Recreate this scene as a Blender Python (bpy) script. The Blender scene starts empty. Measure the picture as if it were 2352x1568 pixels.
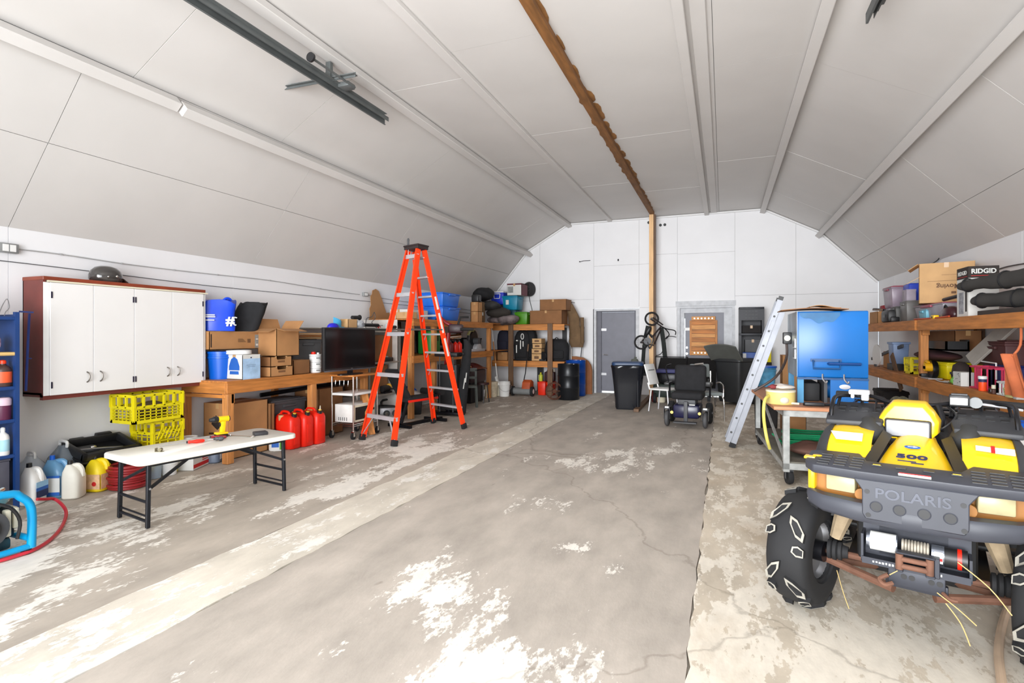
import bpy, bmesh, math, random
from math import sin, cos, pi, radians, atan
from mathutils import Vector as V, Matrix
random.seed(7)
SC = bpy.context.scene
COL = SC.collection
# ---------------------------------------------------------------- camera
FPX, VHOR, CAMH, TH = 1241.0, 770.0, 1.5, atan(486 / 1241)
cd = bpy.data.cameras.new('camera'); cam = bpy.data.objects.new('camera', cd); COL.objects.link(cam)
cd.sensor_width = 36; cd.lens = 36 * FPX / 2352; cd.shift_y = -(784 - VHOR) / 2352
cd.clip_start = .05; cd.clip_end = 200
cam.location = (0, 0, CAMH); cam.rotation_euler = (pi / 2, 0, TH)
SC.camera = cam
# ---------------------------------------------------------------- light and exposure
SC.view_settings.view_transform = 'Standard'; SC.view_settings.look = 'None'
SC.view_settings.gamma = 1; SC.view_settings.use_curve_mapping = False
SC.view_settings.exposure = 0.0
SC.cycles.max_bounces = 10; SC.cycles.diffuse_bounces = 6
W = bpy.data.worlds.new('sky'); SC.world = W; W.use_nodes = True
_n = W.node_tree.nodes; _bg = _n['Background']
_bg.inputs[0].default_value = (.80, .90, 1, 1); _bg.inputs[1].default_value = 3.0
def area(name, loc, rot, sx, sy, power, col=(1, 1, 1), spread=180):
    l = bpy.data.lights.new(name, 'AREA'); l.shape = 'RECTANGLE'; l.size = sx; l.size_y = sy; l.energy = power; l.color = col; l.spread = radians(spread)
    o = bpy.data.objects.new(name, l); COL.objects.link(o); o.location = loc; o.rotation_euler = rot; return o
# daylight through the open overhead door behind the camera: open sky, the bright yard straight out, and sun bounced up off the yard
L_SKY, L_YARD, L_BOUNCE = 135.0, 165.0, 275.0
area('door_sky', (-1.4, -1.9, 2.0), (radians(66), 0, 0), 4.8, 3.4, L_SKY, (.96, .985, 1))
area('door_yard', (-1.4, -1.92, 2.0), (radians(90), 0, 0), 4.8, 3.4, L_YARD, (.98, .99, 1), 75)
area('door_bounce', (-1.4, -1.94, 1.9), (radians(112), 0, 0), 4.8, 3.4, L_BOUNCE, (.98, .99, 1), 120)
# ---------------------------------------------------------------- pixel rays of the photograph's lens -> points in the room
_S, _C = sin(TH), cos(TH)
def ray(u, v):
    a = (u - 1176) / FPX
    return V((-_S + a * _C, _C + a * _S, (VHOR - v) / FPX))
def PZ(u, v, z=0.0): d = ray(u, v); return V((0, 0, CAMH)) + d * ((z - CAMH) / d.z)
def PX(u, v, x): d = ray(u, v); return V((0, 0, CAMH)) + d * (x / d.x)
def PY(u, v, y): d = ray(u, v); return V((0, 0, CAMH)) + d * (y / d.y)
# ---------------------------------------------------------------- materials
def lin(c):
    c = c / 255
    return c / 12.92 if c <= .04045 else ((c + .055) / 1.055) ** 2.4
_mats = {}
def mat(name, rgb, rough=.55, metal=0.0, var=.12, scale=6.0, bump=.0, stretch=(1, 1, 1), alpha=1.0, trans=0.0, emit=0.0, coat=0.0, spec=.5):
    k = name
    if k in _mats: return _mats[k]
    m = bpy.data.materials.new(name); m.use_nodes = True; nt = m.node_tree; N = nt.nodes; L = nt.links
    p = N['Principled BSDF']; c = [lin(x) for x in rgb]
    tc = N.new('ShaderNodeTexCoord'); mp = N.new('ShaderNodeMapping'); mp.inputs['Scale'].default_value = stretch
    nz = N.new('ShaderNodeTexNoise'); nz.inputs['Scale'].default_value = scale; nz.inputs['Detail'].default_value = 4
    L.new(tc.outputs['Object'], mp.inputs[0]); L.new(mp.outputs[0], nz.inputs['Vector'])
    r = N.new('ShaderNodeValToRGB'); e = r.color_ramp.elements
    e[0].position = .3; e[1].position = .7
    e[0].color = [max(0, x * (1 - var)) for x in c] + [1]; e[1].color = [min(1, x * (1 + var)) for x in c] + [1]
    L.new(nz.outputs['Fac'], r.inputs[0]); L.new(r.outputs[0], p.inputs['Base Color'])
    p.inputs['Roughness'].default_value = rough; p.inputs['Metallic'].default_value = metal
    p.inputs['Specular IOR Level'].default_value = spec
    if alpha < 1: p.inputs['Alpha'].default_value = alpha
    if trans: p.inputs['Transmission Weight'].default_value = trans
    if coat: p.inputs['Coat Weight'].default_value = coat
    if emit: p.inputs['Emission Strength'].default_value = emit; L.new(r.outputs[0], p.inputs['Emission Color'])
    if bump:
        b = N.new('ShaderNodeBump'); b.inputs['Strength'].default_value = bump; b.inputs['Distance'].default_value = .01
        L.new(nz.outputs['Fac'], b.inputs['Height']); L.new(b.outputs[0], p.inputs['Normal'])
    _mats[k] = m; return m
def wood(name, rgb, axis=1, var=.28):
    s = [7, 7, 7]; s[axis] = .7
    return mat(name, rgb, .6, 0, var, 4, .15, tuple(s))
WHITE = mat('white_paint', (226, 226, 226), .45, var=.03, scale=2)
CEILW = mat('ceiling_paint', (208, 205, 202), .5, var=.035, scale=1.2)
CARD = mat('cardboard', (176, 128, 82), .8, var=.1, scale=5)
CARDD = mat('dark_cardboard', (134, 92, 56), .8, var=.12, scale=5)
CARDL = mat('pale_cardboard', (200, 160, 112), .8, var=.08, scale=5)
CARDI = mat('cardboard_inside', (120, 82, 50), .85, var=.1)
TAPE = mat('packing_tape', (190, 150, 100), .3, var=.04)
INK = mat('dark_print', (40, 32, 28), .7, var=.1)
BROWNINK = mat('brown_print', (110, 78, 52), .7, var=.1)
BLACK = mat('black_plastic', (28, 28, 30), .45, var=.15)
BLACKM = mat('black_metal', (22, 22, 26), .35, .4, var=.15)
BLACKF = mat('black_fabric', (24, 24, 27), .85, var=.25, bump=.3, scale=12)
CHAR = mat('charcoal_plastic', (56, 58, 66), .5, var=.08)
GREYP = mat('grey_plastic', (120, 122, 122), .5, var=.08)
GREYD = mat('dark_grey_plastic', (70, 71, 74), .55, var=.1)
STEEL = mat('steel', (178, 178, 180), .32, .85, var=.08)
ALU = mat('aluminium', (192, 192, 196), .42, .4, var=.06)
CHROME = mat('chrome', (220, 218, 214), .15, 1.0, var=.03)
RUBBER = mat('rubber', (26, 26, 28), .8, var=.2, bump=.1)
WHITEP = mat('white_plastic', (232, 232, 230), .4, var=.03)
CREAMP = mat('cream_plastic', (222, 214, 190), .45, var=.05)
YELP = mat('yellow_plastic', (222, 206, 6), .45, var=.06)
REDP = mat('red_plastic', (232, 34, 12), .4, var=.06)
BLUEP = mat('blue_plastic', (8, 92, 200), .35, var=.06)
TEALP = mat('teal_plastic', (0, 128, 160), .4, var=.06)
GREENP = mat('green_plastic', (74, 140, 22), .4, var=.08)
ORANGE = mat('orange_fibreglass', (244, 62, 16), .4, var=.05)
MAROON = mat('maroon_paint', (112, 48, 40), .45, var=.12)
LUMB = wood('lumber_y', (186, 118, 56), 1)
LUMX = wood('lumber_x', (190, 122, 58), 0)
LUMZ = wood('lumber_z', (192, 128, 70), 2)
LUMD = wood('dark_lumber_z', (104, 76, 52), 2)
GLASSY = mat('clear_plastic', (206, 214, 222), .25, var=.05, alpha=.45)
PAPER = mat('paper_label', (214, 214, 210), .6, var=.03)
REDINK = mat('red_print', (196, 28, 28), .6, var=.05)
BLUEINK = mat('blue_print', (30, 92, 178), .6, var=.08)
NAVYINK = mat('navy_print', (30, 40, 84), .6, var=.08)
# ---------------------------------------------------------------- mesh building
def basis(d):
    d = V(d).normalized(); a = V((0, 0, 1)) if abs(d.z) < .95 else V((1, 0, 0))
    x = a.cross(d).normalized(); return x, d.cross(x).normalized(), d
def smooth_pts(pts, k=6, closed=False):
    pts = [V(p) for p in pts]; n = len(pts); out = []
    rng = range(n if closed else n - 1)
    for i in rng:
        if closed: p0, p1, p2, p3 = pts[(i - 1) % n], pts[i], pts[(i + 1) % n], pts[(i + 2) % n]
        else: p0, p1, p2, p3 = pts[max(i - 1, 0)], pts[i], pts[i + 1], pts[min(i + 2, n - 1)]
        for j in range(k):
            t = j / k
            out.append(.5 * ((2 * p1) + (p2 - p0) * t + (2 * p0 - 5 * p1 + 4 * p2 - p3) * t * t + (3 * p1 - p0 - 3 * p2 + p3) * t ** 3))
    if not closed: out.append(pts[-1])
    return out
STUFF = {'tread', 'tread_edge', 'deck_slots', 'rack_slots', 'panel_holes', 'hole_rims', 'plate_lettering', 'deck_gap_yellow', 'winch_rope', 'tow_holes', 'bolt_heads', 'pipe_hole', 'lattice_side', 'white_lettering', 'print', 'snap', 'hinge', 'vents', 'grip', 'fender_label', 'spokes', 'side_tube'}
class MB:
    def __init__(s): s.v = []; s.f = []
    def add(s, vs, fs):
        o = len(s.v); s.v += [V(p) for p in vs]; s.f += [[i + o for i in f] for f in fs]; return s
    def box(s, c, d, rz=0, R=None, top=1.0):
        x, y, z = d[0] / 2, d[1] / 2, d[2] / 2
        vs = [V((a * x * (top if k > 0 else 1), b * y * (top if k > 0 else 1), k * z)) for k in (-1, 1) for a, b in ((-1, -1), (1, -1), (1, 1), (-1, 1))]
        if R is None and rz: R = Matrix.Rotation(rz, 3, 'Z')
        if R is not None: vs = [R @ p for p in vs]
        return s.add([p + V(c) for p in vs], [(3, 2, 1, 0), (4, 5, 6, 7), (0, 1, 5, 4), (1, 2, 6, 5), (2, 3, 7, 6), (3, 0, 4, 7)])
    def bb(s, x0, x1, y0, y1, z0, z1): return s.box(((x0 + x1) / 2, (y0 + y1) / 2, (z0 + z1) / 2), (abs(x1 - x0), abs(y1 - y0), abs(z1 - z0)))
    def bar(s, p, q, w, h, up=(0, 0, 1)):
        p, q = V(p), V(q); d = (q - p).normalized(); u = V(up); x = d.cross(u)
        if x.length < 1e-4: x = d.cross(V((1, 0, 0)))
        x.normalize(); y = x.cross(d).normalized()
        vs = [e + x * (a * w / 2) + y * (b * h / 2) for e in (p, q) for a, b in ((-1, -1), (1, -1), (1, 1), (-1, 1))]
        return s.add(vs, [(3, 2, 1, 0), (4, 5, 6, 7), (0, 1, 5, 4), (1, 2, 6, 5), (2, 3, 7, 6), (3, 0, 4, 7)])
    def cyl(s, p, q, r, r2=None, n=16, caps=True):
        p, q = V(p), V(q); r2 = r if r2 is None else r2; x, y, _ = basis(q - p)
        vs = [e + (x * cos(2 * pi * i / n) + y * sin(2 * pi * i / n)) * rr for e, rr in ((p, r), (q, r2)) for i in range(n)]
        fs = [(i, (i + 1) % n, n + (i + 1) % n, n + i) for i in range(n)]
        if caps: fs += [tuple(range(n - 1, -1, -1)), tuple(range(n, 2 * n))]
        return s.add(vs, fs)
    def tube(s, pts, r, n=8, closed=False, sm=0):
        pts = smooth_pts(pts, sm, closed) if sm else [V(p) for p in pts]
        m = len(pts); vs = []; x = None
        for i in range(m):
            a = pts[(i - 1) % m] if (closed or i) else pts[i]; b = pts[(i + 1) % m] if (closed or i < m - 1) else pts[i]
            d = (b - a).normalized()
            if x is None: x = basis(d)[0]
            x = (x - d * x.dot(d))
            x = x.normalized() if x.length > 1e-5 else basis(d)[0]
            y = d.cross(x); rr = r[i] if isinstance(r, (list, tuple)) else r
            vs += [pts[i] + (x * cos(2 * pi * k / n) + y * sin(2 * pi * k / n)) * rr for k in range(n)]
        fs = [(i * n + k, i * n + (k + 1) % n, ((i + 1) % m) * n + (k + 1) % n, ((i + 1) % m) * n + k) for i in range(m if closed else m - 1) for k in range(n)]
        if not closed: fs += [tuple(range(n - 1, -1, -1)), tuple(range((m - 1) * n, m * n))]
        return s.add(vs, fs)
    def lathe(s, prof, c=(0, 0, 0), n=24, axis=(0, 0, 1), sq=(1, 1), ring=False):
        if ring: prof = list(prof) + [prof[0]]
        x, y, z = basis(axis) if tuple(axis) != (0, 0, 1) else (V((1, 0, 0)), V((0, 1, 0)), V((0, 0, 1)))
        vs = [V(c) + x * (cos(2 * pi * k / n) * r * sq[0]) + y * (sin(2 * pi * k / n) * r * sq[1]) + z * h for r, h in prof for k in range(n)]
        m = len(prof); fs = [(i * n + k, i * n + (k + 1) % n, (i + 1) * n + (k + 1) % n, (i + 1) * n + k) for i in range(m - 1) for k in range(n)]
        if not ring: fs += [tuple(range(n - 1, -1, -1)), tuple(range((m - 1) * n, m * n))]
        return s.add(vs, fs)
    def sph(s, c, r, n=16, m=10, R=None):
        if not isinstance(r, (tuple, list)): r = (r, r, r)
        vs = []
        for i in range(m + 1):
            t = pi * i / m; st = max(sin(t), .02)
            for k in range(n):
                p = V((r[0] * st * cos(2 * pi * k / n), r[1] * st * sin(2 * pi * k / n), -r[2] * cos(t)))
                vs.append((R @ p if R is not None else p) + V(c))
        fs = [(i * n + k, i * n + (k + 1) % n, (i + 1) * n + (k + 1) % n, (i + 1) * n + k) for i in range(m) for k in range(n)]
        return s.add(vs, fs + [tuple(range(n - 1, -1, -1)), tuple(range(m * n, m * n + n))])
    def loft(s, rings, closed_ring=True, caps=True):
        n = len(rings[0]); vs = [p for r in rings for p in r]; kk = n if closed_ring else n - 1
        fs = [(i * n + k, i * n + (k + 1) % n, (i + 1) * n + (k + 1) % n, (i + 1) * n + k) for i in range(len(rings) - 1) for k in range(kk)]
        if caps: fs += [tuple(range(n - 1, -1, -1)), tuple(range((len(rings) - 1) * n, len(rings) * n))]
        return s.add(vs, fs)
    def prism(s, poly, o, x, y, depth):
        # polygon in the plane (o, x, y) pushed along x cross y by depth (numbers or vector)
        o, x, y = V(o), V(x), V(y); nrm = x.cross(y).normalized() * depth; n = len(poly)
        a = [o + x * p + y * q for p, q in poly]; b = [p + nrm for p in a]
        return s.add(a + b, [tuple(range(n - 1, -1, -1)), tuple(range(n, 2 * n))] + [(i, (i + 1) % n, n + (i + 1) % n, n + i) for i in range(n)])
    def sheet(s, fn, nu, nv, th=.004):
        # solid sheet: fn(a, b) -> point, a, b in 0..1, thickened along its normal
        P = [[V(fn(i / nu, j / nv)) for j in range(nv + 1)] for i in range(nu + 1)]
        vs = []
        for sg in (0, 1):
            for i in range(nu + 1):
                for j in range(nv + 1):
                    du = P[min(i + 1, nu)][j] - P[max(i - 1, 0)][j]; dv = P[i][min(j + 1, nv)] - P[i][max(j - 1, 0)]
                    nn = du.cross(dv); nn = nn.normalized() if nn.length > 1e-9 else V((0, 0, 1))
                    vs.append(P[i][j] - nn * th * sg)
        w = nv + 1; q = (nu + 1) * w; fs = []
        for i in range(nu):
            for j in range(nv):
                a, b, c, d = i * w + j, (i + 1) * w + j, (i + 1) * w + j + 1, i * w + j + 1
                fs += [(a, b, c, d), (q + d, q + c, q + b, q + a)]
        for i in range(nu): fs += [(i * w, q + i * w, q + (i + 1) * w, (i + 1) * w), (i * w + nv, (i + 1) * w + nv, q + (i + 1) * w + nv, q + i * w + nv)]
        for j in range(nv): fs += [(j, j + 1, q + j + 1, q + j), (nu * w + j, q + nu * w + j, q + nu * w + j + 1, nu * w + j + 1)]
        return s.add(vs, fs)
    def noise(s, a, sc=3.0, seed=0.0):
        from mathutils import noise as N
        s.v = [p + N.noise_vector(p * sc + V((seed, seed * 1.7, -seed))) * a for p in s.v]; return s
    def b(s, name, m, parent=None, w=False, bev=0.0, seg=2, sm=35, sub=0, off=None):
        vs = s.v
        if w and parent is not None:
            r = parent
            M = Matrix.Identity(4)
            while r is not None:
                M = Matrix.Translation(r.location) @ Matrix.Rotation(r.rotation_euler.z, 4, 'Z') @ M if False else (Matrix.Translation(r.location) @ r.rotation_euler.to_matrix().to_4x4()) @ M
                r = r.parent
            Mi = M.inverted(); vs = [Mi @ p for p in vs]
        me = bpy.data.meshes.new(name); me.from_pydata([tuple(p) for p in vs], [], s.f)
        bm = bmesh.new(); bm.from_mesh(me); bmesh.ops.recalc_face_normals(bm, faces=bm.faces)
        if bev:
            es = [e for e in bm.edges if len(e.link_faces) == 2 and e.calc_face_angle(0) > radians(25)]
            bmesh.ops.bevel(bm, geom=es, offset=bev, segments=seg, profile=.5, affect='EDGES', clamp_overlap=True)
        bm.to_mesh(me); bm.free(); me.materials.append(m)
        if sm:
            for p in me.polygons: p.use_smooth = True
            me.set_sharp_from_angle(angle=radians(sm))
        o = bpy.data.objects.new(name, me); COL.objects.link(o)
        if name in STUFF: o['kind'] = 'stuff'
        if parent is not None: o.parent = parent
        if sub: md = o.modifiers.new('s', 'SUBSURF'); md.levels = sub; md.render_levels = sub
        return o
def T(name, label, cat, loc=(0, 0, 0), rz=0, group=None):
    o = bpy.data.objects.new(name, None); COL.objects.link(o); o.empty_display_size = .1
    o.location = loc; o.rotation_euler = (0, 0, rz); return tag(o, label, cat, group)
def tag(o, label, cat, group=None):
    o['label'] = label; o['category'] = cat
    if group: o['group'] = group
    return o
def struct(o): o['kind'] = 'structure'; return o
def rel(o, label): o['label'] = label; return o
def dup(o, loc=None, rz=None, label=None, parent=None):
    c = o.copy(); COL.objects.link(c); c.parent = parent
    if loc is not None: c.location = loc
    if rz is not None: c.rotation_euler = (0, 0, rz)
    if label: c['label'] = label
    for ch in o.children: dup(ch, parent=c)
    return c
def txt(s, size, o, x, y, m, parent, name='lettering', ext=.0008, bold=0.0, al='CENTER', sx=1.0):
    c = bpy.data.curves.new(name, 'FONT'); c.body = s; c.size = size; c.extrude = ext; c.align_x = al; c.align_y = 'CENTER'; c.offset = bold; c.resolution_u = 3
    t = bpy.data.objects.new(name, c); COL.objects.link(t)
    dg = bpy.context.evaluated_depsgraph_get(); me = bpy.data.meshes.new_from_object(t.evaluated_get(dg))
    bpy.data.objects.remove(t); bpy.data.curves.remove(c)
    o, x, y = V(o), V(x).normalized(), V(y).normalized(); z = x.cross(y)
    for v in me.vertices: p = v.co; v.co = o + x * (p.x * sx) + y * p.y + z * p.z
    me.materials.clear(); me.materials.append(m)
    t = bpy.data.objects.new(name, me); COL.objects.link(t); t.parent = parent; return t
# ---------------------------------------------------------------- kinds of things used again and again
def carton(name, label, x0, x1, y0, y1, z0, z1, m=None, rz=0, op=False, cat='box', group=None, gap=.0):
    """cardboard box: walls, two top flaps and a tape seam, or open with flaps standing out"""
    m = m or CARD; X, Y, Z = abs(x1 - x0), abs(y1 - y0), z1 - z0
    r = T(name, label, cat, ((x0 + x1) / 2, (y0 + y1) / 2, z0), rz, group); t = .006
    a, b_ = X / 2, Y / 2; c = MB().bb(-a, a, -b_, b_, 0, t)
    c.bb(-a, -a + t, -b_, b_, 0, Z).bb(a - t, a, -b_, b_, 0, Z).bb(-a, a, -b_, -b_ + t, 0, Z).bb(-a, a, b_ - t, b_, 0, Z)
    c.b('carton', m, r)
    if op:
        fl = min(X, Y) * .45
        for k, (o, d, ln, s) in enumerate((((a, 0), (1, 0), Y, .35), ((-a, 0), (-1, 0), Y, 1.2), ((0, -b_), (0, -1), X, .5), ((0, b_), (0, 1), X, .9))):
            p = V((o[0], o[1], Z)); q = p + V((d[0] * fl * cos(s), d[1] * fl * cos(s), fl * sin(s) * (1 if k % 2 else -.6)))
            MB().bar(p, q, ln * .98, .005, up=(0, 0, 1)).b('flap', m, r)
    else:
        MB().bb(-a, -.002, -b_, b_, Z, Z + .005).b('flap', m, r); MB().bb(.002, a, -b_, b_, Z, Z + .005).b('flap', m, r)
        MB().bb(-.025, .025, -b_ - .001, b_ + .001, Z + .005, Z + .0062).bb(-.025, .025, -b_ - .0012, -b_, Z - .06, Z + .006).bb(-.025, .025, b_, b_ + .0012, Z - .06, Z + .006).b('tape', TAPE, r)
    return r
def bucket(name, label, loc, r, h, m, lid=None, group=None, bail=True, cat='bucket', opened=False, rz=.6):
    t = T(name, label, cat, loc, rz, group)
    if opened: prof = [(r * .82, 0), (r * .97, h * .78), (r * 1.03, h * .79), (r * 1.03, h * .86), (r * .98, h * .87), (r, h), (r * .95, h), (r * .8, .02), (.01, .02)]
    else: prof = [(r * .82, 0), (r * .96, h * .74), (r * 1.02, h * .75), (r * 1.02, h * .8), (r * .97, h * .81), (r * .98, h * .94)]
    MB().lathe(prof, n=28).b('body', m, t)
    if not opened:
        MB().lathe([(r * .99, h * .92), (r * 1.05, h * .92), (r * 1.05, h * .99), (r * .98, h), (r * .9, h * .985)], n=28).b('lid', lid or m, t)
    if bail:
        MB().tube([(cos(a) * r * 1.04, -sin(a) * r * .5 - r * .55, h * .77 - sin(a) * h * .42) for a in [pi * i / 10 for i in range(11)]], .0035, 6).b('bail_handle', STEEL, t)
    return t
def jug(name, label, loc, w, d, h, m, capm, rz=0, lab=None, cat='jug', labm=None):
    """moulded jug with a handle opening, neck and cap"""
    t = T(name, label, cat, loc, rz); a, b_ = w / 2, d / 2
    def ring(z, f, g, ox=0):
        return [V((a * f * math.copysign(abs(cos(q)) ** .55, cos(q)) + ox, b_ * g * math.copysign(abs(sin(q)) ** .55, sin(q)), z)) for q in [2 * pi * i / 20 for i in range(20)]]
    MB().loft([ring(0, .9, .9), ring(.012, 1, 1), ring(h * .58, 1, 1), ring(h * .72, .86, .9, -a * .1), ring(h * .86, .45, .55, -a * .3), ring(h * .9, .3, .4, -a * .42)]).b('body', m, t)
    MB().tube([(-a * .2, 0, h * .84), (a * .45, 0, h * .86), (a * .82, 0, h * .74), (a * .86, 0, h * .56)], d * .13, 8, sm=4).b('handle', m, t)
    MB().cyl((-a * .42, 0, h * .88), (-a * .42, 0, h), .022, .02, 14).b('cap', capm, t)
    if lab:
        z0, z1 = lab; MB().bb(-a * .8, a * .8, -b_ - .0015, -b_ + .001, h * z0, h * z1).b('label', labm or PAPER, t)
        MB().bb(a - .001, a + .0015, -b_ * .8, b_ * .8, h * z0, h * z1).b('label', labm or PAPER, t)
    return t
def lattice(m, o, x, y, W, H, nx, ny, t, n):
    """open plastic lattice in the plane (o, x, y), thickness along n"""
    o, x, y = V(o), V(x), V(y)
    for i in range(nx + 1): p = o + x * (W * i / nx); m.bar(p, p + y * H, t, t, up=n)
    for j in range(ny + 1): p = o + y * (H * j / ny); m.bar(p, p + x * W, t, t, up=n)
def crate(name, label, loc, X, Y, Z, m, rz=0, nx=5, ny=4, group=None, cat='crate', solid=.0):
    t = T(name, label, cat, loc, rz, group); a, b_ = X / 2, Y / 2
    MB().bb(-a, a, -b_, b_, 0, .012).b('base', m, t)
    rim = MB(); e = .016
    for z in (Z - .03, .012):
        hh = .03 if z > .1 else .02
        rim.bb(-a, a, -b_, -b_ + e, z, z + hh).bb(-a, a, b_ - e, b_, z, z + hh).bb(-a, -a + e, -b_ + e, b_ - e, z, z + hh).bb(a - e, a, -b_ + e, b_ - e, z, z + hh)
    for sx in (-1, 1):
        for sy in (-1, 1): rim.box((sx * (a - .017), sy * (b_ - .017), Z / 2), (.034, .034, Z))
    rim.b('rim', m, t)
    for (o, x, Wd, n) in (((a - .008, -b_, 0), (0, 1, 0), Y, (1, 0, 0)), ((-a + .008, -b_, 0), (0, 1, 0), Y, (1, 0, 0)), ((-a, -b_ + .008, 0), (1, 0, 0), X, (0, 1, 0)), ((-a, b_ - .008, 0), (1, 0, 0), X, (0, 1, 0))):
        g = MB(); lattice(g, V(o) + V((0, 0, .02)), x, (0, 0, 1), Wd, Z * .52, max(3, int(nx * Wd / .3)), ny, .008, n)
        g.box(V(o) + V(x) * Wd / 2 + V((0, 0, Z * .7)), (abs(x[0]) * Wd + .008, abs(x[1]) * Wd + .008, Z * .3)) if solid else None
        if not solid: lattice(g, V(o) + V((0, 0, Z * .54)), x, (0, 0, 1), Wd, Z * .42, max(2, int(3 * Wd / .3)), 1, .02, n)
        g.b('lattice_side', m, t)
    return t
def tote(name, label, loc, X, Y, Z, m, rz=0, lid=None, cat='storage bin', group=None, tp=.86):
    t = T(name, label, cat, loc, rz, group)
    bd = MB().box((0, 0, Z * .47), (X * tp, Y * tp, Z * .94))
    for i, p in enumerate(bd.v):
        if p.z > Z * .5: bd.v[i] = V((p.x / tp * .97, p.y / tp * .97, p.z))
    bd.b('body', m, t, bev=min(X, Y) * .06)
    MB().bb(-X / 2, X / 2, -Y / 2, Y / 2, Z * .9, Z * .96).b('rim', m, t, bev=.006)
    MB().bb(-X * .49, X * .49, -Y * .49, Y * .49, Z * .96, Z).bb(-X * .38, X * .38, -Y * .38, Y * .38, Z, Z + .012).b('lid', lid or m, t, bev=.005)
    for sx in (-1, 1): MB().box((sx * X * .5, 0, Z * .86), (.03, Y * .35, .03)).b('handle', lid or m, t, bev=.006)
    return t
def bottle(name, label, loc, r, h, m, capm, labm=None, cat='bottle', rz=0, sq=(1, 1)):
    t = T(name, label, cat, loc, rz)
    MB().lathe([(r * .92, 0), (r, .008), (r, h * .62), (r * .85, h * .72), (r * .36, h * .82), (r * .33, h * .88)], n=18, sq=sq).b('body', m, t)
    MB().lathe([(r * .4, h * .86), (r * .38, h * .97), (r * .2, h)], n=14).b('cap', capm, t)
    if labm: MB().lathe([(r * 1.01, h * .15), (r * 1.015, h * .16), (r * 1.015, h * .55), (r * 1.01, h * .56)], n=18, sq=sq).b('label', labm, t)
    return t
def blob(name, label, c, r, m, cat, seed=1.0, amp=.25, R=None, n=20, mm=12, group=None, flat=None):
    """soft bag or bundle: a lumpy closed surface"""
    k = MB().sph((0, 0, 0), r, n, mm, R); k.noise(min(r) * amp, 1.6 / max(r), seed); k.noise(min(r) * amp * .4, 5 / max(r), seed + 3)
    if flat is not None: k.v = [V((p.x, p.y, max(p.z, flat))) for p in k.v]
    o = k.b(name, m, None, sm=60); o.location = c
    return tag(o, label, cat, group)
# ================================================================ the building
XL, XR, YB, YF = -6.11, 3.15, 13.9, -2.0
OUT = [(XL, 0), (XR, 0), (XR, 2.68), (2.03, 3.85), (.87, 4.47), (-3.83, 4.47), (-4.97, 3.83), (XL, 2.49)]
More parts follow.
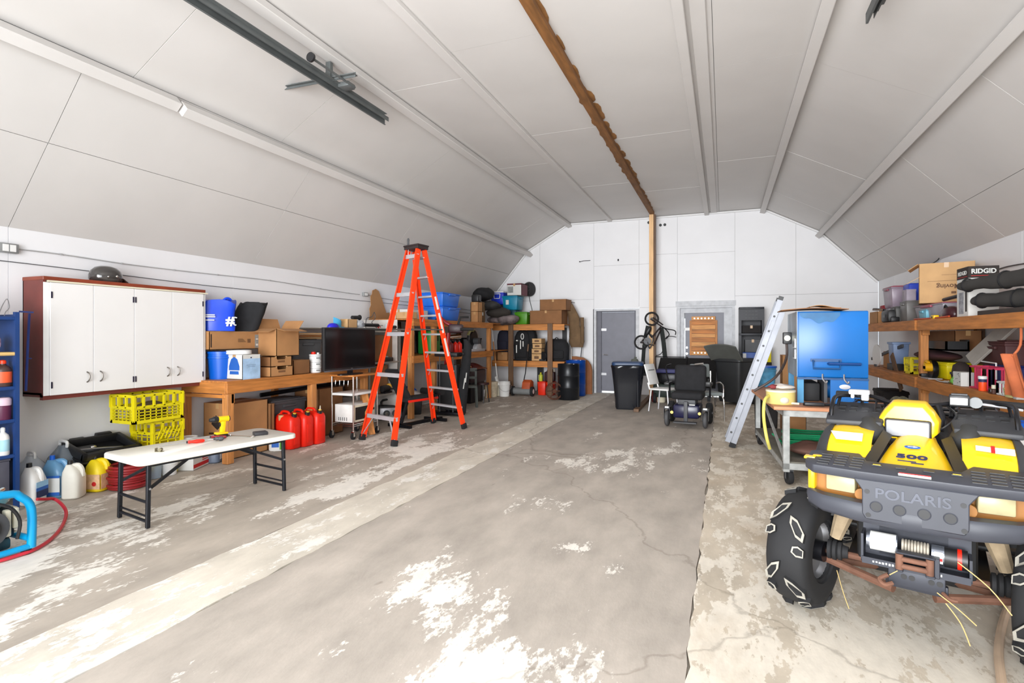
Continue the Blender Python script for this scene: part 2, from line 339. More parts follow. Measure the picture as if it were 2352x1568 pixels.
# floor: four slabs with broken edges over a base
def concrete(name, base, patch, thr, blobs, sc=1.5, rust=None, st=(1.6, .7, 1)):
    m = bpy.data.materials.new(name); m.use_nodes = True; nt = m.node_tree; N = nt.nodes; L = nt.links; p = N['Principled BSDF']
    tc = N.new('ShaderNodeTexCoord'); mp = N.new('ShaderNodeMapping'); mp.inputs['Scale'].default_value = st
    L.new(tc.outputs['Object'], mp.inputs[0])
    def nz(s, d, v=mp.outputs[0], r=.6):
        n = N.new('ShaderNodeTexNoise'); n.inputs['Scale'].default_value = s; n.inputs['Detail'].default_value = d; n.inputs['Roughness'].default_value = r; L.new(v, n.inputs['Vector']); return n.outputs['Fac']
    def mth(op, a, b):
        n = N.new('ShaderNodeMath'); n.operation = op
        for i, k in enumerate((a, b)):
            if isinstance(k, (int, float)): n.inputs[i].default_value = k
            else: L.new(k, n.inputs[i])
        return n.outputs[0]
    def ramp(f, stops):
        r = N.new('ShaderNodeValToRGB'); e = r.color_ramp.elements
        while len(e) < len(stops): e.new(.5)
        for i, (q, c) in enumerate(stops): e[i].position = q; e[i].color = [lin(x) for x in c] + [1] if len(c) == 3 else c
        L.new(f, r.inputs[0]); return r.outputs[0]
    def mix(f, a, b):
        n = N.new('ShaderNodeMix'); n.data_type = 'RGBA'; L.new(f, n.inputs[0]); L.new(a, n.inputs[6]); L.new(b, n.inputs[7]); return n.outputs[2]
    dk = [x * .84 for x in base]
    c0 = ramp(nz(2.2, 8), [(.3, dk), (.7, base)])
    c1 = ramp(nz(9, 6), [(.3, [x * .93 for x in patch]), (.7, patch)])
    f = mth('ADD', mth('MULTIPLY', nz(sc, 12, r=.68), .8), mth('MULTIPLY', nz(26, 5), .2))
    for (bx, by, br, bs) in blobs:
        d = N.new('ShaderNodeVectorMath'); d.operation = 'DISTANCE'; L.new(tc.outputs['Object'], d.inputs[0]); d.inputs[1].default_value = (bx, by, 0)
        k = mth('MULTIPLY', mth('MAXIMUM', mth('SUBTRACT', 1, mth('DIVIDE', d.outputs['Value'], br)), 0), bs); f = mth('ADD', f, k)
    msk = ramp(f, [(thr, (0, 0, 0, 1)), (thr + .03, (1, 1, 1, 1))])
    col = mix(msk, c0, c1)
    if rust: col = mix(ramp(nz(.9, 6), [(.52, (0, 0, 0, 1)), (.75, (.75, .75, .75, 1))]), col, ramp(nz(6, 5), [(.3, [x * .8 for x in rust]), (.7, rust)]))
    vd = N.new('ShaderNodeVectorMath'); vd.operation = 'MULTIPLY_ADD'; nc = N.new('ShaderNodeTexNoise'); nc.inputs['Scale'].default_value = 3; nc.inputs['Detail'].default_value = 5; L.new(tc.outputs['Object'], nc.inputs['Vector']); L.new(nc.outputs['Color'], vd.inputs[0]); vd.inputs[1].default_value = (.5, .5, 0); L.new(tc.outputs['Object'], vd.inputs[2])
    vo = N.new('ShaderNodeTexVoronoi'); vo.feature = 'DISTANCE_TO_EDGE'; vo.inputs['Scale'].default_value = .23; L.new(vd.outputs[0], vo.inputs['Vector'])
    col = mix(ramp(vo.outputs['Distance'], [(.0, (.35, .35, .35, 1)), (.0025, (0, 0, 0, 1))]), col, ramp(nz(9, 3), [(.3, (90, 78, 66)), (.7, (120, 106, 92))]))
    spots = ramp(nz(5, 3, r=.4), [(.16, (.45, .42, .4, 1)), (.24, (1, 1, 1, 1))])
    mm = N.new('ShaderNodeMix'); mm.data_type = 'RGBA'; mm.blend_type = 'MULTIPLY'; mm.inputs[0].default_value = 1; L.new(col, mm.inputs[6]); L.new(spots, mm.inputs[7])
    L.new(mm.outputs[2], p.inputs['Base Color']); p.inputs['Roughness'].default_value = .72; p.inputs['Specular IOR Level'].default_value = .3
    b = N.new('ShaderNodeBump'); b.inputs['Strength'].default_value = .35; b.inputs['Distance'].default_value = .006
    L.new(mth('ADD', mth('MULTIPLY', msk, -.4), nz(14, 6)), b.inputs['Height']); L.new(b.outputs[0], p.inputs['Normal'])
    return m
PEEL = (238, 232, 222)
CB = concrete('worn_grey_paint', (190, 179, 166), PEEL, .552, [(-5.2, 1.5, 1.3, .14), (-4.2, .9, 1.2, .2), (-4.6, 2.2, 1.1, .16), (-4.2, 6.3, 1.3, .12), (-3.6, 4.6, .9, .08)])
CP = concrete('pale_rough_concrete', (226, 217, 202), (238, 233, 224), .54, [(-3, .5, 2.5, .1)], sc=3)
CM = concrete('worn_tan_paint', (190, 180, 169), PEEL, .605, [(-.95, 2.2, .6, .22), (-1.5, 2.75, .55, .2), (-.8, 1.6, .7, .14), (-1.4, 6.4, 1.0, .13), (-.7, 7.2, .8, .13), (-1.5, 4.5, .6, .12), (-1.0, 3.7, .35, .13)])
CR = concrete('broken_beige_concrete', (212, 199, 180), (230, 221, 206), .5, [(.5, 2.4, 1.5, .1)], sc=3.5, rust=(186, 160, 128))
fl = struct(MB().bb(XL - .2, XR + .2, YF - 3, YB + 3, -.25, -.03).b('floor', mat('floor_base', (176, 170, 160), .9)))
def slab(x0, x1, m, j0, j1, top=0.0):
    n = 150; rnd = random.Random(int(x0 * 50) + 3); a = []
    for i in range(n + 1): a.append((x0 + rnd.uniform(-1, 1) * j0 * .5, YF - 2.8 + i * (YB - YF + 4.6) / n))
    c = [(x1 + rnd.uniform(-1, 1) * j1 * .5, YF - 2.8 + i * (YB - YF + 4.6) / n) for i in range(n, -1, -1)]
    MB().prism(a + c, (0, 0, -.03), (1, 0, 0), (0, 1, 0), .03 + top).b('concrete_slab', m, fl)
slab(XL, -3.205, CB, 0, .03, -.004); slab(-3.2, -2.66, CP, .03, .025, .0); slab(-2.655, -.16, CM, .02, .018, -.003); slab(-.155, XR, CR, .03, 0, -.004)
# walls
wl = struct(MB().bb(XL - .15, XL - .012, YF, YB, 0, 2.6).b('wall_left', mat('wall_base', (150, 150, 150), .8)))
wr = struct(MB().bb(XR + .012, XR + .15, YF, YB, 0, 2.8).b('wall_right', _mats['wall_base']))
WP = mat('wall_panel_paint', (232, 232, 234), .5, var=.025, scale=1.5, bump=.05)
ys = [YF, .49, 2.93, 5.37, 7.81, 10.25, 12.69, YB]
for i in range(len(ys) - 1):
    MB().bb(XL - .012, XL, ys[i] + .0015, ys[i + 1] - .0015, 0, 2.5).b('panel', WP, wl, bev=.001, seg=1)
    MB().bb(XR, XR + .012, ys[i] + .0015, ys[i + 1] - .0015, 0, 2.7).b('panel', WP, wr, bev=.001, seg=1)
def clip(poly, out):
    for i in range(len(out)):
        a, b_ = out[i], out[(i + 1) % len(out)]; new = []
        ins = lambda p: (b_[0] - a[0]) * (p[1] - a[1]) - (b_[1] - a[1]) * (p[0] - a[0]) >= -1e-9
        for k in range(len(poly)):
            p, q = poly[k], poly[(k + 1) % len(poly)]; ip, iq = ins(p), ins(q)
            if ip: new.append(p)
            if ip != iq:
                d1 = (b_[0] - a[0]) * (p[1] - a[1]) - (b_[1] - a[1]) * (p[0] - a[0]); d2 = (b_[0] - a[0]) * (q[1] - a[1]) - (b_[1] - a[1]) * (q[0] - a[0])
                t = d1 / (d1 - d2); new.append((p[0] + (q[0] - p[0]) * t, p[1] + (q[1] - p[1]) * t))
        poly = new
        if len(poly) < 3: return []
    return poly
dx = lambda u: PY(u, 770, YB).x
dz = lambda u, v: PY(u, v, YB).z
D1 = (dx(1364), dx(1466), dz(1415, 709)); D2 = (dx(1556), dx(1688), dz(1620, 702))
wb = struct(MB().bb(XL, D1[0] - .02, YB + .012, YB + .2, 0, 2.45).bb(D1[1] + .02, D2[0] - .02, YB + .012, YB + .199, 0, D1[2] + .08).bb(D2[1] + .02, XR, YB + .012, YB + .2, 0, 2.45).b('wall_back', _mats['wall_base']))
for (x0, x1, z0, z1) in ((XL, XR, max(D1[2], D2[2]) + .02, 9),):
    pl = clip([(x0, z0), (x1, z0), (x1, z1), (x0, z1)], OUT); MB().prism(pl, (0, YB + .2, 0), (1, 0, 0), (0, 0, 1), .188).b('wall_core', _mats['wall_base'], wb)
xs = [XL, dx(1240), D1[0], D1[1], D2[0], D2[1], dx(1828), XR]; g = .0025
cols = [(XL, dx(1240), [0, 2.44, 4.6]), (dx(1240), D1[0], [0, 2.44, 4.6]), (D1[0], D1[1] + .02, [D1[2], 3.3, 4.6]), (D1[1] + .02, dx(1500), [0, D1[2] + .02, 3.3, 4.6]), (dx(1500), D2[0], [0, 2.2, 3.52, 4.6]),
        (D2[0], D2[1], [D2[2], 3.5, 4.6]), (D2[1], dx(1828), [0, 2.44, 4.6]), (dx(1828), XR, [0, 2.44, 4.6])]
for x0, x1, zz in cols:
    for i in range(len(zz) - 1):
        pl = clip([(x0 + g, zz[i] + g), (x1 - g, zz[i] + g), (x1 - g, zz[i + 1] - g), (x0 + g, zz[i + 1] - g)], OUT)
        if pl: MB().prism(pl, (0, YB + .012, 0), (1, 0, 0), (0, 0, 1), .012).b('panel', WP, wb)
# front wall around the open overhead door (behind the camera)
wf = struct(MB().bb(XL, -4.0, YF - .15, YF, 0, 2.5).bb(1.15, XR, YF - .15, YF, 0, 2.5).prism(clip([(XL, 2.5), (-4.0, 2.5), (-4.0, 5), (XL, 5)], OUT), (0, YF, 0), (1, 0, 0), (0, 0, 1), .15).prism(clip([(1.15, 2.5), (XR, 2.5), (XR, 5), (1.15, 5)], OUT), (0, YF, 0), (1, 0, 0), (0, 0, 1), .15).prism(clip([(-4.0, 3.8), (1.15, 3.8), (1.15, 5), (-4.0, 5)], OUT), (0, YF, 0), (1, 0, 0), (0, 0, 1), .15).b('wall_front', WP))
# ceiling: shell plus sheets with open joints
def facet(a, b_, off):
    d = V((b_[0] - a[0], 0, b_[1] - a[1])); L_ = d.length; d.normalize(); n = V((0, 1, 0)).cross(d); return d, L_, n
segs = [((XL, 2.49), (-4.97, 3.83)), ((-4.97, 3.83), (-3.83, 4.47)), ((-3.83, 4.47), (.87, 4.47)), ((.87, 4.47), (2.03, 3.85)), ((2.03, 3.85), (XR, 2.68))]
shell = MB()
for a, b_ in segs:
    d, L_, n = facet(a, b_, 0); n = n if n.z > 0 else -n
    shell.prism([(0, YF), (L_, YF), (L_, YB + .2), (0, YB + .2)], V((a[0], 0, a[1])) + n * .013, d, (0, 1, 0), .1 if d.cross(V((0, 1, 0))).dot(n) > 0 else -.1)
ce = struct(shell.b('ceiling', _mats['wall_base'], sm=0))
CUT = {0: [([YF, .2, 2.93, 5.68, 8.43, 11.18, YB], [.52])], 1: [([YF, .9, 3.3, 5.05, 7.5, 10, 12.4, YB], [])], 2: None, 3: [([YF, 1.2, 3.8, 6.6, 9.6, 12.2, YB], [])], 4: [([YF, 3.6, 5.9, 8.2, 11.9, YB], [.62])]}
def sheet_panel(k, t0, t1, y0, y1):
    a, b_ = segs[k]; d, L_, n = facet(a, b_, 0); n = n if n.z > 0 else -n; e = .003
    o = V((a[0], 0, a[1])); dep = .012 if d.cross(V((0, 1, 0))).dot(n) > 0 else -.012
    tilt = random.uniform(-.0015, .0015)
    MB().prism([(t0 * L_ + e, y0 + e), (t1 * L_ - e, y0 + e), (t1 * L_ - e, y1 - e), (t0 * L_ + e, y1 - e)], o + n * tilt, d, (0, 1, 0), dep).b('panel', CEILW, ce, sm=0)
for k, spec in CUT.items():
    if spec:
        yy, tt = spec[0]; tt = [0] + tt + [1]
        for i in range(len(yy) - 1):
            for j in range(len(tt) - 1): sheet_panel(k, tt[j], tt[j + 1], yy[i], yy[i + 1])
tf = lambda x: (x + 3.83) / 4.70
for (x0, x1, yy) in ((-3.83, -2.72, [YF, 1.6, 5.6, 8.9, 12.0, YB]), (-2.72, -1.6, [YF, 2.6, 5.05, 7.6, 10.6, YB]), (-1.6, -.36, [YF, .8, 4.45, 8.2, 11.4, YB]), (-.36, -.1, [YF, 2.4, 6.5, YB]), (-.1, .87, [YF, 3.4, 6.4, 9.9, 12.6, YB])):
    for i in range(len(yy) - 1): sheet_panel(2, tf(x0), tf(x1), yy[i], yy[i + 1])
# purlins
def purlin(x, z, w, h, y0, y1, ang=0, m=CEILW, name='purlin'):
    R = Matrix.Rotation(ang, 3, 'Y'); return MB().box((x, (y0 + y1) / 2, z), (w, y1 - y0, h), R=R).b(name, m, ce, bev=.006, seg=1)
yk = PX(412, 250, -4.9).y
purlin(-4.93, 3.735, .10, .12, YF, yk, radians(-42)); purlin(-4.90, 3.70, .10, .12, yk + .02, YB, radians(-42))
purlin(-3.80, 4.40, .11, .09, YF, YB, radians(-14)); purlin(-2.72, 4.445, .11, .05, YF, YB); purlin(-.38, 4.435, .10, .07, YF, YB); purlin(-.22, 4.458, .14, .03, YF, YB)
purlin(.85, 4.40, .11, .10, YF, YB, radians(14)); purlin(2.0, 3.76, .11, .11, YF, YB, radians(42))
RB = mat('stained_ridge_board', (126, 84, 42), .75, var=.3, scale=5, stretch=(4, .6, 4), bump=.2)
purlin(-1.6, 4.435, .11, .07, YF, 13.32, 0, RB, 'ridge_board')
foam = MB(); rnd = random.Random(4)
for i in range(90):
    y = 2.4 + i * .12; s = rnd.uniform(.012, .03) * (2.2 if y > 6.5 and y < 10.5 else 1)
    foam.sph((-1.6 + rnd.choice((-1, 1)) * rnd.uniform(.045, .065), y, 4.468), (s, rnd.uniform(.1, .22), .012), 8, 5)
fo = foam.b('spray_foam', mat('spray_foam', (134, 92, 48), .85, var=.25, bump=.4), ce, sm=60); fo['kind'] = 'stuff'
# trim between the back wall and the roof
for i in (2, 3, 4, 5, 6):
    a, b_ = OUT[i], OUT[i + 1]; p, q = V((a[0], YB - .02, a[1])), V((b_[0], YB - .02, b_[1])); nn = V((0, 1, 0)).cross(q - p).normalized(); nn = nn if nn.z < 0 else -nn
    MB().bar(p + nn * .03, q + nn * .03, .04, .05, up=(0, 1, 0)).b('trim', WHITE, wb, bev=.004, seg=1)
# post under the ridge board with its knee strip
po = struct(MB().bb(-1.665, -1.565, 13.28, 13.34, 0, 4.40).b('trim_post', wood('post_wood', (224, 182, 132), 2, .15)))
MB().bb(-1.56, -1.52, 13.30, 13.44, 0, 4.40).b('side_board', LUMD, po)
# doors
STL = mat('grey_door_paint', (112, 113, 124), .45, var=.06)
FRM = mat('grey_frame_paint', (96, 96, 106), .5, var=.08)
WTR = mat('worn_white_trim', (206, 208, 212), .6, var=.12, scale=9)
def reveal(D, dep, parent):
    m = MB().bb(D[0] - .02, D[0] + .06, YB + .0, YB + dep, 0, D[2]).bb(D[1] - .06, D[1] + .02, YB, YB + dep, 0, D[2]).bb(D[0] + .06, D[1] - .06, YB, YB + dep, D[2] - .05, D[2] + .0)
    return m.b('trim', WTR, parent)
d1 = struct(MB().bb(dx(1379), dx(1455), YB + .16, YB + .205, .05, dz(1417, 716)).b('door_1', STL, bev=.004, seg=1))
reveal(D1, .26, d1)
MB().bb(D1[0] + .06, dx(1379) - .004, YB + .13, YB + .22, 0, D1[2] - .05).bb(dx(1455) + .004, D1[1] - .06, YB + .13, YB + .22, 0, D1[2] - .05).bb(dx(1379), dx(1455), YB + .13, YB + .22, dz(1417, 716) + .004, D1[2] - .05).b('door_frame', FRM, d1)
kz = 1.5 - .55 + .03
MB().cyl((dx(1383) + .02, YB + .16, 1.0), (dx(1383) + .02, YB + .10, 1.0), .014).tube([(dx(1383) + .02, YB + .10, 1.0), (dx(1383) + .13, YB + .10, .99)], .011).b('door_handle', CHROME, d1)
for z in (1.62, .46): MB().bb(dx(1372), dx(1390), YB + .152, YB + .162, z, z + .06).b('hinge', STEEL, d1)
# second door with a plank shutter
d2 = struct(MB().bb(dx(1573), dx(1664), YB + .15, YB + .195, .03, dz(1620, 717)).b('door_2', STL, bev=.004, seg=1))
reveal(D2, .24, d2)
MB().bb(D2[0] + .06, dx(1573) - .02, YB + .10, YB + .21, 0, D2[2] - .05).bb(dx(1664) - .012, D2[1] - .06, YB + .10, YB + .21, 0, D2[2] - .05).bb(dx(1573) - .02, dx(1664) - .012, YB + .10, YB + .21, dz(1620, 717) - .008, D2[2] - .051).b('door_frame', WTR, d2)
MB().bb(D2[0] - .01, D2[1] + .01, YB + .212, YB + .24, D2[2] - .3, D2[2] + .02).b('head_backing', WTR, d2)
MB().bb(D2[0] - .04, D2[1] + .02, YB - .03, YB, D2[2], D2[2] + .12).b('head_board', WTR, d2, bev=.004, seg=1)
sx0, sx1 = dx(1588), dx(1643); zs = [dz(1615, v) for v in (726, 735, 746, 757, 766, 775, 785, 796, 806, 816)]
for i in range(len(zs) - 1):
    y1 = YB + .05 if i in (0, 2, 4, 6, 8) else YB + .09
    MB().bb(sx0, sx1, y1, YB + .148, zs[i + 1] + .003, zs[i] - .003).b('plank', LUMX if i % 2 else wood('pale_plank', (214, 150, 84), 0), d2, bev=.003, seg=1)
for x in (sx0 - .02, sx1 + .02): MB().bb(x - .025, x + .025, YB + .09, YB + .148, zs[-1], zs[1]).b('shutter_side', LUMZ, d2)
sc = MB()
for z in (zs[0] - .05, zs[-1] + .06):
    for k in range(6): sc.cyl((sx0 + .07 + k * (sx1 - sx0 - .14) / 5, YB + .056, z), (sx0 + .07 + k * (sx1 - sx0 - .14) / 5, YB + .044, z), .017, n=10)
sc.b('bolt_heads', STEEL, d2)
MB().cyl((dx(1577), YB + .15, 1.05), (dx(1577), YB + .11, 1.05), .025).cyl((dx(1577), YB + .15, 1.2), (dx(1577), YB + .12, 1.2), .022).b('door_handle', CHROME, d2)
for z in (1.62,): MB().bb(dx(1566), dx(1585), YB + .142, YB + .152, z, z + .07).b('hinge', WHITEP, d2)
# wall fittings
def outlet(label, p, s=1.0):
    r = T('outlet_box', label, 'outlet', p)
    MB().bb(0, .05, -.06 * s, .06 * s, -.035 * s, .035 * s).b('box', mat('outlet_steel', (150, 152, 152), .45, .5), r, bev=.006)
    MB().bb(.05, .054, -.04 * s, -.005, -.025 * s, .025 * s).bb(.05, .054, .005, .04 * s, -.025 * s, .025 * s).b('socket', WHITEP, r)
    return r
p0, p1 = PX(14, 570, XL), PX(836, 676, XL)
outlet('double steel outlet box on the wall above the blue shelf unit', (XL, p0.y, p0.z), 1.25); outlet('steel outlet box on the wall beside the torn cardboard', (XL, p1.y, p1.z))
CABLE = mat('grey_cable', (168, 168, 168), .6)
cb = [PX(u, v, XL + .012) for u, v in ((32, 571), (140, 584), (280, 605), (400, 620), (500, 631), (620, 644), (736, 663), (800, 673), (826, 676))]
c_ = MB().tube(cb, .006, 6, sm=4)
for q in cb[1:-1]: c_.box(q + V((.004, 0, 0)), (.012, .02, .016))
tag(c_.b('cable', CABLE), 'grey cable clipped along the wall between the two outlet boxes', 'cable')
tag(MB().tube([PX(u, v, XL + .010) for u, v in ((846, 677), (860, 681), (910, 690), (960, 696), (1010, 702), (1060, 709), (1090, 713))], .006, 6, sm=3).b('cable', CABLE), 'grey cable running on from the outlet box behind the stepladder', 'cable')
tag(MB().tube([PX(u, v, XL + .008) for u, v in ((-20, 596), (120, 612), (300, 634), (470, 655), (650, 673), (845, 692), (960, 704), (1090, 721))], .004, 6, sm=3).b('wire', GREYD), 'thin dark wire stretched low along the long white wall', 'wire')
vents = MB()
for u, v in ((1517, 517), (1527, 516), (1490, 511)): p = PY(u, v, YB); vents.cyl(p + V((0, -.012, 0)), p, .035, n=14)
vents.b('pipe_hole', BLACK, wb)
tag(MB().tube([PY(u, v, YB - .01) for u, v in ((1332, 601), (1340, 599), (1356, 598))], .008, 6).cyl(PY(1332, 601, YB), PY(1332, 601, YB) + V((0, -.03, 0)), .015).b('bracket', BLACKM), 'small black hook bracket screwed high on the end wall', 'hook')
tag(MB().box(PY(1420, 597, YB - .012), (.035, .02, .05)).cyl(PY(1420, 597, YB - .01), PY(1420, 597, YB - .05), .008).b('bracket', BLACKM, bev=.004), 'tiny black nail plate high on the end wall near the post', 'hook')
# overhead-door track and its hanger
TRK = mat('galvanised_track', (98, 102, 102), .5, .3, var=.12)
def track(label, x, z, y0, y1):
    r = T('door_track', label, 'door track', (x, (y0 + y1) / 2, z)); h = (y1 - y0) / 2
    m = MB().bb(-.03, .03, -h, h, .045, .05).bb(-.03, -.025, -h, h, -.03, .05).bb(.025, .03, -h, h, .0, .05).bb(-.03, -.012, -h, h, -.034, -.029)
    m.b('channel', TRK, r); MB().bb(.032, .037, -h, h - .1, .0, .05).bb(.032, .075, -h, h - .1, .047, .052).b('angle_iron', TRK, r); return r, h
zt = 4.10
pe = PZ(888, 280, zt); r, h = track('long dark steel overhead-door track hung under the roof beside its hanger', pe.x, zt, YF + .1, pe.y)
px = pe.x; h0 = PZ(690, 232, zt + .06); h1 = PZ(770, 140, zt + .06); yh = (h0.y + h1.y) / 2 - r.location.y
MB().bar((h0.x - px, yh - .02, .07), (h1.x - px, yh + .02, .07), .07, .006).bar((h0.x - px, yh - .02, .07), (h1.x - px, yh + .02, .07), .006, .05).b('cross_hanger', TRK, r)
MB().bb(-.03, .03, yh - .02, yh + .02, .06, .24).b('drop_strap', TRK, r); MB().prism([(-.14, .0), (.14, .0), (.0, .14)], (.0, yh, .05), (1, 0, 0), (0, 0, 1), .005).b('gusset', TRK, r)
ra, rb = PZ(714, 134, zt + .03), PZ(815, 203, zt + .03)
MB().tube([(ra.x - px, ra.y - r.location.y, .04), (rb.x - px, rb.y - r.location.y, .04)], .012).b('stop_rod', TRK, r)
MB().cyl((ra.x - px, ra.y - r.location.y - .012, .04), (ra.x - px, ra.y - r.location.y + .012, .04), .045, n=20).b('bumper_disc', BLACK, r)
MB().box((rb.x - px - .06, rb.y - r.location.y - .06, .04), (.13, .12, .05)).b('stop_block', TRK, r, bev=.005)
pe2 = PZ(1998, 44, zt); track('short dark track end hung under the roof over the quad bike', pe2.x, zt, YF + .1, pe2.y)
# ================================================================ along the long white wall
yx = lambda u, x: PX(u, 770, x).y
zx = lambda u, v, x: PX(u, v, x).z
# ---- blue steel shelf unit at the edge of the view
SBL = mat('blue_shelf_paint', (24, 60, 118), .45, var=.12)
sx, sy = -5.62, yx(45, -5.62)
s1 = T('shelf_unit', 'tall blue steel shelf unit holding bottles against the long wall', 'shelf unit', (sx - .23, sy - .45, 0))
MB().bb(-.23, .23, .437, .445, .12, 1.68).b('end_panel', SBL, s1)
for x in (-.215, .215):
    for y in (-.43, .437):
        MB().bb(x - .018, x + .018, y - .018, y + .012, 0, 1.70).b('post', SBL, s1)
shz = []
for i, v in enumerate((727, 808, 886, 961, 1041, 1130)):
    z = 1.5 + (770 - v) * 4.63 / FPX; shz.append(z)
    MB().bb(-.22, .225, -.43, .43, z - .03, z).b('shelf', wood('shelf_board', (206, 172, 110), 1) if i == 1 else SBL, s1, bev=.004, seg=1)
ix, iy = sx - .065, sy - .085
t = bottle('bottle', 'squat brown bottle with an orange cap on the second board of the blue unit', (ix, iy, shz[2]), .058, .225, mat('brown_bottle', (70, 48, 44), .4), ORANGE, mat('orange_label', (232, 92, 48), .5))
t = T('paint_can', 'purple topped tin with a white band on the blue shelf unit', 'can', (ix, iy, shz[3]))
MB().lathe([(.052, 0), (.054, .006), (.054, .115), (.05, .12)], n=24).b('body', mat('plum_label', (92, 34, 66), .4), t); MB().lathe([(.054, .12), (.056, .13), (.056, .17), (.045, .185), (.01, .19)], n=24).b('lid', mat('pink_white_lid', (222, 196, 210), .4), t)
bottle('squeeze_bottle', 'white squeeze bottle with a pointed nozzle and pale blue label on the blue unit', (ix + .01, iy - .005, shz[4]), .042, .235, WHITEP, WHITEP, mat('pale_blue_label', (170, 214, 228), .5), sq=(1.2, 1))
t = T('box', 'plain slate grey box on the bottom of the blue shelf unit', 'box', (ix - .05, iy - .06, shz[5])); MB().bb(-.09, .09, -.09, .09, 0, .28).b('body', mat('slate_box', (88, 88, 100), .7), t, bev=.01); MB().bb(-.093, .093, -.093, .093, .28, .30).b('lid', _mats['slate_box'], t, bev=.004)
blob('rag', 'bunched lilac rag on the upper board of the blue shelf unit', (ix, iy - .07, shz[1] + .075), (.06, .05, .075), mat('lilac_rag', (150, 130, 160), .9), 'rag', 2.2, .5)
blob('work_bag', 'small dark maroon bag on top of the blue shelf unit', (ix - .05, iy - .12, shz[0] + .1), (.08, .07, .10), mat('maroon_cloth', (70, 36, 40), .9), 'bag', 5, .35, flat=-.1)
tag(MB().tube([(ix + .0, iy - .03, shz[0] + .006), (ix, iy + .0, shz[0] + .10), (ix, iy + .03, shz[0] + .15), (ix, iy + .045, shz[0] + .08), (ix, iy + .02, shz[0] + .04), (ix, iy + .01, shz[0] + .006)], .0035, 6, sm=4).b('wire', STEEL), 'loop of bent wire standing on top of the blue shelf unit', 'wire')
t = T('bar_clamp', 'long thin navy bar clamp hanging from the blue shelf unit corner', 'clamp', (sx + .01, sy + .02, 0))
MB().bar((-.02, -.02, 1.705), (.01, .07, 1.70), .010, .014).bar((.0, .045, 1.69), (-.01, .025, 1.02), .012, .014, up=(1, 0, 0)).bar((0, .04, 1.3), (0, .06, 1.3), .008, .008).b('bar', mat('navy_metal', (30, 44, 96), .4, .3), t)
# ---- white wall cupboard
cy0, cy1, cx = 3.04, 4.70, -5.80; z0, z1 = .93, 2.015
cab = T('wall_cupboard', 'long white four door wall cupboard with a reddish brown carcass', 'cupboard', (XL, (cy0 + cy1) / 2, z0))
h = (cy1 - cy0) / 2; dp = cx - XL; H = z1 - z0
MB().bb(0, dp, -h, -h + .02, 0, H).bb(0, dp, h - .02, h, 0, H).bb(0, dp - .02, -h, h, .02, .04).bb(0, .012, -h, h, 0, H).bb(0, dp, -.01, .01, 0, H).bb(dp - .05, dp - .005, -h, h, -.025, .02).b('carcass', MAROON, cab)
MB().bb(0, dp + .01, -h - .005, h, H - .005, H + .03).b('top_board', mat('red_brown_board', (134, 58, 34), .45, var=.18), cab, bev=.004, seg=1)
MB().bb(0, dp + .022, -h + .03, h + .02, H - .022, H - .006).b('edge_strip', CREAMP, cab)
MB().bb(dp - .002, dp + .004, -h, -h + .045, .015, H - .025).bb(dp - .002, dp + .004, h - .035, h, .015, H - .025).b('face_stile', WHITEP, cab)
bnd = [-h + .045, yx(212, cx) - (cy0 + cy1) / 2, yx(306, cx) - (cy0 + cy1) / 2, yx(393, cx) - (cy0 + cy1) / 2, h - .035]
CUPW = mat('cupboard_white', (232, 230, 228), .4, var=.02, scale=2)
for i in range(4):
    d = MB().bb(dp + .001, dp + .02, bnd[i] + .002, bnd[i + 1] - .002, .015, H - .025).b('door', CUPW, cab, bev=.002, seg=1)
    yh = bnd[i + 1] - .06 if i % 2 == 0 else bnd[i] + .06
    MB().tube([(dp + .02, yh, .115), (dp + .038, yh + .006, .13), (dp + .048, yh + .012, .165), (dp + .04, yh + .006, .20), (dp + .02, yh, .215)], .0055, 8, sm=3).b('handle', mat('antique_metal', (110, 104, 98), .35, .8), d)
    ys = bnd[i] + .012 if i % 2 == 0 else bnd[i + 1] - .012
    for z in (.11, H - .14): MB().bb(dp + .019, dp + .026, ys - .006, ys + .006, z - .03, z + .03).b('hinge', mat('dark_hinge', (60, 56, 76), .4, .6), d)
# helmet on the cupboard
hp = V((-5.93, 3.66, z1 + .03))
t = T('helmet', 'glossy dark grey half helmet lying on top of the wall cupboard', 'helmet', hp, radians(0))
HM = mat('helmet_shell', (58, 54, 52), .18, var=.08, coat=.8)
MB().lathe([(.118, 0.0), (.135, .03), (.136, .07), (.122, .115), (.09, .15), (.045, .168), (.004, .172)], n=32, sq=(.92, 1.12)).b('shell', HM, t, sm=60)
MB().sheet(lambda a, b_: ((a - .5) * .2, .12 + .11 * b_ * (1 - (2 * a - 1) ** 2 * .5), .062 - .045 * b_ - .02 * (2 * a - 1) ** 2), 8, 4, .006).b('visor', HM, t, sm=60)
MB().sph((.128, .03, .06), (.008, .012, .012), 10, 6).sph((.122, -.05, .05), (.008, .01, .01), 10, 6).b('snap', CHROME, t)
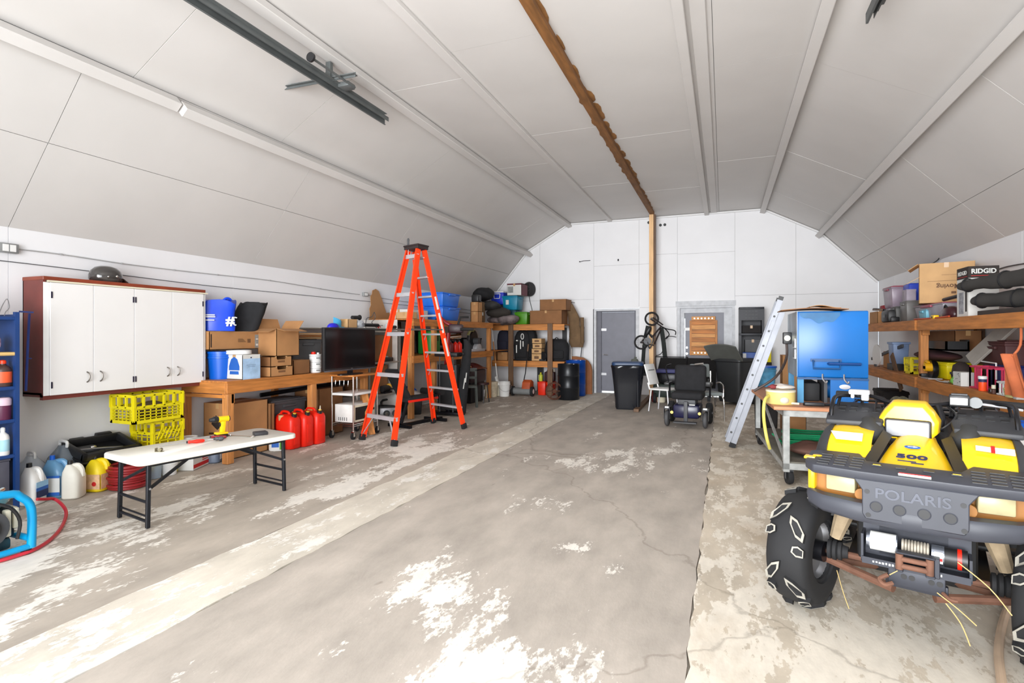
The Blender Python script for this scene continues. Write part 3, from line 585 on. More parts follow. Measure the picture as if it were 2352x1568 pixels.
# ---- jugs and cans on the floor under the cupboard
JW = mat('jug_white', (228, 226, 222), .4, var=.04); JC = mat('jug_clear', (190, 210, 226), .25, var=.06, alpha=.6); JB = mat('jug_blue_clear', (120, 176, 218), .25, var=.06, alpha=.6)
def lblock(t, face_y, w, z0, z1, cols, y):
    n = len(cols)
    for i, c in enumerate(cols): MB().bb(-w / 2, w / 2, y - .0032, y - .001, z0 + (z1 - z0) * i / n, z0 + (z1 - z0) * (i + 1) / n).b('label_band', c, t)
p = V((-5.74, yx(76, -5.74), 0)); t = jug('jug', 'tall white jug with a blue and navy label on the floor by the blue unit', (p.x, p.y, 0), .15, .17, .36, JW, BLACK, radians(28)); 
MB().bb(.0752, .0775, -.07, .07, .06, .12).b('label', NAVYINK, t); MB().bb(.0752, .0775, -.07, .07, .12, .15).b('label_band', BLUEINK, t); MB().bb(.0752, .0775, -.07, .07, .15, .20).b('label_band', mat('sky_label', (150, 196, 230), .5), t)
p = V((-5.80, yx(132, -5.80), 0)); t = jug('water_jug', 'pale blue clear water jug with a white label behind the white jugs', (p.x, p.y, 0), .2, .18, .38, JB, BLUEP, radians(30)); MB().bb(-.08, .08, -.103, -.1005, .05, .2).b('label', PAPER, t); [MB().bb(-.08, .08, -.104, -.1015, a_, b2_).b('label_band', BLUEINK, t) for a_, b2_ in ((.19, .21), (.03, .06))]
p = V((-5.62, yx(170, -5.62), 0)); t = jug('jug', 'plain cream white jug with a black cap in front of the yellow jug', (p.x, p.y, 0), .15, .18, .34, mat('jug_cream', (230, 226, 214), .45, var=.05), BLACK, radians(35))
p = V((-5.66, yx(228, -5.66), 0)); t = jug('oil_jug', 'bright yellow jug with a stained pale label on the floor', (p.x, p.y, 0), .18, .2, .33, mat('jug_yellow', (236, 208, 20), .45, var=.05), BLACK, radians(20))
MB().bb(-.085, .085, -.103, -.1, .03, .17).b('label', mat('stained_label', (222, 182, 140), .7, var=.2, scale=20), t); MB().bb(.09, .0925, -.09, .09, .03, .17).b('label', _mats['stained_label'], t); MB().cyl((.03, -.1035, .08), (.03, -.101, .08), .022, n=14).b('label_spot', REDINK, t)
p = V((-5.96, yx(146, -5.96), 0)); t = T('water_bottle', 'large grey clear bottle with a loop handle standing by the wall behind the jugs', 'bottle', (p.x, p.y, 0))
MB().lathe([(.13, 0), (.14, .02), (.14, .26), (.12, .33), (.05, .42), (.04, .44)], n=24).b('body', mat('smoky_clear', (120, 128, 136), .2, alpha=.7), t); MB().tube([(-.05, 0, .42), (-.05, 0, .47), (.05, 0, .47), (.05, 0, .42)], .014, 8, sm=3).b('handle', WHITEP, t)
p = V((-5.985, yx(66, -5.985) + .02, 0)); t = T('water_bottle', 'clear ribbed bottle standing against the wall next to the blue unit', 'bottle', (p.x, p.y, 0))
MB().lathe([(.11, 0), (.125, .02), (.12, .1), (.125, .12), (.12, .2), (.125, .22), (.1, .3), (.05, .36), (.04, .38)], n=22).b('body', GLASSY, t); MB().tube([(-.05, 0, .36), (-.04, 0, .41), (.04, 0, .41), (.05, 0, .36)], .012, 8, sm=3).b('handle', WHITEP, t)
# open black tool case on a low chest
tx, ty0, ty1 = -5.86, yx(172, -5.8), yx(300, -5.8)
t = T('tool_chest', 'low black chest under the open tool case', 'tool chest', (-5.99, (ty0 + ty1) / 2 + .1, 0)); MB().bb(-.1, .1, -.25, .25, 0, .24).b('body', BLACK, t, bev=.02); MB().bb(-.105, .105, -.26, .26, .22, .26).b('lid', BLACK, t, bev=.01)
t = T('tool_case', 'open black moulded tool case tilted against the long wall', 'tool case', (-5.72, (ty0 + ty1) / 2 + .02, .262), 0); t.rotation_euler = (0, radians(17), 0)
w2 = (ty1 - ty0) / 2 + .02
MB().bb(-.36, .02, -w2, w2, 0, .03).bb(-.36, -.32, -w2, w2, .03, .11).bb(-.02, .02, -w2, w2, .03, .11).bb(-.36, .02, -w2, -w2 + .05, .03, .11).bb(-.36, .02, w2 - .05, w2, .03, .11).b('shell', BLACK, t, bev=.012)
MB().bb(.0, .035, -.09, .09, .06, .12).b('latch', BLACK, t, bev=.006); MB().bb(-.40, -.35, -w2 + .1, -.05, .03, .10).b('back_rib', BLACK, t, bev=.01); MB().bb(-.40, -.35, .05, w2 - .08, .03, .12).b('back_rib', BLACK, t, bev=.01)
tl = MB(); tl.bb(-.28, -.16, -.22, -.02, .03, .055).bb(-.12, -.06, .0, .2, .03, .05); tl.b('tray_insert', GREYD, t, bev=.008)
MB().tube([(-.2, -.2, .06), (-.14, .0, .065), (-.1, .16, .06)], .009, 8).b('tool', STEEL, t); MB().sph((-.2, -.06, .06), (.02, .03, .02), 10, 8).sph((-.08, .18, .055), .014, 8, 6).b('socket', CHROME, t)
# yellow crates
yc = yx(305, -5.60); ye = yx(420, -5.60)
crate('milk_crate', 'yellow milk crate at the bottom under the long yellow crate', (-5.80, yx(345, -5.66) + .17, 0), .34, .36, .29, YELP, 0, 4, 3)
c2 = crate('milk_crate', 'yellow milk crate with diagonal openings directly under the long crate', (-5.80, yx(345, -5.66) + .18, .30), .34, .36, .28, YELP, 0, 4, 3)
dg_ = MB()
for k in range(6): dg_.bar((.172, -.13 + k * .045, .09), (.172, -.07 + k * .045, .21), .008, .012, up=(1, 0, 0))
dg_.b('diagonal_bars', YELP, c2)['kind'] = 'stuff'
crate('harvest_crate', 'long open yellow crate on top of the two milk crates', (-5.77, (yc + ye) / 2, .59), .36, ye - yc, .30, YELP, 0, 5, 5)
blob('cloth_bundle', 'dark bundle lying inside the long yellow crate', (-5.77, (yc + ye) / 2 + .03, .70), (.13, .18, .09), mat('brown_cloth', (84, 70, 40), .9), 'bundle', 8, .3, flat=-.09)
# paint can behind the bench post
def tin(label, loc, r, h, m, lab=None):
    t = T('paint_can', label, 'can', loc); MB().lathe([(r, 0), (r * 1.03, .004), (r, .01), (r, h - .01), (r * 1.03, h - .004), (r * 1.02, h), (r * .9, h), (r * .88, h - .008), (.01, h - .008)], n=24).b('body', m, t)
    if lab: MB().lathe([(r * 1.005, h * .2), (r * 1.012, h * .21), (r * 1.012, h * .8), (r * 1.005, h * .81)], n=24).b('label', lab, t)
    return t
tin('white tin with dark bands beside the yellow milk crates', (-5.72, yx(436, -5.70), 0), .09, .34, WHITEP, mat('dark_band', (60, 56, 66), .5))
# red hose coil and things under the folding table
p = V((-5.50, yx(294, -5.50), 0))
hc = MB()
for k in range(9):
    R = .155 + .012 * math.sin(k * 2); hc.tube([(R * cos(a), R * sin(a), .016 + k * .025) for a in [2 * pi * i / 28 for i in range(28)]], .014, 8, closed=True)
t = T('air_hose', 'coil of dark red air hose on the floor behind the folding table', 'hose', (p.x, p.y, 0)); hc.b('coil', mat('red_hose', (150, 32, 36), .4, var=.1), t)['kind'] = 'stuff'
MB().tube([(.1, -.1, .25), (.05, -.02, .29), (-.05, .03, .28), (-.1, .0, .24)], .014, 8, sm=4).b('loose_end', BLACK, t)
p = PZ(354, 1097); t = T('tub', 'clear grey tub half full on the floor under the folding table', 'tub', (p.x, p.y, 0)); MB().lathe([(.062, 0), (.07, .13)], n=20).b('body', JC, t); MB().lathe([(.06, .004), (.064, .07)], n=20).b('contents', mat('grey_liquid', (130, 142, 170), .3), t)
bucket('bucket', 'small white pail under the folding table beside the red print carton', tuple(PZ(388, 1089)), .085, .16, WHITEP, bail=False)
p = PZ(434, 1075); t = T('carton', 'low white carton with a red stripe on the floor behind the folding table', 'box', (p.x - .04, p.y + .04, 0), radians(24))
MB().bb(-.13, .13, -.17, .17, 0, .18).b('body', PAPER, t, bev=.003, seg=1); MB().bb(.1302, .132, -.165, .165, .02, .06).b('red_stripe', REDINK, t); MB().bb(.1302, .132, .02, .14, .075, .085).bb(.1302, .132, .02, .12, .095, .12).b('print', REDINK, t)
p = PZ(490, 1060); t = jug('jug', 'blue grey antifreeze jug with a pale label under the folding table', (p.x, p.y, 0), .19, .2, .26, mat('slate_jug', (98, 110, 128), .4), BLACK, radians(30)); MB().bb(.096, .0985, -.06, .06, .04, .14).b('label', PAPER, t)
p = PZ(638, 1036); t = jug('jug', 'white and blue jug with a green edge beyond the far table leg', (p.x - .06, p.y + .05, 0), .19, .14, .27, WHITEP, BLACK, radians(30)); MB().bb(-.05, .04, -.0735, -.071, .05, .17).b('label', BLUEINK, t); MB().bb(.05, .09, -.0735, -.071, .02, .2).b('label_edge', GREENP, t)
# ---- work bench
_mk = set(COL.objects)
bx, by0, by1, bz = -5.30, 4.58, 7.25, .965
wbn = T('work_bench', 'rough lumber work bench along the wall with a plywood top', 'bench', ((XL + bx) / 2, (by0 + by1) / 2, 0)); hx, hy = (bx - XL) / 2 - .01, (by1 - by0) / 2
MB().bb(-hx, hx, -hy, hy, bz - .02, bz).b('bench_top', LUMB, wbn)
MB().bb(hx - .04, hx, -hy, hy, bz - .15, bz - .02).b('front_rail', LUMB, wbn, bev=.004, seg=1); MB().bb(-hx, hx - .04, -hy, -hy + .04, bz - .15, bz - .02).bb(-hx + .05, hx - .04, -hy - .001, -hy + .038, bz - .20, bz - .16).b('end_rail', LUMX, wbn, bev=.004, seg=1)
for x in (-hx + .05, hx - .045):
    for y in (-hy + .05, .1, hy - .05): MB().bb(x - .045, x + .045, y - .045, y + .045, 0, bz - .02 if x < 0 else bz - .15).b('leg', LUMZ, wbn, bev=.004, seg=1)
MB().bb(hx - .09, hx - .0, -hy + .06, -hy + .1, bz - .26, bz - .15).b('cleat', LUMX, wbn)
# things on the bench
bucket('bucket', 'blue lidded bucket on the bench end beside the wall cupboard', (-5.74, 4.86, bz), .155, .34, BLUEP, bail=False)
wc = carton('carton', 'white and pale blue printed carton at the bench front', -5.63, -5.36, 4.84, 5.11, bz, bz + .295, PAPER)
MB().prism([(-.085, -.05), (.085, -.05), (.085, .0), (.05, .085), (.0, .115), (-.05, .085), (-.085, .0)], (0, -.1365, .16), (1, 0, 0), (0, 0, 1), -.0015).prism([(-.075, -.1), (.075, -.1), (.07, -.06), (-.07, -.06)], (0, -.1365, .16), (1, 0, 0), (0, 0, 1), -.0015).b('blue_print', BLUEINK, wc)
MB().bb(.1355, .137, -.13, .13, .0, .25).b('sky_print', mat('sky_print', (168, 200, 232), .6, var=.2, scale=9), wc); MB().bb(.1368, .138, -.08, .06, .17, .173).bb(.1368, .138, -.06, .05, .15, .153).bb(.1368, .138, -.02, .0, .255, .27).b('print', NAVYINK, wc)
t = T('lid', 'loose white bucket lid lying on the printed carton', 'lid', (-5.52, 4.93, bz + .302)); MB().lathe([(.13, 0), (.14, .004), (.142, .045), (.13, .05), (.12, .04)], n=30).b('disc', WHITEP, t); MB().tube([(.139 * cos(a), .139 * sin(a), .01) for a in [2 * pi * i / 30 for i in range(30)]], .006, 6, closed=True).b('lip', WHITEP, t)
# long carton lying across bucket, lid and trays
lc = carton('carton', 'long brown carton lying above the blue bucket and the white lid', -6.0, -5.70, 4.665, 5.50, 1.325, 1.545, CARD)
MB().bb(.1505, .1518, -.40, -.385, .03, .19).b('print', INK, lc)
for k in range(6): MB().bb(.1505, .1518, -.005 + .0, .12 - k * .01, .09 + k * .008, .093 + k * .008).b('print', INK, lc)
MB().bb(.1505, .1518, .14, .19, .08, .13).b('print_block', BROWNINK, lc); MB().bb(.1505, .1518, .26, .435, .012, .185).b('picture_panel', mat('grey_picture', (138, 142, 140), .6, var=.25, scale=14), lc); MB().bb(.1515, .1528, .275, .31, .04, .065).bb(.1515, .1528, .275, .31, .12, .135).b('picture_note', PAPER, lc)
# shopping bags
def shopbag(name, label, c, w, d, h, m, rz, lean, seed):
    t = T(name, label, 'bag', c, rz)
    rings = []
    for i in range(9):
        f = i / 8; k = 1.0; z = h * f; ox = lean * f
        rings.append([V((w / 2 * k * math.copysign(abs(cos(a)) ** .5, cos(a)) + ox, d / 2 * (1 - .35 * f) * math.copysign(abs(sin(a)) ** .5, sin(a)), z + (.03 * sin(3 * a) if i == 8 else 0))) for a in [2 * pi * j / 24 for j in range(24)]])
    b_ = MB().loft(rings); b_.noise(.018, 7, seed); b_.v = [V((p.x, p.y, max(p.z, 0))) for p in b_.v]; b_.b('body', m, t, sm=60)
    return t
bb_ = shopbag('shopping_bag', 'shiny blue shopping bag with white stripes on the long carton', (-5.80, 4.87, 1.555), .38, .24, .36, mat('blue_bag', (14, 70, 214), .3, var=.12), radians(50), .01, 3)
MB().bb(-.17, -.03, -.143, -.135, .165, .178).bb(-.17, -.035, -.143, -.135, .187, .2).bb(-.17, -.04, -.143, -.135, .125, .137).b('stripe', PAPER, bb_)
txt('#', .15, (.13, -.142, .12), (1, 0, 0), (0, 0, 1), PAPER, bb_, ext=.004, bold=.006); MB().tube([(.19 + .03 * cos(a), -.128 + .0 * a, .12 + .05 * sin(a)) for a in (1, 1.8, 2.6, 3.4, 4.2, 5)], .009, 6).b('lettering', PAPER, bb_)
MB().tube([(.02, -.05, .33), (.08, -.03, .40), (.13, .0, .40), (.17, .03, .33)], .016, 8, sm=4).b('carry_handle', mat('blue_bag', (0, 0, 0)), bb_)
kb = shopbag('shopping_bag', 'black fabric shopping bag slumped beside the blue one', (-5.82, 5.27, 1.555), .34, .22, .36, BLACKF, radians(40), .12, 9)
for y in (-.05, .04): MB().tube([(.0, y, .29), (.02, y, .37), (.1, y, .37), (.14, y, .3)], .008, 6, sm=4).b('carry_handle', BLACKF, kb)
# open carton on two fruit trays
for i, z in enumerate((bz, bz + .13)):
    w = .0 if i == 0 else .01
    t = T('fruit_tray', 'brown cardboard fruit tray, %s of the two under the open carton' % ('lower' if i == 0 else 'upper'), 'tray', (-5.52, 5.46, z), group=None)
    X, Y, Z = .165 - w, .19 - w, .124
    MB().bb(-X, X, -Y, Y, 0, .006).bb(-X, -X + .006, -Y, Y, 0, Z).bb(-X, X, -Y, -Y + .006, 0, Z).bb(-X, X, Y - .006, Y, 0, Z).b('tray', CARDD if i else CARD, t)
    MB().prism([(-Y, 0), (Y, 0), (Y, Z), (.09, Z), (.07, Z - .035), (-.07, Z - .035), (-.09, Z), (-Y, Z)], (X - .006, 0, 0), (0, 1, 0), (0, 0, 1), .006).b('front_wall', CARD, t); MB().bb(X, X + .001, -.06, .06, Z * .4, Z * .62).b('hand_hole', CARDI, t)
    for y in (-.09, .09): MB().box((X - .003, y, Z + .001), (.008, .02, .012)).b('lock_tab', CARDL, t)
carton('carton', 'tall open brown carton standing on the two fruit trays', -5.71, -5.385, 5.40, 5.80, bz + .262, bz + .262 + .36, CARD, op=True)
by_ = yx(672, -5.42)
carton('carton', 'small dark brown carton beside the three white tubs', -5.66, -5.40, by_, yx(712, -5.40), bz, bz + .19, CARDD)
carton('carton', 'flat pale carton behind the small brown carton', -5.98, -5.68, by_ + .02, by_ + .36, bz, bz + .24, CARDL)
t = T('carton', 'little white box lying on the pale carton', 'box', (-5.78, by_ + .2, bz + .247)); MB().bb(-.07, .07, -.12, .12, 0, .075).b('body', CREAMP, t, bev=.003); MB().bb(-.072, .072, -.122, .122, .055, .08).b('lid', CREAMP, t, bev=.003)
for k in range(3):
    t = T('tub', ('bottom', 'middle', 'topmost')[k] + ' white round tub of the stack beside the television', 'tub', (-5.44, yx(725, -5.44), bz + k * .088)); r = .082
    MB().lathe([(r * .94, 0), (r, .01), (r, .066)], n=26).b('body', WHITEP, t); MB().lathe([(r * 1.03, .064), (r * 1.04, .068), (r * 1.04, .085), (r, .088)], n=26).b('lid', WHITEP, t); MB().lathe([(r * 1.005, .0605), (r * 1.01, .0635)], n=26).b('seam', GREYD, t); MB().box((r * .86, -r * .35, .035), (.03, .05, .014), rz=-.4).b('label', GREYP, t)
t = T('cap', 'red bottle cap lying on the stack of white tubs', 'cap', (-5.46, yx(722, -5.45), bz + .2645)); MB().lathe([(.03, 0), (.032, .004), (.03, .03), (.02, .034)], n=16).b('cap', REDP, t)
t = T('cap', 'white bottle cap lying on the stack of white tubs', 'cap', (-5.41, yx(730, -5.42), bz + .2645)); MB().lathe([(.018, 0), (.018, .02), (.012, .024)], n=14).b('cap', WHITEP, t)
gt = tote('storage_bin', 'grey plastic bin on the bench behind the television edge', (-5.83, 6.25, bz), .40, .62, .47, mat('bin_grey', (104, 106, 108), .5), 0)
t = T('board', 'round cornered white board leaning by the grey bin', 'board', (-5.80, 5.90, bz)); t.rotation_euler = (0, radians(-6), 0)
MB().prism([(-.16, 0), (.16, 0), (.16, .32), (.13, .41), (.06, .44), (-.06, .44), (-.13, .41), (-.16, .32)], (0, 0, 0), (0, 1, 0), (0, 0, 1), .015).b('panel', WHITEP, t, bev=.004); MB().bb(-.006, .02, -.16, .16, 0, .03).b('edge', WHITEP, t)
for k in range(3):
    tag(MB().bb(-5.98 + k * .02, -5.62 + k * .03, 5.85 - k * .03, 6.62, bz + .484 + k * .03, bz + .509 + k * .03).b('plank', (CARDL, LUMB, CARDL)[k], bev=.004, seg=1), 'pale board lying on the grey bin, %s of three' % ('bottom', 'middle', 'top')[k], 'board')
# under the bench
cz = carton('carton', 'big brown carton with a dark leaf print under the bench', -5.96, -5.50, 4.80, 5.36, 0, .66, CARD)
MB().prism([(-.1, .05), (-.02, .16), (.04, .1), (.1, .14), (.08, .04), (.0, -.02)], (-.0, -.2815, .36), (1, 0, 0), (0, 0, 1), -.0015).prism([(-.14, -.06), (.12, -.04), (.12, -.06), (-.14, -.08)], (0, -.2815, .36), (1, 0, 0), (0, 0, 1), -.0015).b('leaf_print', INK, cz)
carton('carton', 'second brown carton standing close beside the leaf print one', -5.9, -5.46, 5.38, 5.44, 0, .60, CARDD)
tote('storage_bin', 'low grey tote under the bench behind the red fuel cans', (-5.74, 5.80, 0), .38, .66, .62, GREYD, 0)
carton('carton', 'brown carton with black marks under the bench beyond the grey tote', -5.95, -5.50, 6.32, 6.86, 0, .70, CARDD)
t = T('paper_roll', 'short brown paper roll standing beside the fuel cans', 'roll', (-5.42, 5.52, 0)); MB().lathe([(.04, 0), (.04, .44), (.022, .44), (.022, .36)], n=20).b('roll', CARDL, t); MB().lathe([(.024, 0), (.024, .445), (.018, .445)], n=16).b('core', CARDD, t)
tag(MB().tube([(-5.98, 5.7, .665), (-5.72, 6.35, .72), (-5.62, 7.1, .745)], .03, 10).bar((-5.72, 6.0, .86), (-5.66, 6.42, .73), .03, .03).b('steel_bar', BLACKM), 'long black bar with a crosspiece lying across the things under the bench', 'bar')
for o_ in set(COL.objects) - _mk:
    if o_.parent is None: o_.location += V((-.05, .05, 0))
# red fuel cans
def fuel(label, x, y, rz, spout):
    t = T('fuel_can', label, 'fuel can', (x, y, 0), rz, None); w, d, h = .20, .33, .46
    def rg(z, kx, ky, oy=0): return [V((w / 2 * kx * math.copysign(abs(cos(a)) ** .45, cos(a)), d / 2 * ky * math.copysign(abs(sin(a)) ** .45, sin(a)) + oy, z)) for a in [2 * pi * i / 28 for i in range(28)]]
    MB().loft([rg(0, .9, .9), rg(.015, 1, 1), rg(.365, 1, 1), rg(.41, .92, .93, .005), rg(.44, .6, .75, .03), rg(.45, .4, .6, .04)]).b('body', REDP, t, sm=50)
    zo = .025
    MB().tube([(0, -.04, .43), (0, -.01, .475), (0, .09, .48), (0, .12, .435)], .017, 10, sm=4).b('handle', REDP, t)
    MB().cyl((0, -.11, .41), (0, -.125, .46), .036, .034, 18).b('collar', BLACK, t); MB().cyl((0, -.125, .461), (0, -.127, .471), .022, n=16).b('spout_cap', mat('cap_yellow', (240, 190, 60), .4), t)
    MB().cyl((0, .13, .425), (0, .135, .455), .014, n=12).b('vent_cap', mat('cap_yellow', (0, 0, 0)), t)
    if spout: MB().cyl((0, -.127, .47), (0, -.13, .525), .01, .005, 10).b('spout', CREAMP, t)
    MB().bb(-.045, .045, -d / 2 - .004, -d / 2 + .01, .06, .30).b('face_panel', REDP, t, bev=.003)
    return t
for (u, v), lb, sp in (((682, 1030), 'red fuel can beside the folding table end with its broad side showing', False), ((712, 1024), 'red fuel can between two others in front of the bench', False), ((740, 1018), 'red fuel can with a pale spout next to the chrome trolley', True)):
    p = PZ(u, v); fuel(lb, p.x - .16, p.y, radians(88), sp)
# ---- chrome trolley with microwave and television
tcx, tcy = -5.155, 6.70
tr = T('utility_trolley', 'chrome wire trolley on casters with a wooden top', 'trolley', (tcx, tcy, 0)); X, Y = .19, .29
for x in (-X, X):
    for y in (-Y, Y):
        MB().cyl((x, y, .11), (x, y, .90), .0125, n=12).b('pole', CHROME, tr)
        c_ = MB().cyl((x - .013, y, .05), (x + .013, y, .05), .05, n=20).b('caster_wheel', RUBBER, tr)
        MB().bb(x - .02, x - .015, y - .02, y + .02, .04, .11).bb(x + .015, x + .02, y - .02, y + .02, .04, .11).bb(x - .02, x + .02, y - .02, y + .02, .105, .115).b('caster_fork', CHROME, tr)
MB().bb(-X - .03, X + .02, -Y - .02, Y + .03, .90, .925).b('top_board', LUMB, tr, bev=.005)
MB().bb(-X, X, -Y, Y, .625, .66).b('middle_shelf', WHITEP, tr, bev=.008)
ws = MB()
for k in range(14): ws.tube([(-X, -Y + .04 * k + .03, .215), (X, -Y + .04 * k + .03, .215)], .003, 5)
ws.b('wire_shelf', CHROME, tr)['kind'] = 'stuff'
MB().tube([(-X, -Y, .21), (X, -Y, .21), (X, Y, .21), (-X, Y, .21)], .006, 6, closed=True).tube([(-X, -Y, .185), (X, -Y, .185), (X, Y, .185), (-X, Y, .185)], .005, 6, closed=True).b('shelf_rim', CHROME, tr)
MB().tube([(-X, -Y, .84), (X, -Y, .84)], .004, 6).b('hook_rail', CHROME, tr)
for k in range(4): MB().tube([(-.12 + k * .075, -Y - .004, .845), (-.12 + k * .075, -Y - .008, .79), (-.115 + k * .075, -Y - .02, .765), (-.10 + k * .075, -Y - .03, .78)], .003, 6, sm=3).b('hook', CHROME, tr)
mw = T('microwave', 'old white microwave oven on the trolley bottom shelf', 'microwave', (tcx, tcy, .221)); MX, MY, MZ = .165, .255, .27
MB().bb(-MX, MX, -MY, MY, .012, MZ).b('case', mat('microwave_white', (226, 224, 220), .45), mw, bev=.006)
MB().bb(MX, MX + .012, -MY + .005, MY - .13, .02, MZ - .01).b('door', CREAMP, mw, bev=.004); MB().bb(MX + .012, MX + .014, -MY + .03, MY - .16, .045, MZ - .04).b('door_window', mat('dark_glass', (22, 22, 24), .12), mw)
MB().bb(MX, MX + .01, MY - .125, MY - .005, .02, MZ - .01).b('control_panel', CREAMP, mw, bev=.004); MB().bb(MX + .01, MX + .012, MY - .11, MY - .02, .15, .185).b('display', BLACK, mw)
kp = MB()
for i in range(4):
    for j in range(3): kp.bb(MX + .0095, MX + .011, MY - .108 + j * .03, MY - .086 + j * .03, .04 + i * .024, .056 + i * .024)
kp.b('keypad', WHITEP, mw)['kind'] = 'stuff'
sv = MB()
for k in range(5): sv.bb(-.10 + k * .035, -.088 + k * .035, -MY - .001, -MY + .004, .035, .085)
sv.b('side_vents', GREYD, mw)['kind'] = 'stuff'
for x in (-.13, .13):
    for y in (-.2, .2): MB().cyl((x, y, 0), (x, y, .014), .014, n=10).b('foot', BLACK, mw)
tvx, ty0, ty1 = -5.08, 5.96, 7.13
tv = T('television', 'large black flat screen television standing on the trolley top', 'television', (tvx - .02, (ty0 + ty1) / 2, .925)); h = (ty1 - ty0) / 2
MB().bb(-.05, .0, -h, h, .075, .685).b('case', BLACK, tv, bev=.008); MB().bb(.0, .006, -h + .02, h - .02, .11, .665).b('screen', mat('tv_glass', (8, 8, 9), .22, spec=.3), tv)
MB().bb(.0, .004, -h, h, .065, .085).b('chin_strip', mat('chin_grey', (92, 92, 96), .25, .5), tv); MB().bb(-.04, -.015, -.05, .05, .01, .09).b('stand_neck', BLACKM, tv); MB().loft([[V((.11 * cos(a) - .02, .26 * sin(a), z)) for a in [2 * pi * i / 28 for i in range(28)]] for z in (0, .012)]).b('stand_base', BLACKM, tv)
MB().bb(.006, .0075, -.02, .02, .09, .096).b('maker_plate', STEEL, tv)
# ---- grey metal rack behind the television
rk = T('metal_rack', 'grey metal rack with open decks behind the stepladder', 'rack', (-5.72, 7.84, 0)); RX, RY = .30, .45
for x in (-RX, RX):
    for y in (-RY, RY): MB().bb(x - .02, x + .02, y - .02, y + .02, 0, 1.60).b('post', mat('rack_grey', (134, 130, 122), .5, .3), rk)
for z in (.50, 1.05, 1.58): MB().bb(-RX - .02, RX + .025, -RY - .03, RY + .03, z - .03, z).b('deck', mat('deck_grey', (150, 146, 138), .5, .2), rk, bev=.004, seg=1)
tag(MB().bb(XL + .003, -5.41, 6.55, 9.1, 1.605, 1.62).b('shelf_board', mat('deck_grey', (0, 0, 0)), bev=.003, seg=1), 'long thin grey shelf board over the metal rack and the television', 'shelf')
ZR = 1.62
def onrack(u, x=-5.50): return V((x, yx(u, x), ZR))
t = T('shell', 'sky blue curved plastic piece on the grey rack above the television', 'plastic part', onrack(777) + V((0, 0, 0))); MB().sheet(lambda a, b_: (-.02 + .05 * sin(b_ * pi), -.09 + .18 * b_, .01 + .15 * a * (1 - .55 * b_)), 6, 8, .006).b('shell', mat('sky_plastic', (70, 170, 214), .4), t, sm=60); MB().bb(-.04, .04, -.09, .09, 0, .012).b('foot', _mats['sky_plastic'], t)
t = T('shell', 'royal blue curved plastic piece on the grey rack above the television', 'plastic part', onrack(765, -5.44)); MB().lathe([(.11, 0), (.1, .03), (.07, .055), (.02, .065)], n=20, sq=(.6, 1)).b('dome', mat('royal_plastic', (40, 40, 200), .4), t); MB().lathe([(.115, 0), (.115, .008)], n=20, sq=(.6, 1)).b('brim', _mats['royal_plastic'], t)
p = onrack(803); carton('carton', 'little brown box on the grey rack under the black torch', p.x - .09, p.x + .06, p.y - .11, p.y + .11, ZR, ZR + .13, CARDL)
t = T('torch', 'thick black torch lying tilted over the little brown box', 'torch', onrack(817, -5.56) + V((0, 0, .138))); MB().cyl((0, -.09, .03), (0, .06, .035), .03, n=16).cyl((0, .06, .035), (0, .1, .035), .03, .045, 16).b('body', BLACK, t); MB().cyl((0, .1, .035), (0, .106, .035), .04, n=16).b('lens', GREYP, t)
blob('plastic_bag', 'small clear plastic bag on the grey rack by the cordless tools', onrack(827, -5.46) + V((0, 0, .06)), (.06, .09, .06), GLASSY, 'bag', 4, .4, flat=-.058)
t = T('caulking_gun', 'dark metal caulking gun lying on the grey rack', 'caulking gun', onrack(852, -5.46)); MB().tube([(0, -.22, .05), (0, .2, .05)], .028, 12).tube([(0, .2, .05), (0, .34, .05)], .005, 6).b('barrel', BLACKM, t); MB().tube([(0, .17, .05), (.0, .22, .005)], .012, 8).tube([(0, .2, .06), (0, .27, .02)], .008, 8).b('trigger', REDINK, t)
t = T('wire_basket', 'bent wire frame behind the caulking gun on the grey rack', 'wire frame', onrack(850, -5.60)); MB().tube([(0, -.12, .006), (0, -.1, .16), (0, .05, .2), (0, .12, .28), (0, .14, .17), (0, .05, .10), (0, .2, .006)], .006, 6, sm=4).tube([(0, -.12, .006), (0, .2, .006)], .005, 6).b('frame', GREYD, t)
t = T('pouch', 'small black pouch on the grey rack beyond the stepladder rail', 'pouch', onrack(905, -5.46)); MB().bb(-.05, .05, -.14, .14, 0, .055).b('body', BLACK, t, bev=.015); MB().bb(.05, .056, -.05, .05, .015, .04).b('flap', BLACK, t)
t = T('cup', 'little clear cup on the grey rack beside the black pouch', 'cup', onrack(888, -5.44)); MB().lathe([(.025, 0), (.032, .07), (.029, .07), (.023, .005)], n=16).b('cup', GLASSY, t); MB().lathe([(.024, .004), (.026, .02)], n=16).b('contents', CREAMP, t)
# torn cardboard standing against the wall
tc_ = [(-.22, -.62), (.34, -.62), (.36, -.2), (.33, .12), (.27, .35), (.2, .37), (.12, .36), (.1, .42), (.02, .66), (-.04, .80), (-.10, .84), (-.17, .80), (-.18, .72), (-.21, .68), (-.2, .5), (-.23, .42), (-.22, .3), (-.24, .2), (-.22, .05), (-.23, -.1), (-.2, -.25), (-.22, -.4)]
p = PX(868, 770, -6.02)
t = T('cardboard_sheet', 'tall torn sheet of brown cardboard standing against the wall', 'cardboard', (-6.05, p.y, 1.63)); t.rotation_euler = (0, 0, 0)
MB().prism([(y * 1.5 + .12, z * .9 + .0) for y, z in tc_ if True], (0, 0, -.02), (0, 1, 0), (0, 0, 1), .008).b('sheet', CARD, t); MB().prism([(y * 1.5 + .12, z * .9) for y, z in tc_ if True], (.0085, 0, -.02), (0, 1, 0), (0, 0, 1), .001).b('face_liner', mat('cardboard_face', (172, 128, 84), .8, var=.05), t)
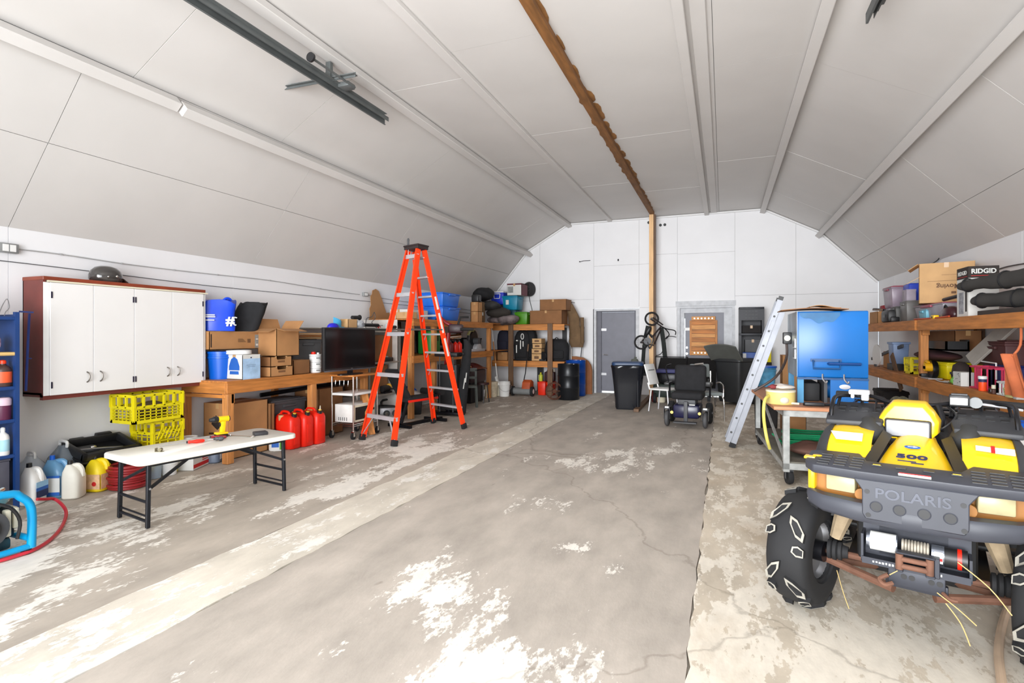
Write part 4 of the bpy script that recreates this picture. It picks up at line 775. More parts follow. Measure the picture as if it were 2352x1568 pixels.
# rack contents
carton('carton', 'wide brown carton on the rack deck behind the ladder rail', -5.95, -5.5, 7.5, 8.2, 1.052, 1.50, CARDD)
carton('carton', 'tall dark carton on the lowest rack deck', -5.95, -5.5, 7.45, 8.05, .502, .98, CARDD)
t = T('appliance', 'small black appliance on the middle deck of the grey rack', 'appliance', (-5.44, yx(886, -5.45), 1.051)); MB().bb(-.07, .07, -.12, .12, 0, .07).b('body', BLACK, t, bev=.015); MB().sph((0, 0, .075), (.03, .05, .02), 12, 8).b('dial', STEEL, t)
t = T('power_tool', 'black and yellow power tool on the bottom deck of the grey rack', 'power tool', (-5.46, yx(886, -5.46), .501)); MB().cyl((0, -.12, .08), (0, .08, .08), .055, n=18).b('motor', BLACK, t); MB().sph((0, .1, .11), (.05, .05, .05), 14, 10).b('guard', mat('tool_yellow', (222, 170, 60), .5), t); MB().tube([(0, .12, .06), (0, .3, .05)], .015, 8).bb(-.06, .06, -.1, .1, 0, .03).b('base', BLACKM, t)
# ---- white folding table and the tools on it
ft = T('folding_table', 'low white folding table with black steel legs in the middle of the floor', 'table', (0, 0, 0), radians(-10.5))
c = (PZ(318, 1222) + PZ(657, 1125) + PZ(268, 1190)) / 3; A, B, Cc = PZ(318, 1222), PZ(657, 1125), PZ(268, 1190)
ctr = (B + Cc) / 2; ft.location = (ctr.x, ctr.y, 0); TZ = .545; LX, LY = .315, .70
tp = MB().bb(-LX, LX, -LY, LY, TZ - .045, TZ); tp.v = tp.v
ring = lambda k, z: [V(((LX - .07) * sx_ + .07 * cos(a) * k - (0 if k == 1 else 0), (LY - .07) * sy_ + .07 * sin(a) * k, z)) for sx_, sy_, a0 in ((1, 1, 0), (-1, 1, pi / 2), (-1, -1, pi), (1, -1, 1.5 * pi)) for a in [a0 + pi / 2 * i / 6 for i in range(7)]]
TW = mat('table_white', (228, 224, 214), .45, var=.03)
MB().loft([ring(.8, TZ - .045), ring(1, TZ - .038), ring(1, TZ - .008), ring(.9, TZ)]).b('table_top', TW, ft, sm=50)
LGM = mat('leg_black', (26, 28, 34), .4, .3)
lx, ly = .235, .60
for sy in (-1, 1):
    y = ly * sy
    for x in (-lx, lx):
        MB().bar((x, y, .0), (x * .98, y - sy * .01, TZ - .04), .028, .03, up=(0, 1, 0)).b('leg', LGM, ft, bev=.004, seg=1)
    MB().tube([(-lx, y, .05), (lx, y, .05)], .012, 8).tube([(-lx, y, .20), (lx, y, .20)], .012, 8).tube([(-lx, y, .09), (lx, y, .09)], .008, 8).b('cross_tube', LGM, ft)
    MB().bar((lx * .98, y - sy * .01, .30), (lx * .5, y - sy * .42, TZ - .05), .016, .022).bar((-lx * .98, y - sy * .01, .30), (-lx * .5, y - sy * .42, TZ - .05), .016, .022).b('brace', LGM, ft)
    MB().cyl((lx + .014, y - sy * .01, .305), (lx + .02, y - sy * .01, .305), .009, n=10).b('rivet', STEEL, ft)
MB().bb(-.25, -.22, -LY + .1, LY - .1, TZ - .07, TZ - .045).bb(.22, .25, -LY + .1, LY - .1, TZ - .07, TZ - .045).b('side_rail', LGM, ft)
MM = Matrix.Rotation(-radians(-10.5), 3, 'Z')
def ot(u, v): p = PZ(u, v, TZ); return (p.x, p.y, TZ)
# cordless drill
p = ot(508, 1003); d = T('cordless_drill', 'yellow and black cordless drill standing on the folding table', 'drill', p, radians(-20)); DY = mat('drill_yellow', (240, 190, 0), .45); d.scale = (.86, .86, .86)
MB().bb(-.045, .045, -.06, .06, .0, .032).b('battery', BLACK, d, bev=.008); MB().bb(-.046, .046, -.062, .062, .032, .055).b('battery_top', DY, d, bev=.01)
MB().loft([[V((x * .02, y * .024 + o, z)) for x, y in ((-1, -1), (1, -1), (1, 1), (-1, 1))] for z, o in ((.05, .01), (.10, .015), (.155, .02), (.175, .02))]).b('grip', DY, d, bev=.006); MB().bb(-.012, .012, -.018, .0, .115, .15).b('trigger', BLACK, d, bev=.003)
MB().cyl((0, -.03, .195), (0, .075, .195), .032, n=20).b('motor_body', DY, d); MB().cyl((0, -.075, .195), (0, -.03, .195), .036, .03, 20).cyl((0, -.12, .195), (0, -.075, .195), .018, .032, 16).b('chuck', BLACK, d); MB().cyl((0, .075, .195), (0, .085, .195), .03, n=20).b('rear_cap', BLACK, d)
def driver(label, u0, v0, u1, v1, hc, hr=.016):
    a, b_ = V(ot(u0, v0)), V(ot(u1, v1)); dd = (b_ - a).normalized(); a.z = b_.z = TZ + hr + .001; t = T('screwdriver', label, 'screwdriver', ((a.x + b_.x) / 2, (a.y + b_.y) / 2, TZ))
    k = a + (b_ - a) * .62; MB().tube([a + V((0, 0, -hr + .005)), k], .0032, 8).b('shaft', STEEL, t, w=True)
    MB().tube([k, k + dd * .01, k + dd * .03, (k + b_) / 2, b_ - dd * .012, b_], [hr * .6, hr * .85, hr * .7, hr, hr * .9, hr * .5], 12).b('handle', hc, t, w=True); MB().tube([k - dd * .012, k], hr * .62, 12).b('collar', BLACK, t, w=True)
driver('long screwdriver with a red handle lying near the metal bracket', 366, 1026, 470, 1016, REDP, .017); driver('screwdriver with a red and black handle lying behind the others', 430, 1007, 520, 1007, mat('dark_red_handle', (140, 24, 36), .4), .015); driver('stubby screwdriver with a dark grey handle on the folding table', 462, 1014, 514, 1012, GREYD, .021)
a, b_ = V(ot(524, 1001)), V(ot(580, 1004)); t = T('wrench', 'chrome combination wrench lying on the folding table', 'wrench', ((a.x + b_.x) / 2, (a.y + b_.y) / 2, TZ)); a.z = b_.z = TZ + .006; dd = (b_ - a).normalized()
MB().bar(a, b_, .015, .007).b('shank', CHROME, t, w=True); MB().tube([b_ + V((.018 * cos(q_), .018 * sin(q_), 0)) for q_ in [2 * pi * i / 16 for i in range(16)]], .006, 6, closed=True).b('ring_end', CHROME, t, w=True); MB().tube([a + V((.02 * cos(q_), .02 * sin(q_), 0)) for q_ in [.6 + 4.6 * i / 12 for i in range(13)]], .007, 6).b('jaw', CHROME, t, w=True)
p = ot(366, 1037); t = T('bracket', 'small brass coloured metal catch at the corner of the folding table', 'catch', p, .3); BR = mat('dull_brass', (150, 142, 118), .4, .7); MB().bb(-.03, .03, -.015, .015, 0, .004).bb(-.03, -.026, -.015, .015, 0, .03).b('plate', BR, t); MB().cyl((.01, -.012, .018), (.01, .012, .018), .014, n=12).b('barrel', BR, t)
p = ot(598, 998); t = T('battery_charger', 'flat black box lying at the far end of the folding table', 'box', p, radians(-30)); MB().bb(-.05, .05, -.06, .06, 0, .03).b('body', mat('flat_black_box', (50, 48, 50), .6), t, bev=.006); MB().bb(-.045, .045, -.055, .055, .03, .0315).b('lid', _mats['flat_black_box'], t)
# ---- generator in its blue cage, red hose
p = PZ(86, 1268); g_ = T('compressor', 'engine driven machine in a bright blue tube cage at the edge of the view', 'machine', (p.x - .05, p.y - .38, 0), radians(90)); CB_ = mat('cage_blue', (0, 150, 206), .35, var=.06)
for y in (-.02, .44):
    MB().tube([(.36, y, .04), (.36, y, .30), (.30, y, .40), (.20, y, .44), (-.30, y, .44), (-.40, y, .36), (-.40, y, .04)], .026, 12, sm=4).b('cage_tube', CB_, g_)
MB().tube([(.36, -.02, .10), (.36, .44, .10)], .022, 10).tube([(-.2, -.02, .44), (-.2, .44, .44)], .022, 10).tube([(-.4, -.02, .05), (.36, -.02, .05)], .02, 10).b('cross_tube', CB_, g_)
MB().sph((.06, .2, .38), (.27, .2, .09), 22, 12).b('fuel_tank', mat('tank_blue', (120, 184, 198), .3), g_); MB().cyl((.05, .18, .46), (.05, .18, .485), .035, n=18).b('tank_cap', BLACK, g_)
MB().bb(-.3, .28, .04, .40, .05, .13).b('base_tray', mat('dark_teal', (40, 70, 78), .5), g_, bev=.02); MB().bb(.02, .31, .06, .36, .12, .33).b('engine_block', BLACKM, g_, bev=.02)
MB().cyl((.13, .05, .22), (.13, -.0, .22), .12, n=30).b('recoil_cover', GREYD, g_); MB().cyl((.13, -.0, .22), (.13, -.012, .22), .07, n=26).b('recoil_boss', BLACK, g_); MB().cyl((.13, -.012, .22), (.13, -.02, .22), .018, n=14).b('recoil_bolt', CHROME, g_)
fn_ = MB()
for k in range(7): fn_.bb(.22, .33, .08, .3, .14 + k * .028, .15 + k * .028)
fn_.b('cooling_fins', mat('cast_alu', (196, 190, 170), .5, .4), g_)['kind'] = 'stuff'
MB().bb(.235, .27, .02, .1, .14, .32).bb(.29, .325, .04, .2, .18, .32).b('shroud', CREAMP, g_, bev=.01); MB().bb(.0, .2, -.015, .05, .06, .15).b('side_tank', GREYP, g_, bev=.03)
MB().tube([(.1, -.03, .42), (.22, -.05, .36), (.28, -.05, .25), (.27, -.04, .13)], .011, 8, sm=4).b('loose_cable', BLACK, g_); MB().cyl((.38, .4, .30), (.45, .44, .29), .012, n=10).cyl((.38, .42, .37), (.43, .46, .37), .014, n=10).b('hose_fitting', CHROME, g_)
for x in (-.36, .34):
    for y in (0, .42): MB().cyl((x, y, 0), (x, y, .05), .03, n=14).b('foot', RUBBER, g_)
hz = PZ(85, 1149, .16)
hs = [(hz.x, hz.y, .17)] + [PZ(u, v, z) for u, v, z in ((104, 1146, .15), (126, 1146, .12), (146, 1163, .07), (152, 1182, .03), (140, 1212, .014), (114, 1240, .013), (78, 1262, .013), (40, 1275, .013), (0, 1287, .013), (-60, 1300, .013))]
tag(MB().tube(hs, .0125, 10, sm=5).b('air_hose', mat('bright_red_hose', (198, 44, 60), .4)), 'bright red hose looping over the floor from the blue machine', 'hose')
# ---- orange stepladder
LT = V((0, 0, 0)); f1, f2 = PZ(905, 1025), PZ(831, 1010); b1, b2 = PZ(1067, 984), PZ(996, 971)
mid = (f1 + f2 + b1 + b2) / 4; wd = ((f1 - f2) + (b1 - b2)); wd.normalize(); dd = ((b1 + b2) - (f1 + f2)); dd.z = 0; dd.normalize()
la = T('stepladder', 'tall orange fibreglass stepladder standing open on the floor', 'stepladder', (mid.x, mid.y, 0)); fm = mid.length
# height so that the cap meets the photographed height
fw = -_S * mid.x + _C * mid.y; HT = 1.5 + (770 - 566) * fw / FPX
tops = {}
for nm, ft1, ft2, off in (('rear', f1, f2, -.07), ('front', b1, b2, .07)):
    rails = []
    for ftp, s in ((ft1, 1), (ft2, -1)):
        top = V((mid.x, mid.y, HT - .06)) + wd * s * .135 + dd * off
        rails.append((V((ftp.x, ftp.y, .05)), top))
        w_, d_ = (.028, .075)
        a, b_ = V((ftp.x, ftp.y, .0)) , top
        dr_ = (b_ - a).normalized(); x = wd; y = dr_.cross(x).normalized()
        m = MB()
        m.bar(a + dr_ * .05, b_, .006, d_, up=y)
        m.bar(a + dr_ * .05 - y * (d_ / 2) - x * s * .014, b_ - y * (d_ / 2) - x * s * .014, .03, .006, up=y); m.bar(a + dr_ * .05 + y * (d_ / 2) - x * s * .014, b_ + y * (d_ / 2) - x * s * .014, .03, .006, up=y)
        m.b('rail', ORANGE, la, w=True)
        MB().bar(a, a + dr_ * .085, .045, .095, up=y).b('rubber_foot', RUBBER, la, w=True, bev=.006)
        if nm == 'front':
            for q0, q1 in ((.42, .52), (.55, .66), (.68, .75)):
                A_, B_ = a.lerp(b_, q0), a.lerp(b_, q1)
                if s > 0: MB().bar(A_ + x * s * .004, B_ + x * s * .004, .003, .035, up=y).b('warning_label', PAPER, la, w=True)
    n = 9 if nm == 'front' else 5
    for k in range(n):
        t_ = ((k + 1) * .305 / HT) if nm == 'front' else ((k * .61 + .305 + .0) / HT)
        A_, B_ = rails[0][0].lerp(rails[0][1], t_), rails[1][0].lerp(rails[1][1], t_)
        if nm == 'front':
            MB().bar(A_, B_, .085, .03, up=(0, 0, 1)).b('step', ALU, la, w=True, bev=.004, seg=1)
            if k < 6:
                for P_, Q_, s in ((A_, rails[0][0].lerp(rails[0][1], t_ - .035), -1), (B_, rails[1][0].lerp(rails[1][1], t_ - .035), 1)):
                    MB().bar(P_ + wd * s * .07, Q_, .012, .004).b('step_brace', ALU, la, w=True)
        else:
            MB().bar(A_, B_, .03, .05, up=(0, 0, 1)).bar(A_ + V((0, 0, .028)), B_ + V((0, 0, .028)), .045, .006, up=(0, 0, 1)).b('rear_rung', ALU, la, w=True)
    if nm == 'rear':
        for i, s in ((0, -1), (1, 1)):
            A_ = rails[i][0].lerp(rails[i][1], .0); B_ = rails[0][0].lerp(rails[1][0], .5) * 0 + rails[i][0].lerp(rails[i][1], .10) + wd * s * .16
            MB().bar(rails[i][0].lerp(rails[i][1], .01), B_, .02, .006).b('corner_brace', ALU, la, w=True)
    tops[nm] = rails
for i in (0, 1):
    A_, B_ = tops['rear'][i][0].lerp(tops['rear'][i][1], .56), tops['front'][i][0].lerp(tops['front'][i][1], .56)
    MB().bar(A_, B_, .006, .022).b('spreader', mat('spreader_grey', (128, 122, 116), .4, .7), la, w=True)
cp = MB(); R_ = Matrix((wd, dd, V((0, 0, 1)))).transposed()
cp.box((mid.x, mid.y, HT - .03), (.34, .25, .05), R=R_).box((mid.x, mid.y, HT), (.36, .27, .025), R=R_).b('top_cap', mat('cap_brown', (44, 34, 34), .5), la, w=True, bev=.008)
pt = V((mid.x, mid.y, HT)) - wd * .10 - dd * .09
t = T('screwdriver', 'screwdriver with a dark handle stuck through the stepladder cap', 'screwdriver', (pt.x, pt.y, HT + .013)); MB().lathe([(.01, 0), (.017, .01), (.015, .05), (.018, .085), (.012, .11)], n=14).b('handle', GREYD, t); MB().cyl((0, 0, -.20), (0, 0, 0), .004, n=8).b('shaft', STEEL, t)
# ================================================================ the far end
# ---- lumber shelving in the corner: one run on the long wall, one on the end wall
zt_, zl = 1.80, 1.13
ls = T('wooden_shelves', 'long rough lumber shelving on the long wall beyond the stepladder', 'shelving', (-5.65, 10.6, 0)); fx = .45
for y in (-2.2, -1.38, 1.27):
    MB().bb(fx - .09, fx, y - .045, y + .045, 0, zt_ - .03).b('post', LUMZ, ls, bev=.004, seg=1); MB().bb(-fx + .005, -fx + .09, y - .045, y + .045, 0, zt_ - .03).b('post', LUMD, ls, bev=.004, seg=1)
for z in (zt_, zl):
    MB().bb(-fx + .005, fx, -2.25, 2.4, z - .02, z).b('shelf_board', LUMB, ls); MB().bb(fx, fx + .04, -2.25, 1.33, z - .13, z).b('front_rail', LUMB, ls, bev=.004, seg=1)
bs = T('wooden_shelves', 'rough lumber shelving with two boards against the end wall', 'shelving', (-4.40, 13.38, 0)); hy = .48
bx0, bx1 = PY(1130, 770, 12.9).x + 4.40, PY(1296, 770, 12.9).x + 4.40
for u in (1174, 1264):
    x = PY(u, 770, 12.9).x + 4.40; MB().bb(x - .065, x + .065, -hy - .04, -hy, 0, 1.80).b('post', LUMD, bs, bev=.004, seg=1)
MB().bb(bx1 - .3, bx1 - .2, hy - .1, hy, 0, 1.7).bb(bx0 + .95, bx0 + 1.1, hy - .1, hy, 0, .7).b('rear_post', BLACK, bs)
for z in (1.78, .85):
    MB().bb(bx0, bx1, -hy + .04, hy, z - .02, z).b('shelf_board', LUMX, bs); MB().bb(bx0, bx1, -hy, -hy + .04, z - .15, z).b('front_rail', LUMX, bs, bev=.004, seg=1)
Y0 = 12.95
def bk(u, z, y=Y0): p = PY(u, 770, y); return V((p.x, y, z))
def bh(v0, v1, y=Y0, u=1220): f = 1.0 / ray(u, 770).y * y; return (v1 - v0) * f / FPX
ZT, ZL = 1.782, .852
# on the top board: boxes, bins, bags
cbx = PY(1274, 770, 13.0)
carton('carton', 'wide brown carton under another on the end wall shelf', bk(1216, 0).x, bk(1290, 0).x, 12.98, 13.5, ZT, ZT + .34, CARDD)
carton('carton', 'brown carton with bulging top stacked over the wide one', bk(1238, 0).x, bk(1299, 0).x, 13.02, 13.5, ZT + .347, ZT + .62, CARDD)
t = carton('carton', 'flat opened box lid leaning over the wide brown carton edge', bk(1222, 0).x, bk(1264, 0).x, 12.97, 13.01, ZT + .348, ZT + .40, CARDD) if False else None
tote('storage_bin', 'small bright green bin on the end wall shelf', tuple(bk(1202, ZT, 13.15)), .36, .40, .31, GREENP)
tote('storage_bin', 'dark teal bin supporting another on the end wall shelf', tuple(bk(1175, ZT, 13.2)), .42, .48, .36, mat('deep_teal', (10, 66, 82), .45))
tb = tote('storage_bin', 'bright teal bin with a white sticker stacked in the corner', tuple(bk(1178, ZT + .374, 13.2)), .44, .5, .36, TEALP); MB().bb(-.1, -.02, -.245, -.236, .14, .26).b('sticker', PAPER, tb)
gb = carton('carton', 'white and maroon printed box on top of the teal bins', bk(1163, 0).x, bk(1196, 0).x, 13.0, 13.45, ZT + .75, ZT + 1.05, PAPER); hx_ = (bk(1196, 0).x - bk(1163, 0).x) / 2
MB().bb(-hx_, hx_, -.226, .226, .27, .308).bb(hx_, hx_ + .002, -.22, .22, .0, .29).b('maroon_print', mat('maroon_print', (96, 34, 48), .6), gb); MB().bb(-hx_ + .02, -.03, -.2275, -.226, .07, .23).b('grey_picture', mat('grey_picture', (138, 142, 140), .6), gb)
co = T('cooler', 'royal blue cool box with a white lid and handle in the corner', 'cooler', tuple(bk(1147, ZT + .52, 13.12)))
MB().box((0, 0, .16), (.34, .30, .32), top=1.06).b('body', mat('cooler_blue', (16, 50, 190), .35), co, bev=.02); MB().bb(-.18, .18, -.16, .16, .31, .345).b('lid', WHITEP, co, bev=.012)
MB().bar((-.09, -.168, .28), (.09, -.168, .28), .014, .02).bar((-.09, -.168, .28), (-.075, -.168, .16), .014, .014).bar((.09, -.168, .28), (.075, -.168, .16), .014, .014).bar((-.075, -.168, .16), (.075, -.168, .16), .014, .014).b('handle', WHITEP, co)
tote('storage_bin', 'dark crate holding up the blue cool box in the shelf corner', tuple(bk(1147, ZT, 13.25)), .40, .4, .508, mat('deep_charcoal', (38, 40, 44), .6))
blob('duffel_bag', 'big black bag on top of the pile in the shelf corner', (-5.60, 12.35, 2.53), (.27, .30, .17), BLACKF, 'bag', 1.2, .25)
blob('duffel_bag', 'black and grey bag below the big black bag in the corner', (-5.48, 12.35, 2.24), (.34, .26, .12), mat('black_grey_cloth', (46, 46, 46), .9, var=.6, scale=6), 'bag', 3.1, .25)
blob('sleeping_bag', 'dark rolled bundle resting above the patterned bag', (-5.28, 12.55, 2.07), (.34, .26, .13), mat('umber_cloth', (52, 47, 43), .9), 'bundle', 6.3, .2)
blob('patterned_bag', 'grey and black patterned bag hanging over the shelf corner', (-5.19, 12.66, 1.90), (.42, .24, .14), mat('patterned_cloth', (110, 98, 98), .9, var=.8, scale=5), 'bag', 7.7, .25)
t = T('backpack', 'tan box like bag with a white tag in the shelf corner', 'bag', (-5.60, 12.0, zt_ + .002)); MB().bb(-.14, .14, -.16, .16, 0, .52).b('body', mat('tan_cloth', (128, 104, 76), .9), t, bev=.04); MB().bb(.14, .145, -.1, .02, .18, .26).b('tag', PAPER, t)
carton('carton', 'small brown box with a white label beside the corner bags', -5.42, -5.24, 11.25, 11.47, zt_ + .002, zt_ + .24, CARD); carton('carton', 'second small brown box stacked with the labelled one', -5.42, -5.24, 11.25, 11.47, zt_ + .25, zt_ + .46, CARD)
t = T('speaker', 'small black cube speaker on the little brown boxes', 'speaker', (-5.33, 11.35, zt_ + .468)); MB().bb(-.09, .09, -.1, .1, 0, .17).b('case', BLACK, t, bev=.03); MB().cyl((.09, 0, .085), (.095, 0, .085), .06, n=18).b('cone', GREYD, t)
# fan on the end wall
fp = PY(1214, 664, YB - .16)
fa = T('wall_fan', 'black round fan fixed high on the end wall with a hanging cord', 'fan', (fp.x, YB, fp.z), 0)
MB().lathe([(.12, -.06), (.185, -.05), (.2, 0), (.185, .05), (.12, .07)], c=(.02, -.16, 0), axis=(.85, -.5, 0), n=28).b('guard', BLACK, fa); MB().cyl((-.05, -.12, 0), (-.28, -.08, 0), .07, .09, 18).b('motor', BLACKM, fa); MB().bb(-.32, -.24, -.10, 0, -.06, .06).b('bracket', BLACKM, fa)
for k in range(10): a = 2 * pi * k / 10; MB().bar((.075, -.19, 0), (.055 + .02 + .08 * -sin(a) * .5, -.19 + -.13 * sin(a), .18 * cos(a)), .006, .006).b('guard_wire', GREYD, fa)
MB().tube([(-.02, -.1, -.12), (-.01, -.03, -.3), (.05, -.02, -.55), (.09, -.02, -.85)], .008, 6, sm=3).b('cord', BLACK, fa)
# top of the long wall shelf
bb1 = yx(1004, -5.25)
for k in range(2):
    tote('storage_bin', ('lower', 'upper')[k] + ' light blue bin of the pair above the long lumber shelf', (-5.55, 10.05, zt_ + .002 + k * .29), .55, .80, .285, mat('light_blue_bin', (40, 118, 226), .4), 0)
carton('carton', 'wide white box behind the ladder rungs on the long shelf', -5.85, -5.45, 8.62, 9.35, zt_ + .002, zt_ + .18, PAPER)
carton('carton', 'pale wooden box at the near end of the long lumber shelf', -5.6, -5.25, 8.45, 8.62, zt_ + .002, zt_ + .12, CARDL)
# cabinet-white panel beside the shelf end
tag(MB().bb(XL + .002, -5.4, 8.19, 8.21, 0, 1.78).b('panel_board', mat('dull_white_board', (206, 200, 194), .6), bev=.003, seg=1), 'tall dull white board standing at the near end of the long lumber shelf', 'board')
# middle deck of the long wall shelf
ZM = zl + .002
gc = T('tool_box', 'green plastic case on the middle board behind the ladder', 'tool box', (-5.42, yx(986, -5.42), ZM)); MB().bb(-.15, .15, -.19, .19, 0, .46).b('body', mat('case_green', (40, 126, 52), .45), gc, bev=.03); MB().bb(.15, .16, -.1, .1, .26, .36).b('label', mat('dark_green', (22, 70, 30), .5), gc)
t = T('mitre_saw', 'black and silver mitre saw on the middle board near the corner', 'saw', (-5.42, 11.05, ZM)); MB().cyl((-.06, .3, .03), (.16, .3, .03), .16, n=26).bb(-.1, .2, -.2, .55, 0, .06).b('table', ALU, t, bev=.01)
MB().lathe([(.21, -.02), (.23, 0), (.21, .02)], c=(.05, .22, .24), axis=(1, 0, 0), n=30).b('blade_guard', BLACKM, t); MB().lathe([(.25, -.012), (.25, .012), (.235, .012), (.235, -.012)], c=(.05, .22, .26), axis=(1, 0, 0), n=30).b('guard_rim', STEEL, t); MB().cyl((.06, .22, .24), (.2, .22, .24), .07, n=18).b('motor', GREYD, t); MB().tube([(.05, -.06, .38), (.05, .05, .47), (.05, .22, .48)], .03, 10, sm=3).b('handle', mat('saw_handle', (150, 146, 96), .5), t)
for k, (u, m_, lb) in enumerate(((1035, mat('dark_red_tin', (120, 34, 36), .5), 'dark red tin at the middle board behind the ladder rail'), (1046, REDP, 'first bright red bottle of the pair on the middle board'), (1055, REDP, 'second bright red bottle of the pair on the middle board'))):
    bottle('bottle', lb, (-5.3, yx(u, -5.3), ZM), .06, .27, m_, BLACK)
t = T('bench_vice', 'silver and black bench tool lying on the middle board', 'tool', (-5.4, yx(1040, -5.4), ZM + .31)); MB().cyl((0, -.3, 0), (0, .3, .03), .06, n=16).b('body', CHROME, t); MB().bb(-.06, .06, -.1, .2, -.3, -.06).b('base', BLACKM, t)
t = T('grinder', 'dark metal grinder on the middle board between post and ladder', 'grinder', (-5.38, yx(1010, -5.38), ZM)); MB().cyl((0, -.14, .12), (0, .14, .12), .07, n=18).bb(-.06, .06, -.1, .1, 0, .06).b('body', BLACKM, t); MB().cyl((0, -.17, .12), (0, -.14, .12), .09, n=20).cyl((0, .14, .12), (0, .17, .12), .09, n=20).b('wheel', GREYD, t)
for y, h_, m_, lb in ((8.75, .42, BLACK, 'black bin on the middle board at the near shelf end'), (9.9, .5, mat('very_dark', (30, 26, 26), .8), 'tall dark case standing deep on the middle board'), (11.9, .3, mat('very_dark', (0, 0, 0)), 'dark case on the middle board behind the corner post')):
    tote('storage_bin', lb, (-5.75, y, ZM), .4, .5, h_, m_)
# on the end wall's lower board
for (u0, u1, h, y0, m_, lb, nm, ct) in ((1139, 1166, .58, 13.0, mat('navy_black_cloth', (26, 26, 44), .85), 'navy black bag above a brown box on the lower end wall board', 'bag', 'bag'),):
    pass
carton('carton', 'small brown box with a white label on the lower end wall board', bk(1141, 0).x, bk(1165, 0).x, 12.98, 13.25, ZL, ZL + .21, CARD)
carton('carton', 'tan box beside the corner post on the lower end wall board', bk(1132, 0).x, bk(1139, 0).x, 13.0, 13.3, ZL, ZL + .26, CARD)
def pack(name, label, x, y, z, w, d, h, m_, seed):
    t = T(name, label, 'bag', (x, y, z)); b_ = MB()
    b_.loft([[V((w / 2 * k * math.copysign(abs(cos(a)) ** .6, cos(a)), d / 2 * k * math.copysign(abs(sin(a)) ** .6, sin(a)), h * f)) for a in [2 * pi * j / 20 for j in range(20)]] for f, k in ((0, .9), (.06, 1), (.5, 1.03), (.8, .92), (.95, .7), (1, .35))]); b_.noise(.02, 5, seed); b_.v = [V((p.x, p.y, max(0, p.z))) for p in b_.v]; b_.b('body', m_, t, sm=60)
    MB().bb(-w * .35, w * .35, -d * .62, -d * .42, h * .1, h * .5).b('front_pocket', m_, t, bev=.03); MB().tube([(-w * .1, -d * .1, h * .96), (0, -d * .1, h * 1.06), (w * .1, -d * .1, h * .96)], .012, 6, sm=3).b('grab_loop', m_, t)
    return t
pack('backpack', 'navy black backpack standing on the small labelled brown box', bk(1152, 0).x, 13.14, ZL + .22, .36, .26, .56, mat('navy_black_cloth', (26, 26, 44), .85), 2)
g1 = pack('backpack', 'black backpack with white lettering on the lower end wall board', bk(1195, 0).x, 13.13, ZL, .44, .26, .78, BLACKF, 5)
MB().tube([(.05 + .035 * cos(a), -.165, .62 + .07 * sin(a)) for a in [2 * pi * i / 14 for i in range(14)]], .012, 6, closed=True).bb(-.01, .015, -.175, -.15, .30, .52).bb(.06, .085, -.175, -.15, .36, .5).bb(-.12, -.095, -.175, -.15, .2, .4).bb(-.12, -.07, -.175, -.15, .50, .53).b('white_lettering', PAPER, g1)
pack('backpack', 'second black backpack with a white strap edge beside the lettered one', bk(1212, 0).x, 13.2, ZL, .32, .26, .80, BLACKF, 8)
pack('backpack', 'lumpy black bag at the end of the lower end wall board', bk(1262, 0).x + .12, 13.2, ZL, .62, .3, .56, BLACKF, 11)
for k, (lb, w0, w1) in enumerate((('lowest pale shoe box of the stack on the lower end wall board', 1220, 1243), ('second shoe box up the stack with a dark print', 1220, 1243), ('third shoe box up the stack with a dark print', 1222, 1244), ('topmost shoe box of the stack below the wide carton', 1221, 1243))):
    z = ZL + (0, .185, .315, .445)[k]; h_ = (.18, .125, .125, .125)[k]
    t = carton('carton', lb, bk(w0, 0).x, bk(w1, 0).x, 12.98, 13.28, z, z + h_ - .008, CARDL)
    MB().bb(-.06, .06, -.1515, -.15, h_ * .3, h_ * .68).b('print', BROWNINK, t)
t = T('round_case', 'black round cased tool next to the shoe boxes', 'tool', tuple(bk(1247, ZL, 13.0))); MB().lathe([(.1, -.03), (.12, 0), (.1, .03)], c=(0, 0, .12), axis=(.3, 1, 0), n=22).bb(-.09, .09, -.03, .05, 0, .05).b('body', BLACK, t)
# floor under the end wall shelf
lw = PZ(1212, 913); lx0, lx1 = PZ(1171, 910).x, PZ(1216, 912).x
lm = T('lawn_sweeper', 'old orange and grey lawn sweeper with a thin handle on the floor', 'lawn sweeper', ((lx0 + lx1) / 2, 12.62, 0)); hw = (lx1 - lx0) / 2
OR_ = mat('faded_orange', (178, 78, 34), .6, var=.2)
MB().cyl((-hw + .03, -.05, .12), (hw - .03, -.05, .12), .085, n=20).b('grey_roller', GREYP, lm); MB().prism([(-.12, .14), (.2, .14), (.2, .34), (.05, .40), (-.06, .34)], (-hw + .25, 0, 0), (0, 1, 0), (0, 0, 1), hw * 2 - .3).b('hopper', OR_, lm, bev=.01)
for s in (-1, 1): MB().lathe([(.115, -.03), (.12, 0), (.115, .03), (.06, .03), (.06, -.03)], c=(s * hw, -.05, .12), axis=(1, 0, 0), n=24).b('tyre', RUBBER, lm); MB().lathe([(.06, -.032), (.06, .032)], c=(s * hw, -.05, .12), axis=(1, 0, 0), n=20).b('hub', WHITEP, lm)
MB().tube([(-.02, -.02, .2), (.02, .1, .55), (.06, .16, 1.1)], .012, 8).b('handle_rod', BLACKM, lm); MB().tube([(.06, .16, 1.1), (.075, .17, 1.28)], .02, 8).b('grip', LUMD, lm)
for k, (u0, u1) in enumerate(((1222, 1243), (1246, 1262))):
    p0_, p1_ = PZ(u0, 911), PZ(u1, 911)
    tote('storage_bin', ('bright orange red bin on the floor under the end wall shelf', 'second orange red bin half hidden by the shelf post')[k], ((p0_.x + p1_.x) / 2, 13.05, 0), p1_.x - p0_.x, .36, .33, mat('bin_orange', (226, 44, 14), .4))
